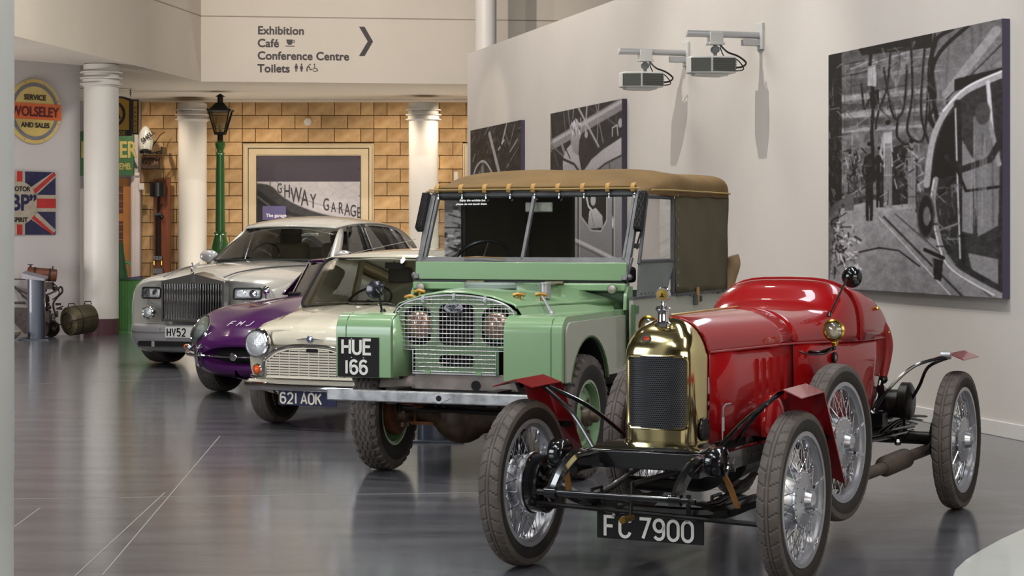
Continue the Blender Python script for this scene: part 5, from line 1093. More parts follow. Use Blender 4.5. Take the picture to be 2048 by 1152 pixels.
# ================================================================ cream small car
CREAM = mat('old_english_cream_paint', 'dad2be', .2, coat=1, var=.015, vscale=2); CRMG = mat('cream_grille_paint', 'dcd4c4', .4)
mini = empty('small_classic_car', (-1.285, 15.04, 0), -R(26))
tag(mini, 'cream small classic car with painted slatted grille and round headlamps', 'car')
t_mi = tyre_mesh(.258, .145, .135, pat_rib, 30, na=4, nu=20)
for x, y in ((-.60, 0), (.60, 0), (-.58, 2.036), (.58, 2.036)): simple_wheel(mini, x, y, .258, .145, .135, t_mi, CREAM, CHROME, R(-4) if y == 0 else 0)
mst = [(-.455, [(.40, .35), (.53, .375), (.575, .45), (.580, .58), (.555, .70), (.46, .735), (.22, .735), (0, .735)], .05),
       (-.43, [(.44, .33), (.56, .36), (.600, .45), (.605, .60), (.578, .725), (.47, .765), (.22, .77), (0, .77)], .06),
       (-.30, [(.5, .31), (.60, .34), (.650, .44), (.655, .61), (.620, .755), (.49, .81), (.24, .82), (0, .825)], .06),
       (-.05, [(.55, .29), (.64, .32), (.69, .44), (.695, .63), (.660, .775), (.53, .845), (.26, .86), (0, .865)], .03),
       (.25, [(.56, .27), (.65, .30), (.70, .44), (.705, .64), (.685, .79), (.58, .862), (.3, .89), (0, .90)], 0),
       (.50, [(.56, .24), (.65, .26), (.70, .44), (.705, .64), (.690, .80), (.62, .872), (.33, .90), (0, .91)], 0),
       (1.3, [(.56, .20), (.65, .22), (.70, .44), (.705, .64), (.690, .80), (.62, .872), (.33, .88), (0, .88)], 0),
       (2.2, [(.55, .24), (.64, .27), (.69, .44), (.70, .64), (.680, .79), (.60, .865), (.33, .88), (0, .88)], 0),
       (2.50, [(.48, .28), (.58, .32), (.63, .44), (.64, .62), (.61, .76), (.52, .85), (.25, .87), (0, .87)], -.04)]
body(mst, 'body_shell', CREAM, mini, sub=1, n=2, cut=[arch(s_*.75, y, .262, .335, .62) for s_ in (1, -1) for y in (0, 2.036)])
MB().box((0, 1.0, .32), (.80, 2.6, .16)).build('floor_pan', DARKI, mini, smooth=0)
g = MB(); g.box((0, -.02, .45), (.8, .75, .25)); g.build('engine_bay', DARKI, mini, smooth=0)
# valance under the bumper
g = MB(); g.grid([[(x, -.47+.10*(abs(x)/.6)**3, z) for x in [-.56+1.12*i/12 for i in range(13)]] for z in (.34, .29, .245)]); 
for v_ in range(len(g.v)):
    x, y, z = g.v[v_]; g.v[v_] = (x, y+(.34-z)*.35, z+(.06*(abs(x)/.56)**2 if z < .30 else 0))
g.build('front_valance', CREAM, mini, solid=.006, sub=1)
MB().lathe([(.022, 0), (.026, .004), (.016, .006)], (-.33, -.425, .290), (0, -1, 0), 16).build('valance_hole', DARKI, mini)
# bonnet with centre crease
rows = []
for y, z, w, zz in ((-.462, .622, .345, .625), (-.475, .66, .352, .655), (-.468, .715, .362, .70), (-.44, .765, .372, .745), (-.38, .805, .385, .785), (-.2, .858, .42, .838), (.0, .885, .455, .864), (.3, .912, .52, .888), (.36, .912, .53, .885)):
    rows.append([(w*u, y+.03*abs(u)**3, z+(zz-z)*abs(u)**2.2+(.006 if abs(abs(u)-.33) < .02 else 0)) for u in (-1, -.95, -.8, -.6, -.45, -.33, -.2, 0, .2, .33, .45, .6, .8, .95, 1)])
g = MB(); g.grid(rows); g.build('bonnet', CREAM, mini, smooth=75, sub=1, solid=.006)
for s_ in (1, -1): MB().tube(catmull([(s_*r_[-1][0]*1.005, r_[-1][1], r_[-1][2]-.004) for r_ in rows], 3), .003, 4).build('bonnet_shut_line', mat('shut_line_brown', '6a5a40', .7), mini)
# grille with chrome moustache
def gtop(x): return .617-.11*(abs(x)/.39)**3.2
gp_ = [(-.385, .40), (-.37, .385), (.37, .385), (.385, .40)]+[(x, gtop(x)) for x in [.385-.77*i/20 for i in range(21)]]
MB().prism(gp_, FY((0, -.478, 0)), .004).build('grille_backing', DARKI, mini)
gr = MB()
for k in range(11):
    z = .402+.0195*k; w = .368
    while gtop(w) < z+.012 and w > .05: w -= .01
    if w > .06:
        n_ = 12; pr = [(-w+2*w*i/n_, 0) for i in range(n_+1)]
        gr.hexa([(-w, -.492, z-.006), (w, -.492, z-.006), (w, -.484, z-.006), (-w, -.484, z-.006)], [(-w, -.494, z+.0078), (w, -.494, z+.0078), (w, -.484, z+.004), (-w, -.484, z+.004)])
for k in range(9):
    x = -.34+.085*k; zt = min(gtop(x)-.006, .612); gr.box((x, -.494, (.392+zt)/2), (.004, .006, zt-.392))
gr.build('grille_slats', CRMG, mini, smooth=0)
ed = [(-.375, -.492, .392)]+[(x*.985, -.492, gtop(x)-.004) for x in [-.38+.76*i/20 for i in range(21)]]+[(.375, -.492, .392)]
MB().tube(ed, .006, 6, closed=True).build('grille_frame', CRMG, mini)
mu = [(-.57, -.40, .392), (-.47, -.455, .390), (-.42, -.478, .395), (-.408, -.484, .43), (-.40, -.488, .50)]+[(x*1.03, -.490, gtop(x)+.018) for x in [-.375+.75*i/16 for i in range(17)]]
mu += [(-p[0], p[1], p[2]) for p in mu[:5]][::-1]
MB().tube(catmull(mu, 2), .0115, 8).build('grille_moustache', CHROME, mini)
bd = MB().prism(rrect(-.05, -.014, .05, .014, .013, 4), FY((.03, -.496, .600)), .004).build('grille_nameplate', BLACK, mini); 
em = MB(); em.lathe([(0, 0), (.026, 0), (.026, .008), (.02, .014), (0, .016)], (0, -.478, .683), (0, -1, .1), 24); em_ = em.build('bonnet_badge', mat('bluish_badge', '8d93a8', .2, .8), mini)
for s_ in (1, -1): MB().tube([(s_*.024, -.486, .686), (s_*.06, -.486, .684), (s_*.115, -.478, .678)], [.010, .008, .003], 6, flat=.6).build('badge_wing', CHROME, em_)
for s_ in (1, -1):
    c = V((s_*.47, -.470, .640)); l = MB(); l.lathe([(.108, -.07), (.113, -.03), (.112, .0), (.104, .012), (.094, .014), (.090, .006)], c, (s_*.06, -1, .03), 36); lo_ = l.build('headlamp', CHROME, mini)
    MB().lathe([(.093, .006), (.075, .022), (.04, .034), (0, .038)], c, (s_*.06, -1, .03), 32).build('lamp_glass', HLG, lo_)
    i_ = MB().lathe([(.042, -.01), (.044, .006), (.036, .012), (.034, .006)], (s_*.470, -.462, .445), (s_*.1, -1, 0), 24).build('indicator', CHROME, mini); MB().lathe([(.034, .006), (.028, .022), (.012, .032), (0, .033)], (s_*.470, -.462, .445), (s_*.1, -1, 0), 20).build('lens', AMB, i_)
# bumper
bpts = [(-.60, -.26, .335), (-.595, -.38, .332), (-.56, -.47, .330), (-.45, -.525, .328), (-.25, -.55, .328), (0, -.558, .328), (.25, -.55, .328), (.45, -.525, .328), (.56, -.47, .330), (.595, -.38, .332), (.60, -.26, .335)]
MB().tube(catmull(bpts, 4), .024, 10, flat=1.25).build('bumper', CHROME, mini)
g = MB(); g.grid([[(x, -.47+.03*abs(x)**2, z) for x in (-.55, -.3, 0, .3, .55)] for z in (.375, .350)]); g.build('bumper_apron', CREAM, mini)
pl = MB().box((.02, -.545, .248), (.50, .006, .105)).build('number_plate', mat('plate_navy', '1d2140', .6), mini, smooth=0)
plate_text('621 AOK', -.212, 0, .076, FY((0, -.5485, .210)), mat('plate_silver', 'd9d2c0', .45), pl, gap=.22, wk=1.02, stroke=.17, space=.30)
# glass house
BRN = mat('cream_trim', 'b9a97f', .5)
A0, A1, A2, A3 = V((-.615, .36, .885)), V((.615, .36, .885)), V((.555, .66, 1.258)), V((-.555, .66, 1.258))
wsr = quadgrid(A0, A1, A2, A3, 12, 6, bx=.09, bz=.01, nrm=(0, -1, .3))
MB().grid(wsr).build('windscreen', GLT, mini, smooth=80)
MB().tube(winloop(wsr, (.06, .14)), .013, 6, closed=True).build('windscreen_seal', SEAL, mini)
R0, R1, R2, R3 = V((.56, 2.30, .90)), V((-.56, 2.30, .90)), V((-.50, 2.10, 1.25)), V((.50, 2.10, 1.25))
rr_ = quadgrid(R0, R1, R2, R3, 8, 4, bx=.05, nrm=(0, 1, .2)); MB().grid(rr_).build('rear_window', GLT, mini, smooth=80)
MB().tube(winloop(rr_, (.1, .2)), .030, 6, closed=True).build('rear_window_frame', BRN, mini)
for s_ in (1, -1):
    pil = MB(); pil.hexa([V((s_*.60, .35, .87)), V((s_*.675, .42, .86)), V((s_*.67, .54, .86)), V((s_*.61, .43, .87))], [V((s_*.545, .655, 1.265)), V((s_*.585, .70, 1.255)), V((s_*.582, .78, 1.255)), V((s_*.545, .70, 1.265))])
    pil.hexa([V((s_*.655, 1.22, .86)), V((s_*.655, 1.29, .86)), V((s_*.635, 1.29, .86)), V((s_*.635, 1.22, .86))], [V((s_*.565, 1.22, 1.27)), V((s_*.565, 1.28, 1.27)), V((s_*.545, 1.28, 1.27)), V((s_*.545, 1.22, 1.27))])
    pil.hexa([V((s_*.655, 2.08, .86)), V((s_*.62, 2.34, .86)), V((s_*.54, 2.34, .86)), V((s_*.62, 2.08, .86))], [V((s_*.555, 2.0, 1.27)), V((s_*.53, 2.12, 1.27)), V((s_*.49, 2.12, 1.27)), V((s_*.54, 2.0, 1.27))])
    pil.build('pillar', CREAM, mini, bevel=.012, segs=3)
    for ya, yb_, ya2, yb2, nm in ((.54, 1.22, .78, 1.22, 'door_glass'), (1.29, 2.08, 1.28, 2.0, 'quarter_glass')):
        q = quadgrid(V((s_*.655, ya, .875)), V((s_*.655, yb_, .875)), V((s_*.56, yb2, 1.26)), V((s_*.56, ya2, 1.26)), 4, 3, bx=.01, nrm=(s_, 0, 0)); MB().grid(q).build(nm, GLT, mini, smooth=80)
        MB().tube(winloop(q, (.06, .10)), .012, 6, closed=True).build('window_trim', BRN, mini)
    MB().box((s_*.25, 1.35, .86), (.32, .10, .42)).build('seat_back', mat('pale_seat_vinyl', '8a8268', .6), mini, bevel=.05, segs=3); MB().box((s_*.25, 1.34, 1.12), (.22, .07, .14)).build('head_restraint', mat('dark_headrest', '4a443c', .6), mini, bevel=.03, segs=3)
    MB().tube([(s_*.18-.24, .30, .925), (s_*.18+.02, .32, .932), (s_*.18+.1, .30, .922)], .005, 6).build('wiper', CHROME, mini)
rf = []
for y, z0, z1, w in ((.62, 1.255, 1.262, .565), (.64, 1.268, 1.284, .580), (.72, 1.276, 1.315, .59), (1.1, 1.288, 1.346, .585), (1.5, 1.288, 1.352, .585), (1.85, 1.282, 1.336, .575), (2.05, 1.268, 1.300, .555), (2.13, 1.25, 1.262, .53)):
    rf.append([(w*u, y+(.03 if y < .8 else -.03 if y > 2 else 0)*abs(u)**3, z0+(z1-z0)*(1-abs(u)**2.6)-(.018 if abs(u) == 1 else 0)) for u in (-1, -.98, -.93, -.8, -.5, 0, .5, .8, .93, .98, 1)])
g = MB(); g.grid(rf); g.build('roof', CREAM, mini, smooth=80, sub=2, solid=.012)
MB().tube(catmull([(s*.565, .62+.03*abs(s), 1.256) for s in (-1, -.6, 0, .6, 1)], 3), .006, 6).build('roof_gutter', CHROME, mini)
for s_ in (1, -1): MB().tube([(s_*.592, y, z) for y, z in ((.66, 1.255), (1.1, 1.266), (1.5, 1.266), (1.9, 1.258), (2.1, 1.24))], .006, 6).build('roof_gutter', CHROME, mini)
MB().box((0, .58, .86), (1.1, .22, .06)).build('dashboard', mat('cream_dash', '6a6048', .6), mini, bevel=.015)
ux, uy = V((1, 0, 0)), V((0, .80, .6)); cc = V((-.24, .80, .92)); MB().tube([cc+ux*.19*math.cos(t)+uy*.19*math.sin(t) for t in [2*math.pi*i/32 for i in range(32)]], .010, 8, closed=True).build('steering_wheel', BLACK, mini)
MB().tube([cc, cc+V((0, -.2, -.12))], .02, 8).tube([cc-ux*.19, cc+ux*.19], .006, 6).build('steering_column', BLACK, mini)
MB().tube([(-.02, .77, 1.30), (.0, .80, 1.23)], .005, 6).box((0, .80, 1.21), (.17, .02, .05)).build('interior_mirror', BLACK, mini)
MB().tube([(-.50, .93, 1.30), (.0, 1.15, 1.42)], .0025, 5).lathe([(.02, 0), (.012, .01)], (-.50, .93, 1.30), (0, 0, 1), 10).build('aerial', CHROME, mini)

# ================================================================ purple sports coupe
PUR = mat('deep_purple_paint', '451750', .3, coat=.8, var=.02, vscale=2); PUR.node_tree.nodes['Principled BSDF'].inputs['Specular IOR Level'].default_value = .15
et = empty('sports_coupe', (-2.09, 18.12, 0), -R(22))
tag(et, 'deep purple sports coupe with long bonnet and covered headlamps', 'car')
t_et = tyre_mesh(.325, .185, .195, pat_blk, 40, na=6, nu=20)
for x, y in ((-.655, 0), (.655, 0), (-.655, 2.44), (.655, 2.44)):
    e = simple_wheel(et, x, y, .325, .185, .195, t_et, CHROME, CHROME, R(-3) if y == 0 else 0)
est = [(-.885, [(.01, .27), (.20, .28), (.30, .34), (.32, .39), (.30, .45), (.20, .485), (.08, .49), (0, .49)], .02),
       (-.86, [(.02, .225), (.30, .24), (.42, .32), (.45, .40), (.42, .475), (.28, .53), (.12, .545), (0, .55)], .06),
       (-.76, [(.03, .19), (.40, .215), (.54, .32), (.575, .44), (.545, .545), (.38, .605), (.16, .635), (0, .645)], .10),
       (-.60, [(.04, .165), (.50, .195), (.64, .33), (.68, .48), (.645, .63), (.48, .69), (.20, .715), (0, .735)], .08),
       (-.35, [(.15, .16), (.60, .19), (.72, .35), (.755, .52), (.715, .70), (.54, .775), (.22, .765), (0, .815)], .04),
       (0, [(.32, .16), (.64, .19), (.76, .38), (.80, .55), (.765, .745), (.58, .825), (.24, .80), (0, .885)], 0),
       (.45, [(.32, .16), (.66, .19), (.78, .38), (.82, .55), (.785, .755), (.60, .842), (.25, .83), (0, .915)], 0),
       (.85, [(.32, .16), (.67, .19), (.79, .38), (.825, .55), (.79, .755), (.62, .85), (.30, .875), (0, .90)], 0),
       (2.0, [(.32, .18), (.66, .20), (.78, .38), (.82, .55), (.80, .76), (.62, .86), (.30, .88), (0, .88)], 0),
       (2.8, [(.30, .22), (.60, .25), (.72, .40), (.76, .58), (.72, .74), (.55, .82), (.28, .84), (0, .85)], 0),
       (3.4, [(.15, .34), (.42, .36), (.54, .42), (.58, .50), (.52, .60), (.36, .66), (.18, .68), (0, .68)], -.1)]
mouth = MB(); mouth.sphere((0, -.93, .388), .1, 32, (3.85, 2.6, .88))
body(est, 'body_shell', PUR, et, sub=2, n=2, cut=[mouth]+[arch(s_*.85, y, .33, .385, .62) for s_ in (1, -1) for y in (0, 2.44)])
g = MB(); g.sphere((0, -.64, .385), .1, 24, (4.2, 1.7, 1.0)); g.build('mouth_cavity', DARKI, et)
g = MB(); g.box((0, .9, .4), (.9, 2.6, .3)); g.build('underside', DARKI, et, smooth=0)
br_ = MB(); br_.tube([(-.36, -.84, .388), (-.18, -.90, .388), (0, -.92, .388), (.18, -.90, .388), (.36, -.84, .388)], .010, 8); br_.build('mouth_bar', CHROME, et)
MB().lathe([(.035, 0), (.035, .008), (.028, .014), (0, .016)], (0, -.925, .388), (0, -1, 0), 20).build('bar_medallion', CHROME, et)
for s_ in (1, -1):
    # covered headlamp: tear-drop rim, clear cover and lamp inside
    c = V((s_*.475, -.70, .600)); nx_ = V((s_*.40, -.85, .45)).normalized(); uy_ = V((s_*.02, .50, .82)); uy_ = (uy_-nx_*uy_.dot(nx_)).normalized(); ux_ = uy_.cross(nx_)
    loop = [c+ux_*.118*math.cos(t)+uy_*(.160 if math.sin(t) > 0 else .130)*math.sin(t)-nx_*.02*abs(math.sin(t)) for t in [2*math.pi*i/36 for i in range(36)]]
    hl = MB(); hl.tube(loop, .008, 8, closed=True); ho = hl.build('headlamp_rim', CHROME, et)
    cv = MB(); rows = [[c+(p-c)*k+nx_*.045*(1-k*k) for p in loop] for k in (1, .8, .55, .3, .02)]; cv.grid(rows, closev=True); cv.build('headlamp_cover', glassmat('lamp_cover_glass', (.92, .95, .92), 1.4), ho, smooth=80)
    bk = MB(); bk.grid([[c+(p-c)*k-nx_*.004*(1-k*k) for p in loop] for k in (1, .6, .02)], closev=True); bk.build('headlamp_bucket', mat('lamp_bucket_grey', 'a9ada4', .3, .3), ho, smooth=80)
    MB().lathe([(.07, 0), (.066, .012), (.04, .026), (0, .03)], c-nx_*.0-uy_*.01, nx_, 28).build('lamp_bulb_glass', HLG, ho)
    bq = catmull([(s_*.60, -.30, .405), (s_*.64, -.50, .405), (s_*.615, -.66, .403), (s_*.52, -.80, .402), (s_*.42, -.87, .400), (s_*.33, -.885, .395)], 4)
    bu = MB(); bu.tube(bq, .026, 10, flat=.9); bo_ = bu.build('quarter_bumper', CHROME, et)
    MB().tube(catmull([(s_*.37, -.84, .475), (s_*.375, -.90, .45), (s_*.375, -.915, .40), (s_*.37, -.90, .33), (s_*.365, -.86, .30)], 4), .020, 10, flat=1.2).build('overrider', CHROME, bo_)
    ii = MB(); ii.sphere((s_*.555, -.745, .455), .034, 14, (1.2, .9, .8)); ii.build('side_lamp', CHROME, et); MB().sphere((s_*.600, -.715, .455), .030, 12, (.9, 1, .85)).build('indicator_lens', AMB, et)
dg = bpy.context.evaluated_depsgraph_get(); dg.update(); eb = bpy.data.objects['body_shell.001'] if bpy.data.objects['body_shell.001'].parent == et else bpy.data.objects['body_shell']; ev = eb.evaluated_get(dg)
for ch_, x_ in zip('FHJ', (-.175, -.075, .02)):
    ok, p_, n_, _ = ev.ray_cast(V((x_, -2.2, .80)), V((0, 1, -.105)).normalized())
    if ok: plate_text(ch_, 0, 0, .060, frame(p_+n_*.004, (1, 0, .12), n_), mat('white_lettering', 'cfc3d4', .5), et, gap=.3, wk=1.25, stroke=.15, shear=.45)
# glasshouse
g0, g1, g2, g3 = V((-.50, 1.08, .865)), V((.50, 1.08, .865)), V((.455, 1.36, 1.195)), V((-.455, 1.36, 1.195))
wq = quadgrid(g0, g1, g2, g3, 12, 5, bx=.16, nrm=(0, -1, .1)); MB().grid(wq).build('windscreen', GLT, et, smooth=80); MB().tube(winloop(wq, (.04, .1)), .012, 6, closed=True).build('windscreen_trim', CHROME, et)
rf = []
for y, z0, z1, w in ((1.30, 1.20, 1.212, .455), (1.40, 1.210, 1.245, .475), (1.75, 1.20, 1.262, .49), (2.1, 1.16, 1.23, .48), (2.6, 1.0, 1.08, .44), (3.1, .80, .84, .38)):
    rf.append([(w*u, y-(.10 if y < 1.5 else 0)*(1-abs(u)**2), z0+(z1-z0)*(1-abs(u)**2.4)) for u in (-1, -.93, -.75, -.4, 0, .4, .75, .93, 1)])
g = MB(); g.grid(rf); g.build('roof', PUR, et, smooth=80, sub=2, solid=.01)
for s_ in (1, -1):
    q = quadgrid(V((s_*.63, 1.1, .87)), V((s_*.58, 2.3, .88)), V((s_*.46, 2.1, 1.14)), V((s_*.45, 1.44, 1.19)), 5, 3, bx=.02, nrm=(s_, 0, 0)); MB().grid(q).build('side_glass', GLT, et, smooth=80); MB().tube(winloop(q, (.06, .12)), .010, 6, closed=True).build('window_trim', CHROME, et)
    MB().tube([(s_*.51, 1.09, .865), (s_*.46, 1.37, 1.195)], .008, 8).build('pillar', CHROME, et)
m_ = MB(); m_.lathe([(0, -.03), (.03, -.025), (.042, 0), (.040, .01), (0, .012)], (-.47, .50, .93), (0, 1, .1), 20); m_.build('bonnet_mirror', CHROME, et); MB().tube([(-.47, .50, .92), (-.48, .52, .85)], .007, 6).build('mirror_stem', CHROME, et)
MB().lathe([(0, -.03), (.03, -.025), (.042, 0), (.040, .01), (0, .012)], (.05, 1.25, 1.27), (0, 1, .1), 20).build('roof_mirror_glint', CHROME, et) if False else None
MB().box((0, 1.12, .86), (1.05, .2, .08)).build('dashboard', BLACK, et, bevel=.02)
for s_ in (1, -1): MB().tube([(s_*.2-.02, .90, .90), (s_*.2+.10, .96, .98)], .005, 6).build('wiper', CHROME, et)

# ================================================================ silver saloon
RRS = mat('silver_champagne_paint', 'cfccc4', .2, .22, coat=1, var=.01); RRL = mat('silver_paint_lower', 'b3b1b3', .24, .3, coat=1)
rr = empty('luxury_saloon', (-3.16, 22.29, 0), -R(18))
tag(rr, 'large silver luxury saloon with tall chrome slatted radiator grille', 'car')
t_rr = tyre_mesh(.39, .26, .27, pat_rib, 30, na=4, nu=20)
for x, y in ((-.84, 0), (.84, 0), (-.84, 3.57), (.84, 3.57)): simple_wheel(rr, x, y, .39, .26, .27, t_rr, ALU, ALU, R(-6) if y == 0 else 0)
rst = [(-.88, [(.45, .21), (.74, .23), (.84, .32), (.86, .45), (.86, .62), (.84, .82), (.76, .925), (.45, .955), (.20, .96), (0, .96)], .14),
       (-.82, [(.50, .19), (.78, .21), (.89, .32), (.91, .45), (.91, .62), (.89, .84), (.78, .955), (.50, .99), (.25, 1.00), (0, 1.00)], .16),
       (-.60, [(.55, .18), (.85, .20), (.94, .32), (.955, .46), (.955, .64), (.94, .87), (.87, .975), (.58, 1.03), (.30, 1.055), (0, 1.06)], .10),
       (-.1, [(.6, .18), (.90, .20), (.97, .32), (.985, .46), (.985, .66), (.97, .88), (.90, .985), (.66, 1.06), (.36, 1.12), (0, 1.125)], 0),
       (.5, [(.6, .18), (.90, .20), (.97, .32), (.985, .46), (.985, .68), (.97, .90), (.90, 1.0), (.70, 1.075), (.40, 1.145), (0, 1.155)], 0),
       (1.1, [(.6, .18), (.90, .20), (.97, .32), (.985, .46), (.985, .68), (.97, .92), (.91, 1.01), (.78, 1.08), (.45, 1.15), (0, 1.165)], 0),
       (2.5, [(.6, .18), (.90, .20), (.97, .32), (.985, .46), (.985, .68), (.97, .92), (.91, 1.02), (.80, 1.07), (.45, 1.08), (0, 1.08)], 0),
       (4.2, [(.6, .20), (.90, .22), (.96, .32), (.975, .46), (.975, .68), (.95, .90), (.88, 1.0), (.70, 1.05), (.40, 1.07), (0, 1.075)], 0),
       (4.95, [(.5, .26), (.80, .28), (.86, .36), (.88, .48), (.87, .66), (.84, .80), (.76, .88), (.6, .93), (.3, .95), (0, .95)], -.08)]
body(rst, 'body_shell', RRS, rr, sub=1, n=2, cut=[arch(s_*1.0, y, .39, .46, .5) for s_ in (1, -1) for y in (0, 3.57)])
# bonnet flutes
for s_ in (1, -1): MB().tube(catmull([(s_*.36, -.93, 1.0), (s_*.40, -.6, 1.055), (s_*.52, 0, 1.098), (s_*.68, .9, 1.11)], 4), .008, 6).build('bonnet_flute', mat('flute_grey', '77777c', .3, .6), rr)  # thin beads in a greyer tone than the bonnet
# grille
gy = -.955; GR = MB()
M = FY((0, gy, 0)); fo = [(-.375, .515), (.375, .515), (.375, .955), (0, 1.035), (-.375, .955)]; fi = [(-.352, .540), (.352, .540), (.352, .930), (-.352, .930)]
curve2d([fo, fi[::-1]], FY((0, gy+.02, 0)), .03, 'grille_shell', CHROME, rr, bevel=.006)
gs = MB(); gs.hexa([(-.365, -.86, .515), (.365, -.86, .515), (.365, gy+.02, .515), (-.365, gy+.02, .515)], [(-.365, -.80, .955), (.365, -.80, .955), (.365, gy+.02, .955), (-.365, gy+.02, .955)])
gs.add([(-.365, gy+.02, .955), (0, gy+.02, 1.035), (.365, gy+.02, .955), (-.365, -.70, .975), (0, -.70, 1.055), (.365, -.70, .975)], [(0, 1, 4, 3), (1, 2, 5, 4)]); gs.build('grille_side', CHROME, rr)
MB().box((0, gy+.03, .735), (.72, .02, .40)).build('grille_void', DARKI, rr, smooth=0)
for k in range(23):
    x = -.34+.0309*k; MB().box((x, gy+.008, .735), (.012, .03, .390)).build('grille_vane', CHROME, rr, bevel=.002)
ms = MB(); ms.lathe([(.025, 0), (.02, .012), (.012, .02), (.010, .03)], (0, -.96, 1.035), (0, 0, 1), 14); ms.tube(catmull([(0, -.97, 1.06), (0, -.975, 1.09), (0, -.955, 1.12), (0, -.965, 1.14)], 3), [.014]*3+[.012]*3+[.008]*3+[.009], 8); ms.sphere((0, -.972, 1.15), .010, 8)
for s_ in (1, -1): ms.grid([[(s_*.008, -.95, 1.12), (s_*.008, -.94, 1.095)], [(s_*.03, -.91, 1.15), (s_*.025, -.91, 1.11)], [(s_*.045, -.87, 1.165), (s_*.035, -.88, 1.13)]])
ms.build('bonnet_mascot', CHROME, rr)
bd = MB().box((0, gy-.014, .975), (.035, .006, .075)).build('grille_badge', mat('badge_silver_grey', '8b8c92', .25, .8), rr)
for s_ in (1, -1):
    x0, x1 = (.455, .745) if s_ > 0 else (-.675, -.425); q = quadgrid(V((x0, -.925, .765)), V((x1, -.925, .765)), V((x1, -.905, .880)), V((x0, -.905, .880)), 6, 3, bx=0, nrm=(0, -1, 0))
    q = [[V((p.x, -.905+.14*max(0, (abs(p.x)/.82))**3*1.0-.01+(p.z-.765)*.15, p.z)) for p in r_] for r_ in q]
    hl = MB(); hl.grid(q); ho = hl.build('headlamp_lens', mat('headlamp_crystal', 'dfe2e6', .12, .35, coat=1, bump=1.0, bscale=38), rr, solid=.02)
    MB().tube(winloop([[p+V((0, -.006, 0)) for p in r_] for r_ in q], (.08, .16)), .010, 6, closed=True).build('headlamp_seal', SEAL, ho)
    for xx in (.30, .72):
        c_ = V(q[0][0]).lerp(V(q[-1][-1]), .5); c_.x = x0+(x1-x0)*xx; MB().lathe([(.042, -.005), (.04, .008), (.0, .014)], c_+V((0, -.008, 0)), (0, -1, 0), 20).build('projector_lens', CHROME, ho)
    c_ = V((s_*.565, -.925, .610)); f = MB(); f.lathe([(.075, -.05), (.075, .0), (.066, .008), (.060, .004)], c_, (s_*.12, -1, 0), 28); fo_ = f.build('fog_lamp', CHROME, rr); MB().lathe([(.060, .0), (.045, .01), (.0, .016)], c_, (s_*.12, -1, 0), 24).build('lamp_glass', HLG, fo_)
    wg_ = MB(); wg_.sphere((s_*.87, 1.16, 1.205), .1, 16, (1.2, .65, .75)); wg_.tube([(s_*.80, 1.16, 1.15), (s_*.88, 1.16, 1.15)], .03, 8); wg_.build('door_mirror', RRL, rr)
# bumper
bs = []
for z, y0, w in ((.17, -.86, .76), (.20, -.92, .82), (.30, -.965, .87), (.335, -.965, .875), (.44, -.965, .875), (.475, -.95, .87), (.49, -.90, .86)):
    bs.append([(w*u, y0+.22*abs(u)**4+(.25 if abs(u) == 1.0 else 0)*0, z) for u in (-1, -.95, -.85, -.7, -.5, -.25, 0, .25, .5, .7, .85, .95, 1)])
    bs[-1] = [(bs[-1][0][0]*1.045, -.55, z)]+bs[-1]+[(bs[-1][-1][0]*1.045, -.55, z)]
g = MB(); g.grid(bs); g.build('bumper', RRL, rr, smooth=70, sub=1, solid=.01)
MB().tube([(p[0], p[1]-.003, .395) for p in bs[4]], .003, 4).build('bumper_seam', mat('seam_dark', '4e4d52', .6), rr)
MB().prism(rrect(-.66, .245, .66, .30, .025, 3), FY((0, -.94, 0)), .035).build('lower_intake', DARKI, rr); MB().tube([(x, -.978+.22*(abs(x)/.9)**4, .238) for x in [-.7+1.4*i/14 for i in range(15)]], .008, 6).build('intake_trim', CHROME, rr)
for x in (-.47, .47): MB().box((x, -.965, .27), (.035, .03, .06)).build('intake_bar', RRL, rr)
pl = MB().box((-.05, -.978, .40), (.54, .006, .115)).build('number_plate', mat('plate_white_reflective', 'e3e1dc', .4), rr, smooth=0)
plate_text('HV52', -.315, 0, .08, FY((.02, -.9815, .36)), BLACK, pl, wk=.85, gap=.24, stroke=.17)
MB().sphere((-.40, -.955, .445), .008, 8).build('parking_sensor', RRL, rr)
# glasshouse
a0, a1, a2, a3 = V((-.735, .98, 1.15)), V((.735, .98, 1.15)), V((.60, 1.72, 1.545)), V((-.60, 1.72, 1.545))
wq = quadgrid(a0, a1, a2, a3, 12, 5, bx=.13, bz=.02, nrm=(0, -1, .4)); MB().grid(wq).build('windscreen', GLT, rr, smooth=80); MB().tube(winloop(wq, (.03, .08)), .012, 6, closed=True).build('windscreen_seal', SEAL, rr)
sideT = catmull([(1.68, .62, 1.56, 0), (2.1, .665, 1.585, 0), (2.6, .675, 1.58, 0), (3.1, .66, 1.545, 0), (3.6, .63, 1.44, 0), (4.15, .60, 1.25, 0)], 3) if False else None
rf = []
for y, z0, z1, w in ((1.58, 1.545, 1.568, .60), (1.66, 1.56, 1.61, .63), (1.95, 1.60, 1.675, .68), (2.4, 1.61, 1.70, .70), (2.9, 1.60, 1.69, .70), (3.35, 1.56, 1.65, .69), (3.8, 1.46, 1.56, .67), (4.2, 1.31, 1.39, .64), (4.5, 1.12, 1.17, .60)):
    rf.append([(w*u, y-(.11 if y < 1.7 else .0)*(1-abs(u)**2), z0+(z1-z0)*(1-abs(u)**2.6)) for u in (-1, -.94, -.8, -.45, 0, .45, .8, .94, 1)])
g = MB(); g.grid(rf); g.build('roof', RRS, rr, smooth=80, sub=2, solid=.02)
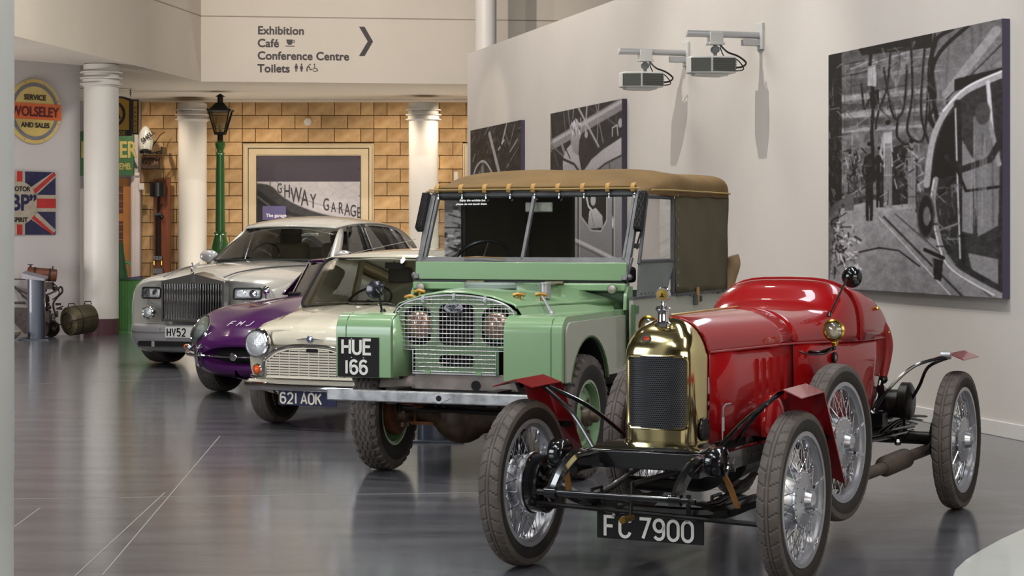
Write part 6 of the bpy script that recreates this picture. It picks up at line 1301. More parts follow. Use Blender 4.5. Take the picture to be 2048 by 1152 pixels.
for s_ in (1, -1):
    def T(y): # top rail of the side windows
        ys = [1.68, 1.95, 2.4, 2.9, 3.3, 3.7]; xs_ = [.62, .685, .705, .705, .695, .675]; zs_ = [1.555, 1.592, 1.598, 1.578, 1.528, 1.42]
        return V((s_*float(np.interp(y, ys, xs_)), y, float(np.interp(y, ys, zs_))-.02))
    B_ = lambda y: V((s_*.90, y, 1.04))
    MB().grid([[V((s_*.755, .95, 1.12)), V((s_*.84, 1.08, 1.08))], [V((s_*.68, 1.33, 1.36)), V((s_*.755, 1.42, 1.34))], [V((s_*.60, 1.66, 1.56)), T(1.75)]]).build('pillar', RRS, rr, solid=.03, sub=1)
    for ya, yb_, yta, ytb, nm in ((1.22, 2.14, 1.80, 2.10, 'front_door_glass'), (2.22, 3.25, 2.18, 3.05, 'rear_door_glass'), (3.30, 3.60, 3.10, 3.42, 'quarter_glass')):
        q = quadgrid(B_(ya), B_(yb_), T(ytb), T(yta), 5, 4, bx=.03, bz=.02, nrm=(s_, 0, .3)); MB().grid(q).build(nm, GLD, rr, smooth=80); MB().tube(winloop(q, (.05, .08)), .011, 6, closed=True).build('window_chrome', CHROME, rr)
    MB().grid([[B_(2.12), B_(2.24)], [T(2.09)+V((s_*.0, 0, .01)), T(2.19)+V((0, 0, .01))]]).build('door_post', SEAL, rr, solid=.02)
    MB().grid([[B_(3.58), B_(3.9), V((s_*.86, 4.3, 1.05))], [T(3.45), T(3.7), V((s_*.64, 4.05, 1.27))]]).build('rear_pillar', RRS, rr, solid=.02, smooth=80, sub=1)
    MB().box((s_*.34, 2.35, 1.05), (.50, .16, .62)).build('seat_back', mat('magnolia_leather', '8d8470', .6), rr, bevel=.06, segs=3); MB().box((s_*.34, 2.35, 1.42), (.28, .10, .16)).build('head_restraint', mat('dark_head_restraint', '3d3a34', .6), rr, bevel=.04, segs=3)
MB().box((0, 3.2, 1.0), (1.3, .2, .6)).build('rear_bench', MATS['magnolia_leather'], rr, bevel=.06, segs=3)
MB().box((0, 1.35, 1.12), (1.4, .4, .10)).build('dashboard', mat('slate_dash', '34373a', .6), rr, bevel=.03)
cc = V((-.36, 1.62, 1.19)); uy = V((0, .5, .86)); MB().tube([cc+V((1, 0, 0))*.19*math.cos(t)+uy*.19*math.sin(t) for t in [2*math.pi*i/32 for i in range(32)]], .013, 8, closed=True).build('steering_wheel', BLACK, rr)
MB().box((0, 1.62, 1.50), (.26, .05, .07)).tube([(0, 1.55, 1.56), (0, 1.62, 1.50)], .02, 8).build('interior_mirror', BLACK, rr, bevel=.01)
text('Enjoy the exhibits but', .021, frame(V((.25, 1.41, 1.47)), (1, .05, 0), (0, -.5, .85)), STW, 'window_sticker', rr, bold=.0005, d=.001)
text('please do not touch them', .021, frame(V((.23, 1.385, 1.452)), (1, .05, 0), (0, -.5, .85)), STW, 'window_sticker', rr, bold=.0005, d=.001)
# ================================================================ objects along the left wall and in the garage corner
SLATE = mat('slate_metal', '343944', .38, .3, coat=.3); SLATET = mat('slate_plate', '77757d', .5)
def lectern(x, y, label, hgt=.94, w=.235, rz=0):
    t = empty('lectern', (x, y, 0), rz); tag(t, label, 'lectern', None)
    MB().box((0, 0, .008), (.42, .34, .016)).build('base_plate', SLATE, t, bevel=.003)
    g = MB(); g.prism(rrect(-w/2, -.09, w/2, .09, .06, 5), Matrix.Translation((0, 0, .016)), hgt-.10); g.build('post', SLATE, t)
    g = MB(); g.hexa([(-w/2-.06, -.12, hgt-.10), (w/2+.02, -.12, hgt-.13), (w/2+.02, .12, hgt-.10), (-w/2-.06, .12, hgt-.07)], [(-w/2-.06, -.12, hgt-.02), (w/2+.02, -.12, hgt-.10), (w/2+.02, .12, hgt-.07), (-w/2-.06, .12, hgt+.01)]); g.build('caption_plate', SLATET, t, bevel=.004)
    return t
lectern(*(P(73, 679.5, FPX*CAMH/208.5).xy), 'dark grey upright caption stand in front of the old motor mower', .95)
q = P(868, 885, FPX*CAMH/413); lectern(q.x, q.y+.1, 'dark grey caption stand seen beneath the green vehicle', .60, .24)
# enamel signs on the left wall
NAVY = mat('enamel_navy', '262545', .3, coat=.6, var=.2, vscale=9); EYEL = mat('enamel_cream_yellow', 'c2a860', .35, coat=.5, var=.08, vscale=7); EORG = mat('enamel_orange', 'c95a1e', .35, coat=.5, var=.06, vscale=5); ERED = mat('enamel_red', 'a82b2a', .35, coat=.5, var=.10, vscale=6)
EWH = mat('enamel_worn_white', '9f9585', .4, coat=.4, var=.12, vscale=8); EGRY = mat('enamel_grey_ring', '6f6e72', .4, var=.2, vscale=40); EBLK = mat('enamel_black', '1f1b18', .35, coat=.4); EMAR = mat('enamel_dark_red', '5c1a1c', .4)
LD = (L1-L0).normalized(); LN = V((LD.y, -LD.x, 0))
def lwp(px, py, off=.0):  # point on the left wall seen at a pixel
    t = (px-1024)/FPX; k = (t*L0.y-L0.x)/(LD.x-t*LD.y); p = L0+LD*k; return V((p.x, p.y, CAMH-(py-HORIZ)*p.y/FPX))+LN*off
c = lwp(67, 223); u = c.y/FPX; rs = empty('round_enamel_sign', c); tag(rs, 'round yellow enamel garage sign with orange band on the white wall', 'sign')
def fr_(dx, dy, off): return frame(LN*off+LD*dx+V((0, 0, dy)), LD, LN)
circ = lambda r_, n=48: arc(0, 0, r_, r_, 0, 360-360/n, n-1)
MB().prism(circ(64.5*u), fr_(0, 0, .01), .02).build('sign_plate', EYEL, rs); 
curve2d([circ(57.5*u), circ(50*u)[::-1]], fr_(0, 0, .0305), .003, 'grey_ring', EGRY, rs)
MB().prism([(-64*u, -16*u), (64*u, -16*u), (64.4*u, 0), (62*u, 16*u), (-62*u, 16*u)], fr_(0, 0, .031), .004).build('orange_band', EORG, rs, smooth=0)
text('WOLSELEY', 27*u, fr_(0, -9.5*u, .0355), EMAR, 'sign_letters', rs, bold=.006, align='CENTER', sx=.86, d=.003); text('SERVICE', 14.5*u, fr_(0, 23*u, .0335), EBLK, 'sign_letters', rs, bold=.004, align='CENTER', d=.003); text('AND SALES', 13.5*u, fr_(1*u, -32*u, .0335), EBLK, 'sign_letters', rs, bold=.004, align='CENTER', d=.003, sx=1.0)
for a in range(0, 360, 45): MB().lathe([(.008, 0), (.005, .004)], LN*.0335+LD*61*u*math.cos(R(a+22))+V((0, 0, 61*u*math.sin(R(a+22)))), LN, 8).build('fixing_screw', EBLK, rs)
# flag sign
c = lwp(37, 406); u = c.y/FPX; fs = empty('flag_enamel_sign', c); tag(fs, 'worn rectangular enamel sign with union flag pattern on the white wall', 'sign')
def fr2(dx, dy, off): return frame(LN*off+LD*dx+V((0, 0, dy)), LD, LN)
W_, H_ = 88, 63.5; MB().prism([(-W_*u, -H_*u), (W_*u, -H_*u), (W_*u, (H_-5)*u), ((W_-3)*u, H_*u), (-W_*u, H_*u)], fr2(0, 0, .008), .012).build('sign_plate', NAVY, fs, smooth=0)
def stripe(pts, m, off): MB().prism([(x*u, y*u) for x, y in pts], fr2(0, 0, off), .0015).build('flag_stripe', m, fs, smooth=0)
def diag(x0, y0, x1, y1, w0, m, off):
    dv = V((x1-x0, y1-y0)); dv.normalize(); n_ = V((-dv.y, dv.x)); n_ *= w0; 
    pts = [(x0+n_.x, y0+n_.y), (x0-n_.x, y0-n_.y), (x1-n_.x, y1-n_.y), (x1+n_.x, y1+n_.y)]
    out = [(max(-W_, min(W_, x)), max(-H_, min(H_, y))) for x, y in pts]; stripe(out, m, off)
for sx in (1, -1):
    for sy in (1, -1):
        diag(sx*10, sy*8, sx*W_, sy*H_, 12, EWH, .0205); diag(sx*10+2*sx*sy, sy*8-3, sx*(W_-4)+2*sx*sy, sy*H_-3*sy*0-2, 5, ERED, .0225)
stripe([(-W_, -17), (W_, -17), (W_, 17), (-W_, 17)], EWH, .0245); stripe([(-13, -H_), (13, -H_), (13, H_), (-13, H_)], EWH, .0247)
stripe([(-W_, -9.5), (W_, -9.5), (W_, 9.5), (-W_, 9.5)], ERED, .0265); stripe([(-6.5, -H_), (6.5, -H_), (6.5, H_), (-6.5, H_)], ERED, .0267)
MB().prism([(x*u, y*u) for x, y in arc(0, 0, 41, 43, 0, 352, 44)], fr2(0, 0, .0285), .002).build('white_disc', EWH, fs, smooth=0)
text('“BP”', 44*u, fr2(0, -14*u, .031), NAVY, 'sign_letters', fs, bold=.010, align='CENTER', sx=.95, d=.003); text('MOTOR', 13*u, fr2(1*u, 24*u, .031), EBLK, 'sign_letters', fs, bold=.003, align='CENTER', d=.003); text('SPIRIT', 13*u, fr2(1*u, -38*u, .031), EBLK, 'sign_letters', fs, bold=.003, align='CENTER', d=.003)
# hanging square sign
c = P(228, 232, 33.6); u = 33.6/FPX; hs = empty('hanging_garage_sign', c); tag(hs, 'black and yellow hanging garage sign on a chain beside the near column', 'sign')
YEL = mat('sign_yellow', 'b08a28', .4, var=.05)
fh = lambda dx, dy, off: FY((dx*u, -off, dy*u))
bq_ = [(-45, -40), (36, -40), (36, 34), (18, 39), (-5, 40), (-27, 39), (-45, 34)]
MB().prism([(x*u, y*u) for x, y in bq_], fh(0, 0, -.03), .06).build('sign_box', EBLK, hs, smooth=0); MB().prism([(x*.93*u, y*u) for x, y in ((-45, -28), (33, -28), (33, 30), (18, 35), (-5, 36), (-27, 35), (-45, 30))], fh(0, 0, .031), .003).build('yellow_field', YEL, hs, smooth=0)
curve2d([[(x*u, y*u) for x, y in arc(-3, 4, 27, 27, 0, 350, 35)], [(x*u, y*u) for x, y in arc(-3, 4, 21, 21, 0, 350, 35)][::-1]], fh(0, 0, .035), .003, 'emblem_ring', EBLK, hs)
text('AA', 28*u, fh(-3, -5, .039), EBLK, 'sign_letters', hs, bold=.008, align='CENTER', d=.003, sx=.9); text('GARAGE', 11*u, fh(2, -38.5, .032), YEL, 'sign_letters', hs, bold=.002, align='CENTER', d=.003)
side = MB().box((43*u, .0, -2*u), (13*u, .03, 70*u)).build('side_panel', EBLK, hs, smooth=0); MB().box((43*u, -.016, -2*u), (7*u, .004, 64*u)).build('side_yellow', YEL, side, smooth=0)
for k, ch_ in enumerate('GARAGE'): text(ch_, 7*u, fh(43, 14-9*k, .019), EBLK, 'side_letters', side, bold=.001, align='CENTER', d=.002)
for k in range(9): MB().tube([V((33*u, 0, (41+4.2*k)*u))+V((math.cos(a)*.012*(k % 2), math.cos(a)*.012*((k+1) % 2), math.sin(a)*.028)) for a in [i*math.pi/4 for i in range(8)]], .004, 5, closed=True).build('chain_link', BLACK, hs)
MB().box((22*u, 0, 78*u), (74*u, .05, .045)).build('wall_bracket', BLACK, hs, smooth=0)
# painted name board over the garage door
c = P(212, 307, 35.9); u = 35.9/FPX; ns = empty('green_name_board', c); tag(ns, 'green painted name board with cream capitals above the orange-brown door', 'sign')
MB().box((0, 0, 0), (112*u, .06, 88*u)).build('board', mat('board_green', '2c5630', .5, var=.08), ns, bevel=.005); CRY = mat('sign_cream_letters', '9c8d4e', .5)
text('ER', 46*u, FY((27*u, -.032, -8*u)), CRY, 'board_letters', ns, bold=.009, d=.006, sx=.7); text('EMB.', 18*u, FY((27*u, -.032, -32*u)), CRY, 'board_letters', ns, bold=.003, d=.006, sx=.68); text('K', 46*u, FY((-50*u, -.032, -8*u)), CRY, 'board_letters', ns, bold=.009, d=.006, sx=.7)
# glass shell globe on a bracket, little hanging sign, switch
c = P(291, 280, 35.7); u = 35.7/FPX; gl = empty('shell_globe_lamp', c); tag(gl, 'white shell-shaped glass petrol globe mounted on the stone wall', 'lamp')
g = MB(); rows = []
for i in range(17):
    t = math.pi*i/16; r_ = math.sin(t)*(14+2*math.cos(t)*-1)*u; z = 28*u*math.cos(t)
    rows.append([(r_*math.cos(a)*(1+.06*math.cos(8*a)), r_*.55*math.sin(a), z) for a in [2*math.pi*k/64 for k in range(64)]])
g.grid(rows, closev=True); g.build('globe', mat('opal_glass', 'a9a9a2', .25, coat=.6), gl, smooth=60)
text('SHELL', 12*u, Matrix.Translation((-3*u, -.11, -6*u)) @ FY((0, 0, 0)) @ Matrix.Rotation(R(38), 4, 'Z'), BLACK, 'globe_letters', gl, bold=.003, d=.004)
MB().lathe([(11*u, -27*u), (12*u, -22*u), (8*u, -18*u)], (0, 0, 0), (0, 0, 1), 20).build('globe_seat', BLACK, gl); MB().tube([(0, 0, -26*u), (20*u, 0, -26*u), (31*u, .2, -26*u)], .012, 6).tube([(10*u, 0, -27*u), (31*u, .2, -20*u)], .01, 6).box((31*u, .3, -20*u), (.03, .5, 14*u)).build('bracket', BLACK, gl); MB().tube(catmull([(10*u, .1, -15*u), (18*u, .2, 0), (24*u, .3, 12*u), (31*u, .4, 18*u)], 4), .008, 5).build('cable', BLACK, gl)
c = P(302, 326, 35.9); sg = empty('small_hanging_board', c); tag(sg, 'small dark carved board hanging below the shell globe', 'sign')
MB().box((0, 0, 0), (36*u, .03, 23*u)).build('board', mat('dark_carved_wood', '3a2318', .7, var=.3, vscale=30), sg, bevel=.004)
for x in (-12, 12): MB().tube([(x*u, 0, 11*u), (x*u, -.2, 17*u)], .006, 5).tube([(x*u, 0, 11*u), (x*u, .6, 12*u)], .006, 5).build('hook', BLACK, sg)
text('OPEN', 13*u, FY((0, -.016, -4*u)), mat('faded_letter_tan', '75543c', .7), 'board_letters', sg, bold=.001, d=.002, align='CENTER', sx=.85)
sw = MB().box(P(283, 373, 36.0), (.10, .04, .12)).build('wall_switch', mat('switch_white', 'c4bcb9', .4), bevel=.008); tag(sw, 'small white switch plate beside the garage door frame', 'switch')
# hydraulic demonstration pump on a wooden board
c = P(323, 450, 36.2); u = 36.2/FPX; hp = empty('wall_pump_display', c); tag(hp, 'tall wooden board carrying an old black hand pump on the stone wall', 'pump')
MB().box((0, .08, -6*u), (34*u, .05, 196*u)).build('backboard', mat('varnished_red_wood', '7a3f20', .5, var=.2, vscale=4, stretch=(6, 6, .6)), hp, bevel=.006)
MB().lathe([(14*u, 0), (15*u, .01), (15*u, 28*u), (14*u, 29*u)], (-6*u, -.06, 56*u), (0, 0, 1), 28).build('pump_canister', mat('canister_black', '17181b', .35, coat=.5), hp)
g = MB()
for x in (-10.5, -4): g.tube([(x*u, -.0, -70*u), (x*u, -.0, 22*u)], .022, 8)
g.tube([(-7*u, 0, 22*u), (-5*u, 0, 56*u)], .018, 8).box((-7*u, 0, 22*u), (17*u, .05, 5*u)).box((-7*u, 0, -66*u), (17*u, .05, 8*u)).sphere((1*u, -.02, 16*u), .04, 10).box((-7*u, 0, -92*u), (20*u, .05, 10*u)).sphere((-2*u, -.02, 36*u), .02, 8).tube([(-4*u, 0, 30*u), (2*u, -.03, 42*u)], .01, 6); g.build('pump_body', BLACK, hp, smooth=40)
for x in (-10.5, -4): MB().tube([((x-1)*u, -.03, -68*u), ((x-1)*u, -.03, 20*u)], .004, 5).build('steel_rod', CHROME, hp)
for x in (-14, 1): MB().tube([(x*u, -.03, -70*u), (x*u, -.03, -80*u)], .010, 6).sphere((x*u, -.04, -70*u), .018, 8).build('brass_tap', BRASS2, hp)
# green ribbed counter with leaflets and a tapered green oil dispenser
GRE = mat('bright_green_paint', '4f8243', .5, coat=.3, var=.05); c = P(256, 667, 29.2); u = 29.2/FPX; ct = empty('green_ribbed_counter', (c.x, c.y, 0)); tag(ct, 'bright green ribbed counter between the near column and the silver saloon', 'counter')
hw = 26*u*1.25; hz = CAMH-(560-HORIZ)*u; MB().box((.05, .25, hz/2), (2*hw, .5, hz)).build('counter_body', GRE, ct, smooth=0)
for k in range(21): MB().tube([(.05-hw+.005+k*2*hw/20.4, -.003, .06), (.05-hw+.005+k*2*hw/20.4, -.003, hz-.02)], .009, 6).build('rib', GRE, ct)
MB().box((.05, .25, hz+.01), (2*hw+.03, .54, .02)).build('counter_top', mat('counter_top_dark', '35493a', .4), ct, bevel=.003)
lf = MB(); lf.hexa([(-6*u, .05, hz+.021), (22*u, .05, hz+.021), (22*u, .3, hz+.021), (-6*u, .3, hz+.021)], [(-6*u, .05, hz+.03), (22*u, .05, hz+.05), (22*u, .3, hz+.06), (-6*u, .3, hz+.03)]); lo_ = lf.build('leaflet', mat('leaflet_purple', '4b4568', .4), None, smooth=0, loc=(c.x, c.y, 0)); tag(lo_, 'purple leaflets lying on the green ribbed counter', 'leaflet')
od = empty('green_oil_dispenser', (P(240, 560, 29.5).x, 29.5, hz+.02)); tag(od, 'tapered green oil dispenser with tap standing on the green counter', 'dispenser')
MB().lathe([(.12, 0), (.12, .02), (.06, .38), (.05, .52), (.0, .54)], (0, 0, 0), (0, 0, 1), 20).build('dispenser_body', MATS['board_green'], od); MB().tube([(.05, 0, .22), (.13, 0, .23), (.15, 0, .20), (.15, 0, .17)], .016, 8).box((.12, 0, .24), (.06, .02, .02)).build('tap', mat('pale_green_tap', '5f9a62', .4), od)
# lamp post
c = P(440.5, 600, 34.2); u = 34.2/FPX; lp = empty('street_lamp', (c.x, c.y, 0)); tag(lp, 'green cast-iron lamp post with black glazed lantern', 'lamp post')
gz = lambda py: CAMH-(py-HORIZ)*u; GP = mat('lamp_post_green', '33652f', .35, coat=.6, var=.05)
pr = [(.16, 0), (.17, .25), (.12, .35), (.10, .6), (.11, gz(520)), (.145, gz(505)), (.15, gz(495)), (.115, gz(478)), (.095, gz(470)), (.11, gz(468)), (.11, gz(465)), (.085, gz(463)), (.080, gz(400)), (.068, gz(312)), (.068, gz(309)), (.085, gz(307)), (.06, gz(304)), (.055, gz(300)), (.085, gz(292)), (.09, gz(287)), (.06, gz(282)), (.04, gz(281))]
MB().lathe(pr, (0, 0, 0), (0, 0, 1), 28).build('post', GP, lp)
LBK = mat('lantern_black', '20211f', .4, .3)
g = MB(); g.tube([(0, 0, gz(282)), (0, 0, gz(268))], .05, 10)
zb0, zt0 = gz(268), gz(222); wb, wt_ = 9.5*u, 21*u
g.box((0, 0, zb0), (2.2*wb, 2.2*wb, .03))
for sx in (1, -1):
    for sy in (1, -1): g.tube([(sx*wb, sy*wb, zb0), (sx*wt_, sy*wt_, zt0)], .014, 6); g.sphere((sx*wt_*1.05, sy*wt_*1.05, zt0+.01), .022, 8)
for k in range(4):
    a = [(1, 1), (-1, 1), (-1, -1), (1, -1)]; p, q2 = a[k], a[(k+1) % 4]; g.tube([(p[0]*wt_, p[1]*wt_, zt0), (q2[0]*wt_, q2[1]*wt_, zt0)], .016, 6); g.tube([(p[0]*wb, p[1]*wb, zb0+.02), (q2[0]*wb, q2[1]*wb, zb0+.02)], .014, 6)
g.build('lantern_frame', LBK, lp)
rf = MB(); rf.hexa([(-wt_*1.05, -wt_*1.05, zt0), (wt_*1.05, -wt_*1.05, zt0), (wt_*1.05, wt_*1.05, zt0), (-wt_*1.05, wt_*1.05, zt0)], [(-.07, -.07, gz(206)), (.07, -.07, gz(206)), (.07, .07, gz(206)), (-.07, .07, gz(206))]); rf.lathe([(.05, gz(206)), (.05, gz(194)), (.085, gz(193)), (.03, gz(189)), (.0, gz(187))], (0, 0, 0), (0, 0, 1), 16); rf.build('lantern_roof', LBK, lp, smooth=30)
gg = MB(); gg.grid([[(sx*wb*.97, sy*wb*.97, zb0+.02) for sx, sy in ((1, 1), (-1, 1), (-1, -1), (1, -1))], [(sx*wt_*.97, sy*wt_*.97, zt0) for sx, sy in ((1, 1), (-1, 1), (-1, -1), (1, -1))]], closev=True); gg.build('lantern_glass', glassmat('lantern_glass', (.75, .74, .66), 1.0), lp, smooth=0)
MB().lathe([(.015, 0), (.03, .05), (.035, .09), (.02, .13), (0, .14)], (0, 0, zb0+.03), (0, 0, 1), 12).build('bulb', mat('bulb_glass', 'cfc8b4', .2), lp)
# fire-alarm sounder, fire signs
dt = MB().lathe([(.075, 0), (.07, .04), (.03, .05), (0, .052)], P(616, 244, 36.475), (0, -1, 0), 24).build('round_sounder', mat('device_white', 'c9c2b8', .4)); tag(dt, 'small round white sounder on the stone wall above the poster', 'alarm')
fs_ = MB().box(P(905, 380, 36.455), (.11, .01, .13)).build('fire_sign', mat('fire_red', 'b5161c', .4), smooth=0); tag(fs_, 'small red and white fire safety sign above the green vehicle on the stone wall', 'sign')
p = P(905, 380, 36.45); g = MB(); g.box(p+V((-.015, 0, -.01)), (.025, .006, .05)).box(p+V((.02, 0, 0)), (.015, .006, .06)).box(p+V((0, 0, -.055)), (.10, .006, .008)); o_ = g.build('pictogram', mat('sign_white', 'e0dcd8', .5), smooth=0); o_.parent = fs_
gp2 = MB().box(P(912, 425, 36.2), (.08, .06, 1.5)).build('wall_conduit', mat('conduit_white', 'c9c4be', .4), bevel=.01); tag(gp2, 'white vertical conduit on the stone wall seen through the green vehicle', 'conduit')
for k, (py, c1, nm) in enumerate(((412, 'c8c3b4', 'warning_notice'), (455, 'c9bdbb', 'red_lettered_notice'))):
    o_ = MB().box(P(896, py, 36.42), (.10, .008, .19)).build(nm, mat(nm, c1, .6), smooth=0); tag(o_, ('white notice with yellow triangle on the stone wall seen through the windscreen', 'white notice with red print on the stone wall seen through the windscreen')[k], 'notice')
    q = P(896, py-4, 36.41); o2 = (MB().prism([(-.025, 0), (.025, 0), (0, .045)], FY(q), .004) if k == 0 else MB().box(q, (.06, .005, .015)).box(q+V((0, 0, -.04)), (.07, .005, .006))).build('print', mat('notice_yellow', 'c9a51f', .5) if k == 0 else mat('notice_red', 'b04040', .5), smooth=0); o2.parent = o_
# projectors on wall arms
PW = mat('projector_white', 'c6c6c2', .4); PG = mat('projector_grille', '4a4c46', .5); PS = mat('bracket_silver', 'b3b3b5', .35, .4)
def projector(px, py, label, endpx):
    t = (px-1024)/FPX; Y = 7.417/(t+.273); pl_ = V((t*Y, Y, CAMH+(HORIZ-py)*Y/FPX)); e = empty('projector', pl_); tag(e, label, 'projector', None)
    # local frame: a = away from wall, d = along wall
    a = WN; d = WD; F = Matrix((a, d, V((0, 0, 1)))).transposed().to_4x4(); e.rotation_euler = F.to_euler()
    MB().box((.012, 0, -.01), (.024, .16, .25)).build('wall_plate', PW, e, bevel=.004); MB().box((.10, 0, -.07), (.18, .07, .06)).build('wall_boss', PS, e, bevel=.006)
    MB().tube([(.02, 0, 0), (.74, 0, 0)], .032, 14).build('arm', PS, e)
    MB().lathe([(.036, 0), (.034, .012), (0, .014)], (.74, 0, 0), (1, 0, 0), 20).build('arm_cap', PW, e); MB().tube([(.06, -.034, .0), (.72, -.034, .0)], .006, 5).build('arm_groove', PG, e)
    MB().box((.46, 0, -.03), (.13, .10, .10)).box((.46, 0, -.09), (.15, .13, .025)).build('slide_carriage', PW, e, bevel=.006)
    MB().lathe([(.035, -.03), (.035, .03)], (.46, 0, -.145), (0, 1, 0), 18).tube([(.46, 0, -.10), (.46, 0, -.21)], .018, 8).build('ball_joint', mat('joint_grey', '6c7074', .4, .4), e)
    b = MB(); b.prism([(-.16, -.14), (.08, -.14), (.26, -.06), (.26, .10), (.08, .16), (-.16, .16)], Matrix.Translation((.47, 0, -.375)), .16); bo = b.build('projector_body', PW, e, bevel=.015, segs=3)
    MB().prism([(-.10, -.12), (.10, -.12), (.22, -.04), (.22, .08), (-.10, .12)], Matrix.Translation((.47, 0, -.395)), .03).build('base_cover', PW, e, bevel=.01)
    for f0, f1 in (((.31, .162), (.545, .162)), ((.56, .155), (.735, .095))):
        for k in range(7):
            z = -.35+.018*k; MB().tube([(f0[0], f0[1], z), (f1[0], f1[1], z)], .005, 4).build('vent_slat', PG, bo)
    MB().box((.43, .162, -.295), (.215, .006, .125)).build('vent_panel', PG, bo); MB().hexa([(.56, .156, -.36), (.735, .098, -.36), (.737, .102, -.36), (.562, .162, -.36)], [(.56, .156, -.235), (.735, .098, -.235), (.737, .102, -.235), (.562, .162, -.235)]).build('vent_panel', PG, bo)
    MB().tube(catmull([(.42, .02, -.10), (.36, .06, -.17), (.27, .10, -.21), (.20, .12, -.27), (.24, .13, -.31), (.31, .12, -.32)], 5), .009, 6).tube(catmull([(.42, .02, -.12), (.38, .05, -.22), (.28, .09, -.24), (.22, .11, -.33), (.31, .10, -.35)], 5), .006, 6).build('cables', BLACK, e)
    return e
projector(1522, 71, 'white projector on a wall arm, the one nearer the biggest picture', 1375)
projector(1374, 106, 'white projector on a wall arm, the one nearer the middle picture', 1240)
# white plinth with rounded edge, low in the right corner
pts = [P(x, y, FPX*(CAMH-.06)/(y-HORIZ)) for x, y in ((2120, 1022), (2048, 1056), (2000, 1078), (1960, 1100), (1930, 1119), (1910, 1138), (1903, 1160), (1908, 1200), (1930, 1260), (2120, 1400))]
pts += [V((3.4, 6.0, 0)), V((3.6, 8.6, 0))]
g = MB(); g.prism([(p.x, p.y) for p in pts][::-1] if False else [(p.x, p.y) for p in pts], Matrix.Translation((0, 0, 0)), .06); ob = g.build('display_plinth', mat('plinth_white', 'c2c4bd', .35, coat=.3, var=.02), bevel=.006); tag(ob, 'low white display plinth with curved edge in the corner by the white wall', 'plinth')
# old motor mower: roller grass box, engine, tank, frame
mo_ = empty('motor_mower', (P(130, 672, 28.3).x, 28.12, 0), 0); tag(mo_, 'rusty old motor mower with brown tank and drum-shaped grass box', 'mower')
u = 28.0/FPX; X = lambda px: (px-130)*u; Z = lambda py: CAMH-(py-HORIZ)*u
BRN2 = mat('brown_tank_paint', '5e3626', .5, .3, var=.25, vscale=9); OLV = mat('olive_grass_box', '46402c', .55, .3, var=.25, vscale=6); GRIM = mat('grimy_engine', '2a211c', .55, .5, var=.45, vscale=18)
a, b_ = V((X(150), -.25, Z(642))), V((X(196), .12, Z(636))); ax_ = (b_-a).normalized()
gb = MB(); gb.lathe([(.14, -.02), (.165, 0), (.200, .01), (.205, .02), (.205, .36), (.200, .38)], a+V((0, 0, -.0)), ax_, 36); g1 = gb.build('grass_box', OLV, mo_); MB().lathe([(.11, -.03), (.125, -.02), (.11, -.01)], a, ax_, 28, caps=False).lathe([(.206, .10), (.210, .11), (.206, .12)], a, ax_, 36, caps=False).build('pressed_ring', GRIM, g1)
for t in (.06, .34): c_ = a+ax_*t+V((0, 0, .2)); MB().tube([c_+V((-.05, 0, .0)), c_+V((-.04, 0, .045)), c_+V((.04, 0, .045)), c_+V((.05, 0, 0))], .008, 6).build('handle', GRIM, g1)
MB().tube([V((X(120), -.3, Z(652))), V((X(165), -.47, Z(640))), V((X(206), -.2, Z(630)))], .009, 6).sphere((X(206), -.2, Z(630)), .016, 8).build('push_rod', GRIM, mo_)
tq = MB(); a, b_ = V((X(61), -.05, Z(546))), V((X(120), .05, Z(552))); ax_ = (b_-a).normalized(); tq.lathe([(.05, 0), (.085, .008), (.09, .02), (.09, .40), (.085, .412), (.05, .42)], a, ax_, 28); tk_ = tq.build('fuel_tank', BRN2, mo_)
for t in (.09, .30): MB().lathe([(.0915, 0), (.094, .002), (.094, .028), (.0915, .03)], a+ax_*t, ax_, 28, caps=False).build('tank_strap', GRIM, tk_)
MB().tube([a+ax_*.05+V((0, 0, .09)), a+ax_*.05+V((0, 0, .12))], .015, 8).box(a+ax_*.05+V((0, 0, .125)), (.08, .02, .012)).tube([a+ax_*.36+V((0, 0, .085)), a+ax_*.36+V((0, 0, .13))], .01, 8).build('tank_cap', GRIM, tk_)
random.seed(11); en = MB()
en.lathe([(.07, 0), (.09, .02), (.09, .05), (.065, .06), (.09, .07), (.09, .10), (.065, .11), (.09, .12), (.09, .15), (.065, .16), (.09, .17), (.085, .24), (.05, .28)], (X(92), 0, Z(628)), (0, 0, 1), 20)
en.box((X(92), 0, Z(645)), (.22, .2, .22)); en.box((X(100), .02, Z(572)), (.16, .14, .10)); en.tube([(X(92), 0, Z(580)), (X(92), 0, Z(552))], .03, 8)
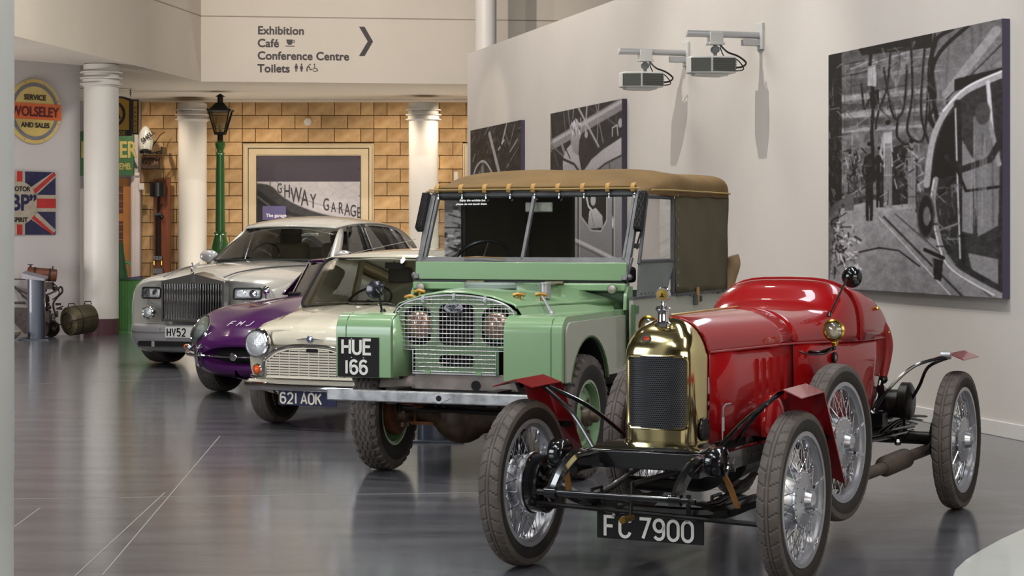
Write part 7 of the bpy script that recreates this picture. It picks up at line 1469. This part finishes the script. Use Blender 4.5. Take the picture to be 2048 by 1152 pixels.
en.tube(catmull([(X(100), 0, Z(590)), (X(118), -.02, Z(582)), (X(128), -.02, Z(574)), (X(131), -.02, Z(584)), (X(120), -.02, Z(596)), (X(112), 0, Z(610)), (X(118), 0, Z(635))], 5), .014, 6)
en.tube(catmull([(X(105), .02, Z(566)), (X(118), .0, Z(572)), (X(124), 0, Z(588)), (X(110), 0, Z(600))], 5), .010, 6)
for k in range(26):
    x, z = random.uniform(82, 126), random.uniform(575, 664)
    if k % 3 == 0: en.sphere((X(x), random.uniform(-.12, .1), Z(z)), random.uniform(.015, .04), 8)
    elif k % 3 == 1: en.box((X(x), random.uniform(-.12, .1), Z(z)), [random.uniform(.02, .09) for _ in range(3)])
    else: en.tube([(X(x), -.08, Z(z)), (X(x+random.uniform(-14, 14)), -.1, Z(z+random.uniform(-20, 20)))], .008, 5)
en.build('engine', GRIM, mo_)
for px, y in ((92, -.16), (104, .12)): MB().lathe([(.10, -.03), (.12, -.03), (.12, .03), (.10, .03)], (X(px), y, .12), (0, 1, .2), 24).build('roller', GRIM, mo_)
fm = MB(); fm.tube([(X(-40), -.0, Z(540)), (X(20), 0, Z(560)), (X(95), 0, Z(636))], .014, 6).tube([(X(20), .1, Z(573)), (X(60), .1, Z(603))], .012, 6).tube([(X(-40), -.1, Z(558)), (X(58), -.02, Z(559))], .008, 6).tube([(X(26), 0, Z(571)), (X(80), 0, Z(600))], .012, 6).tube([(X(-30), 0, Z(606)), (X(56), 0, Z(606))], .016, 6).tube([(X(22), 0, Z(618)), (X(90), 0, Z(668))], .018, 6); fm.build('handle_frame', GRIM, mo_)
g = MB(); g.prism([(X(20), Z(615)), (X(80), Z(618)), (X(84), Z(665)), (X(56), Z(668)), (X(34), Z(645))], FY((0, .05, 0)), .1); g.build('chain_guard', GRIM, mo_)
cnt = MB().lathe([(.02, 0), (.15, .02), (.22, .08), (.24, .13)], V((-7.0, 27.2, 0)), (0, 0, 1), 24); o_ = cnt.build('pale_stone_bowl', mat('pale_stone', '8f8573', .8, var=.1), loc=None); tag(o_, 'pale stone bowl on the floor behind the motor mower', 'bowl')
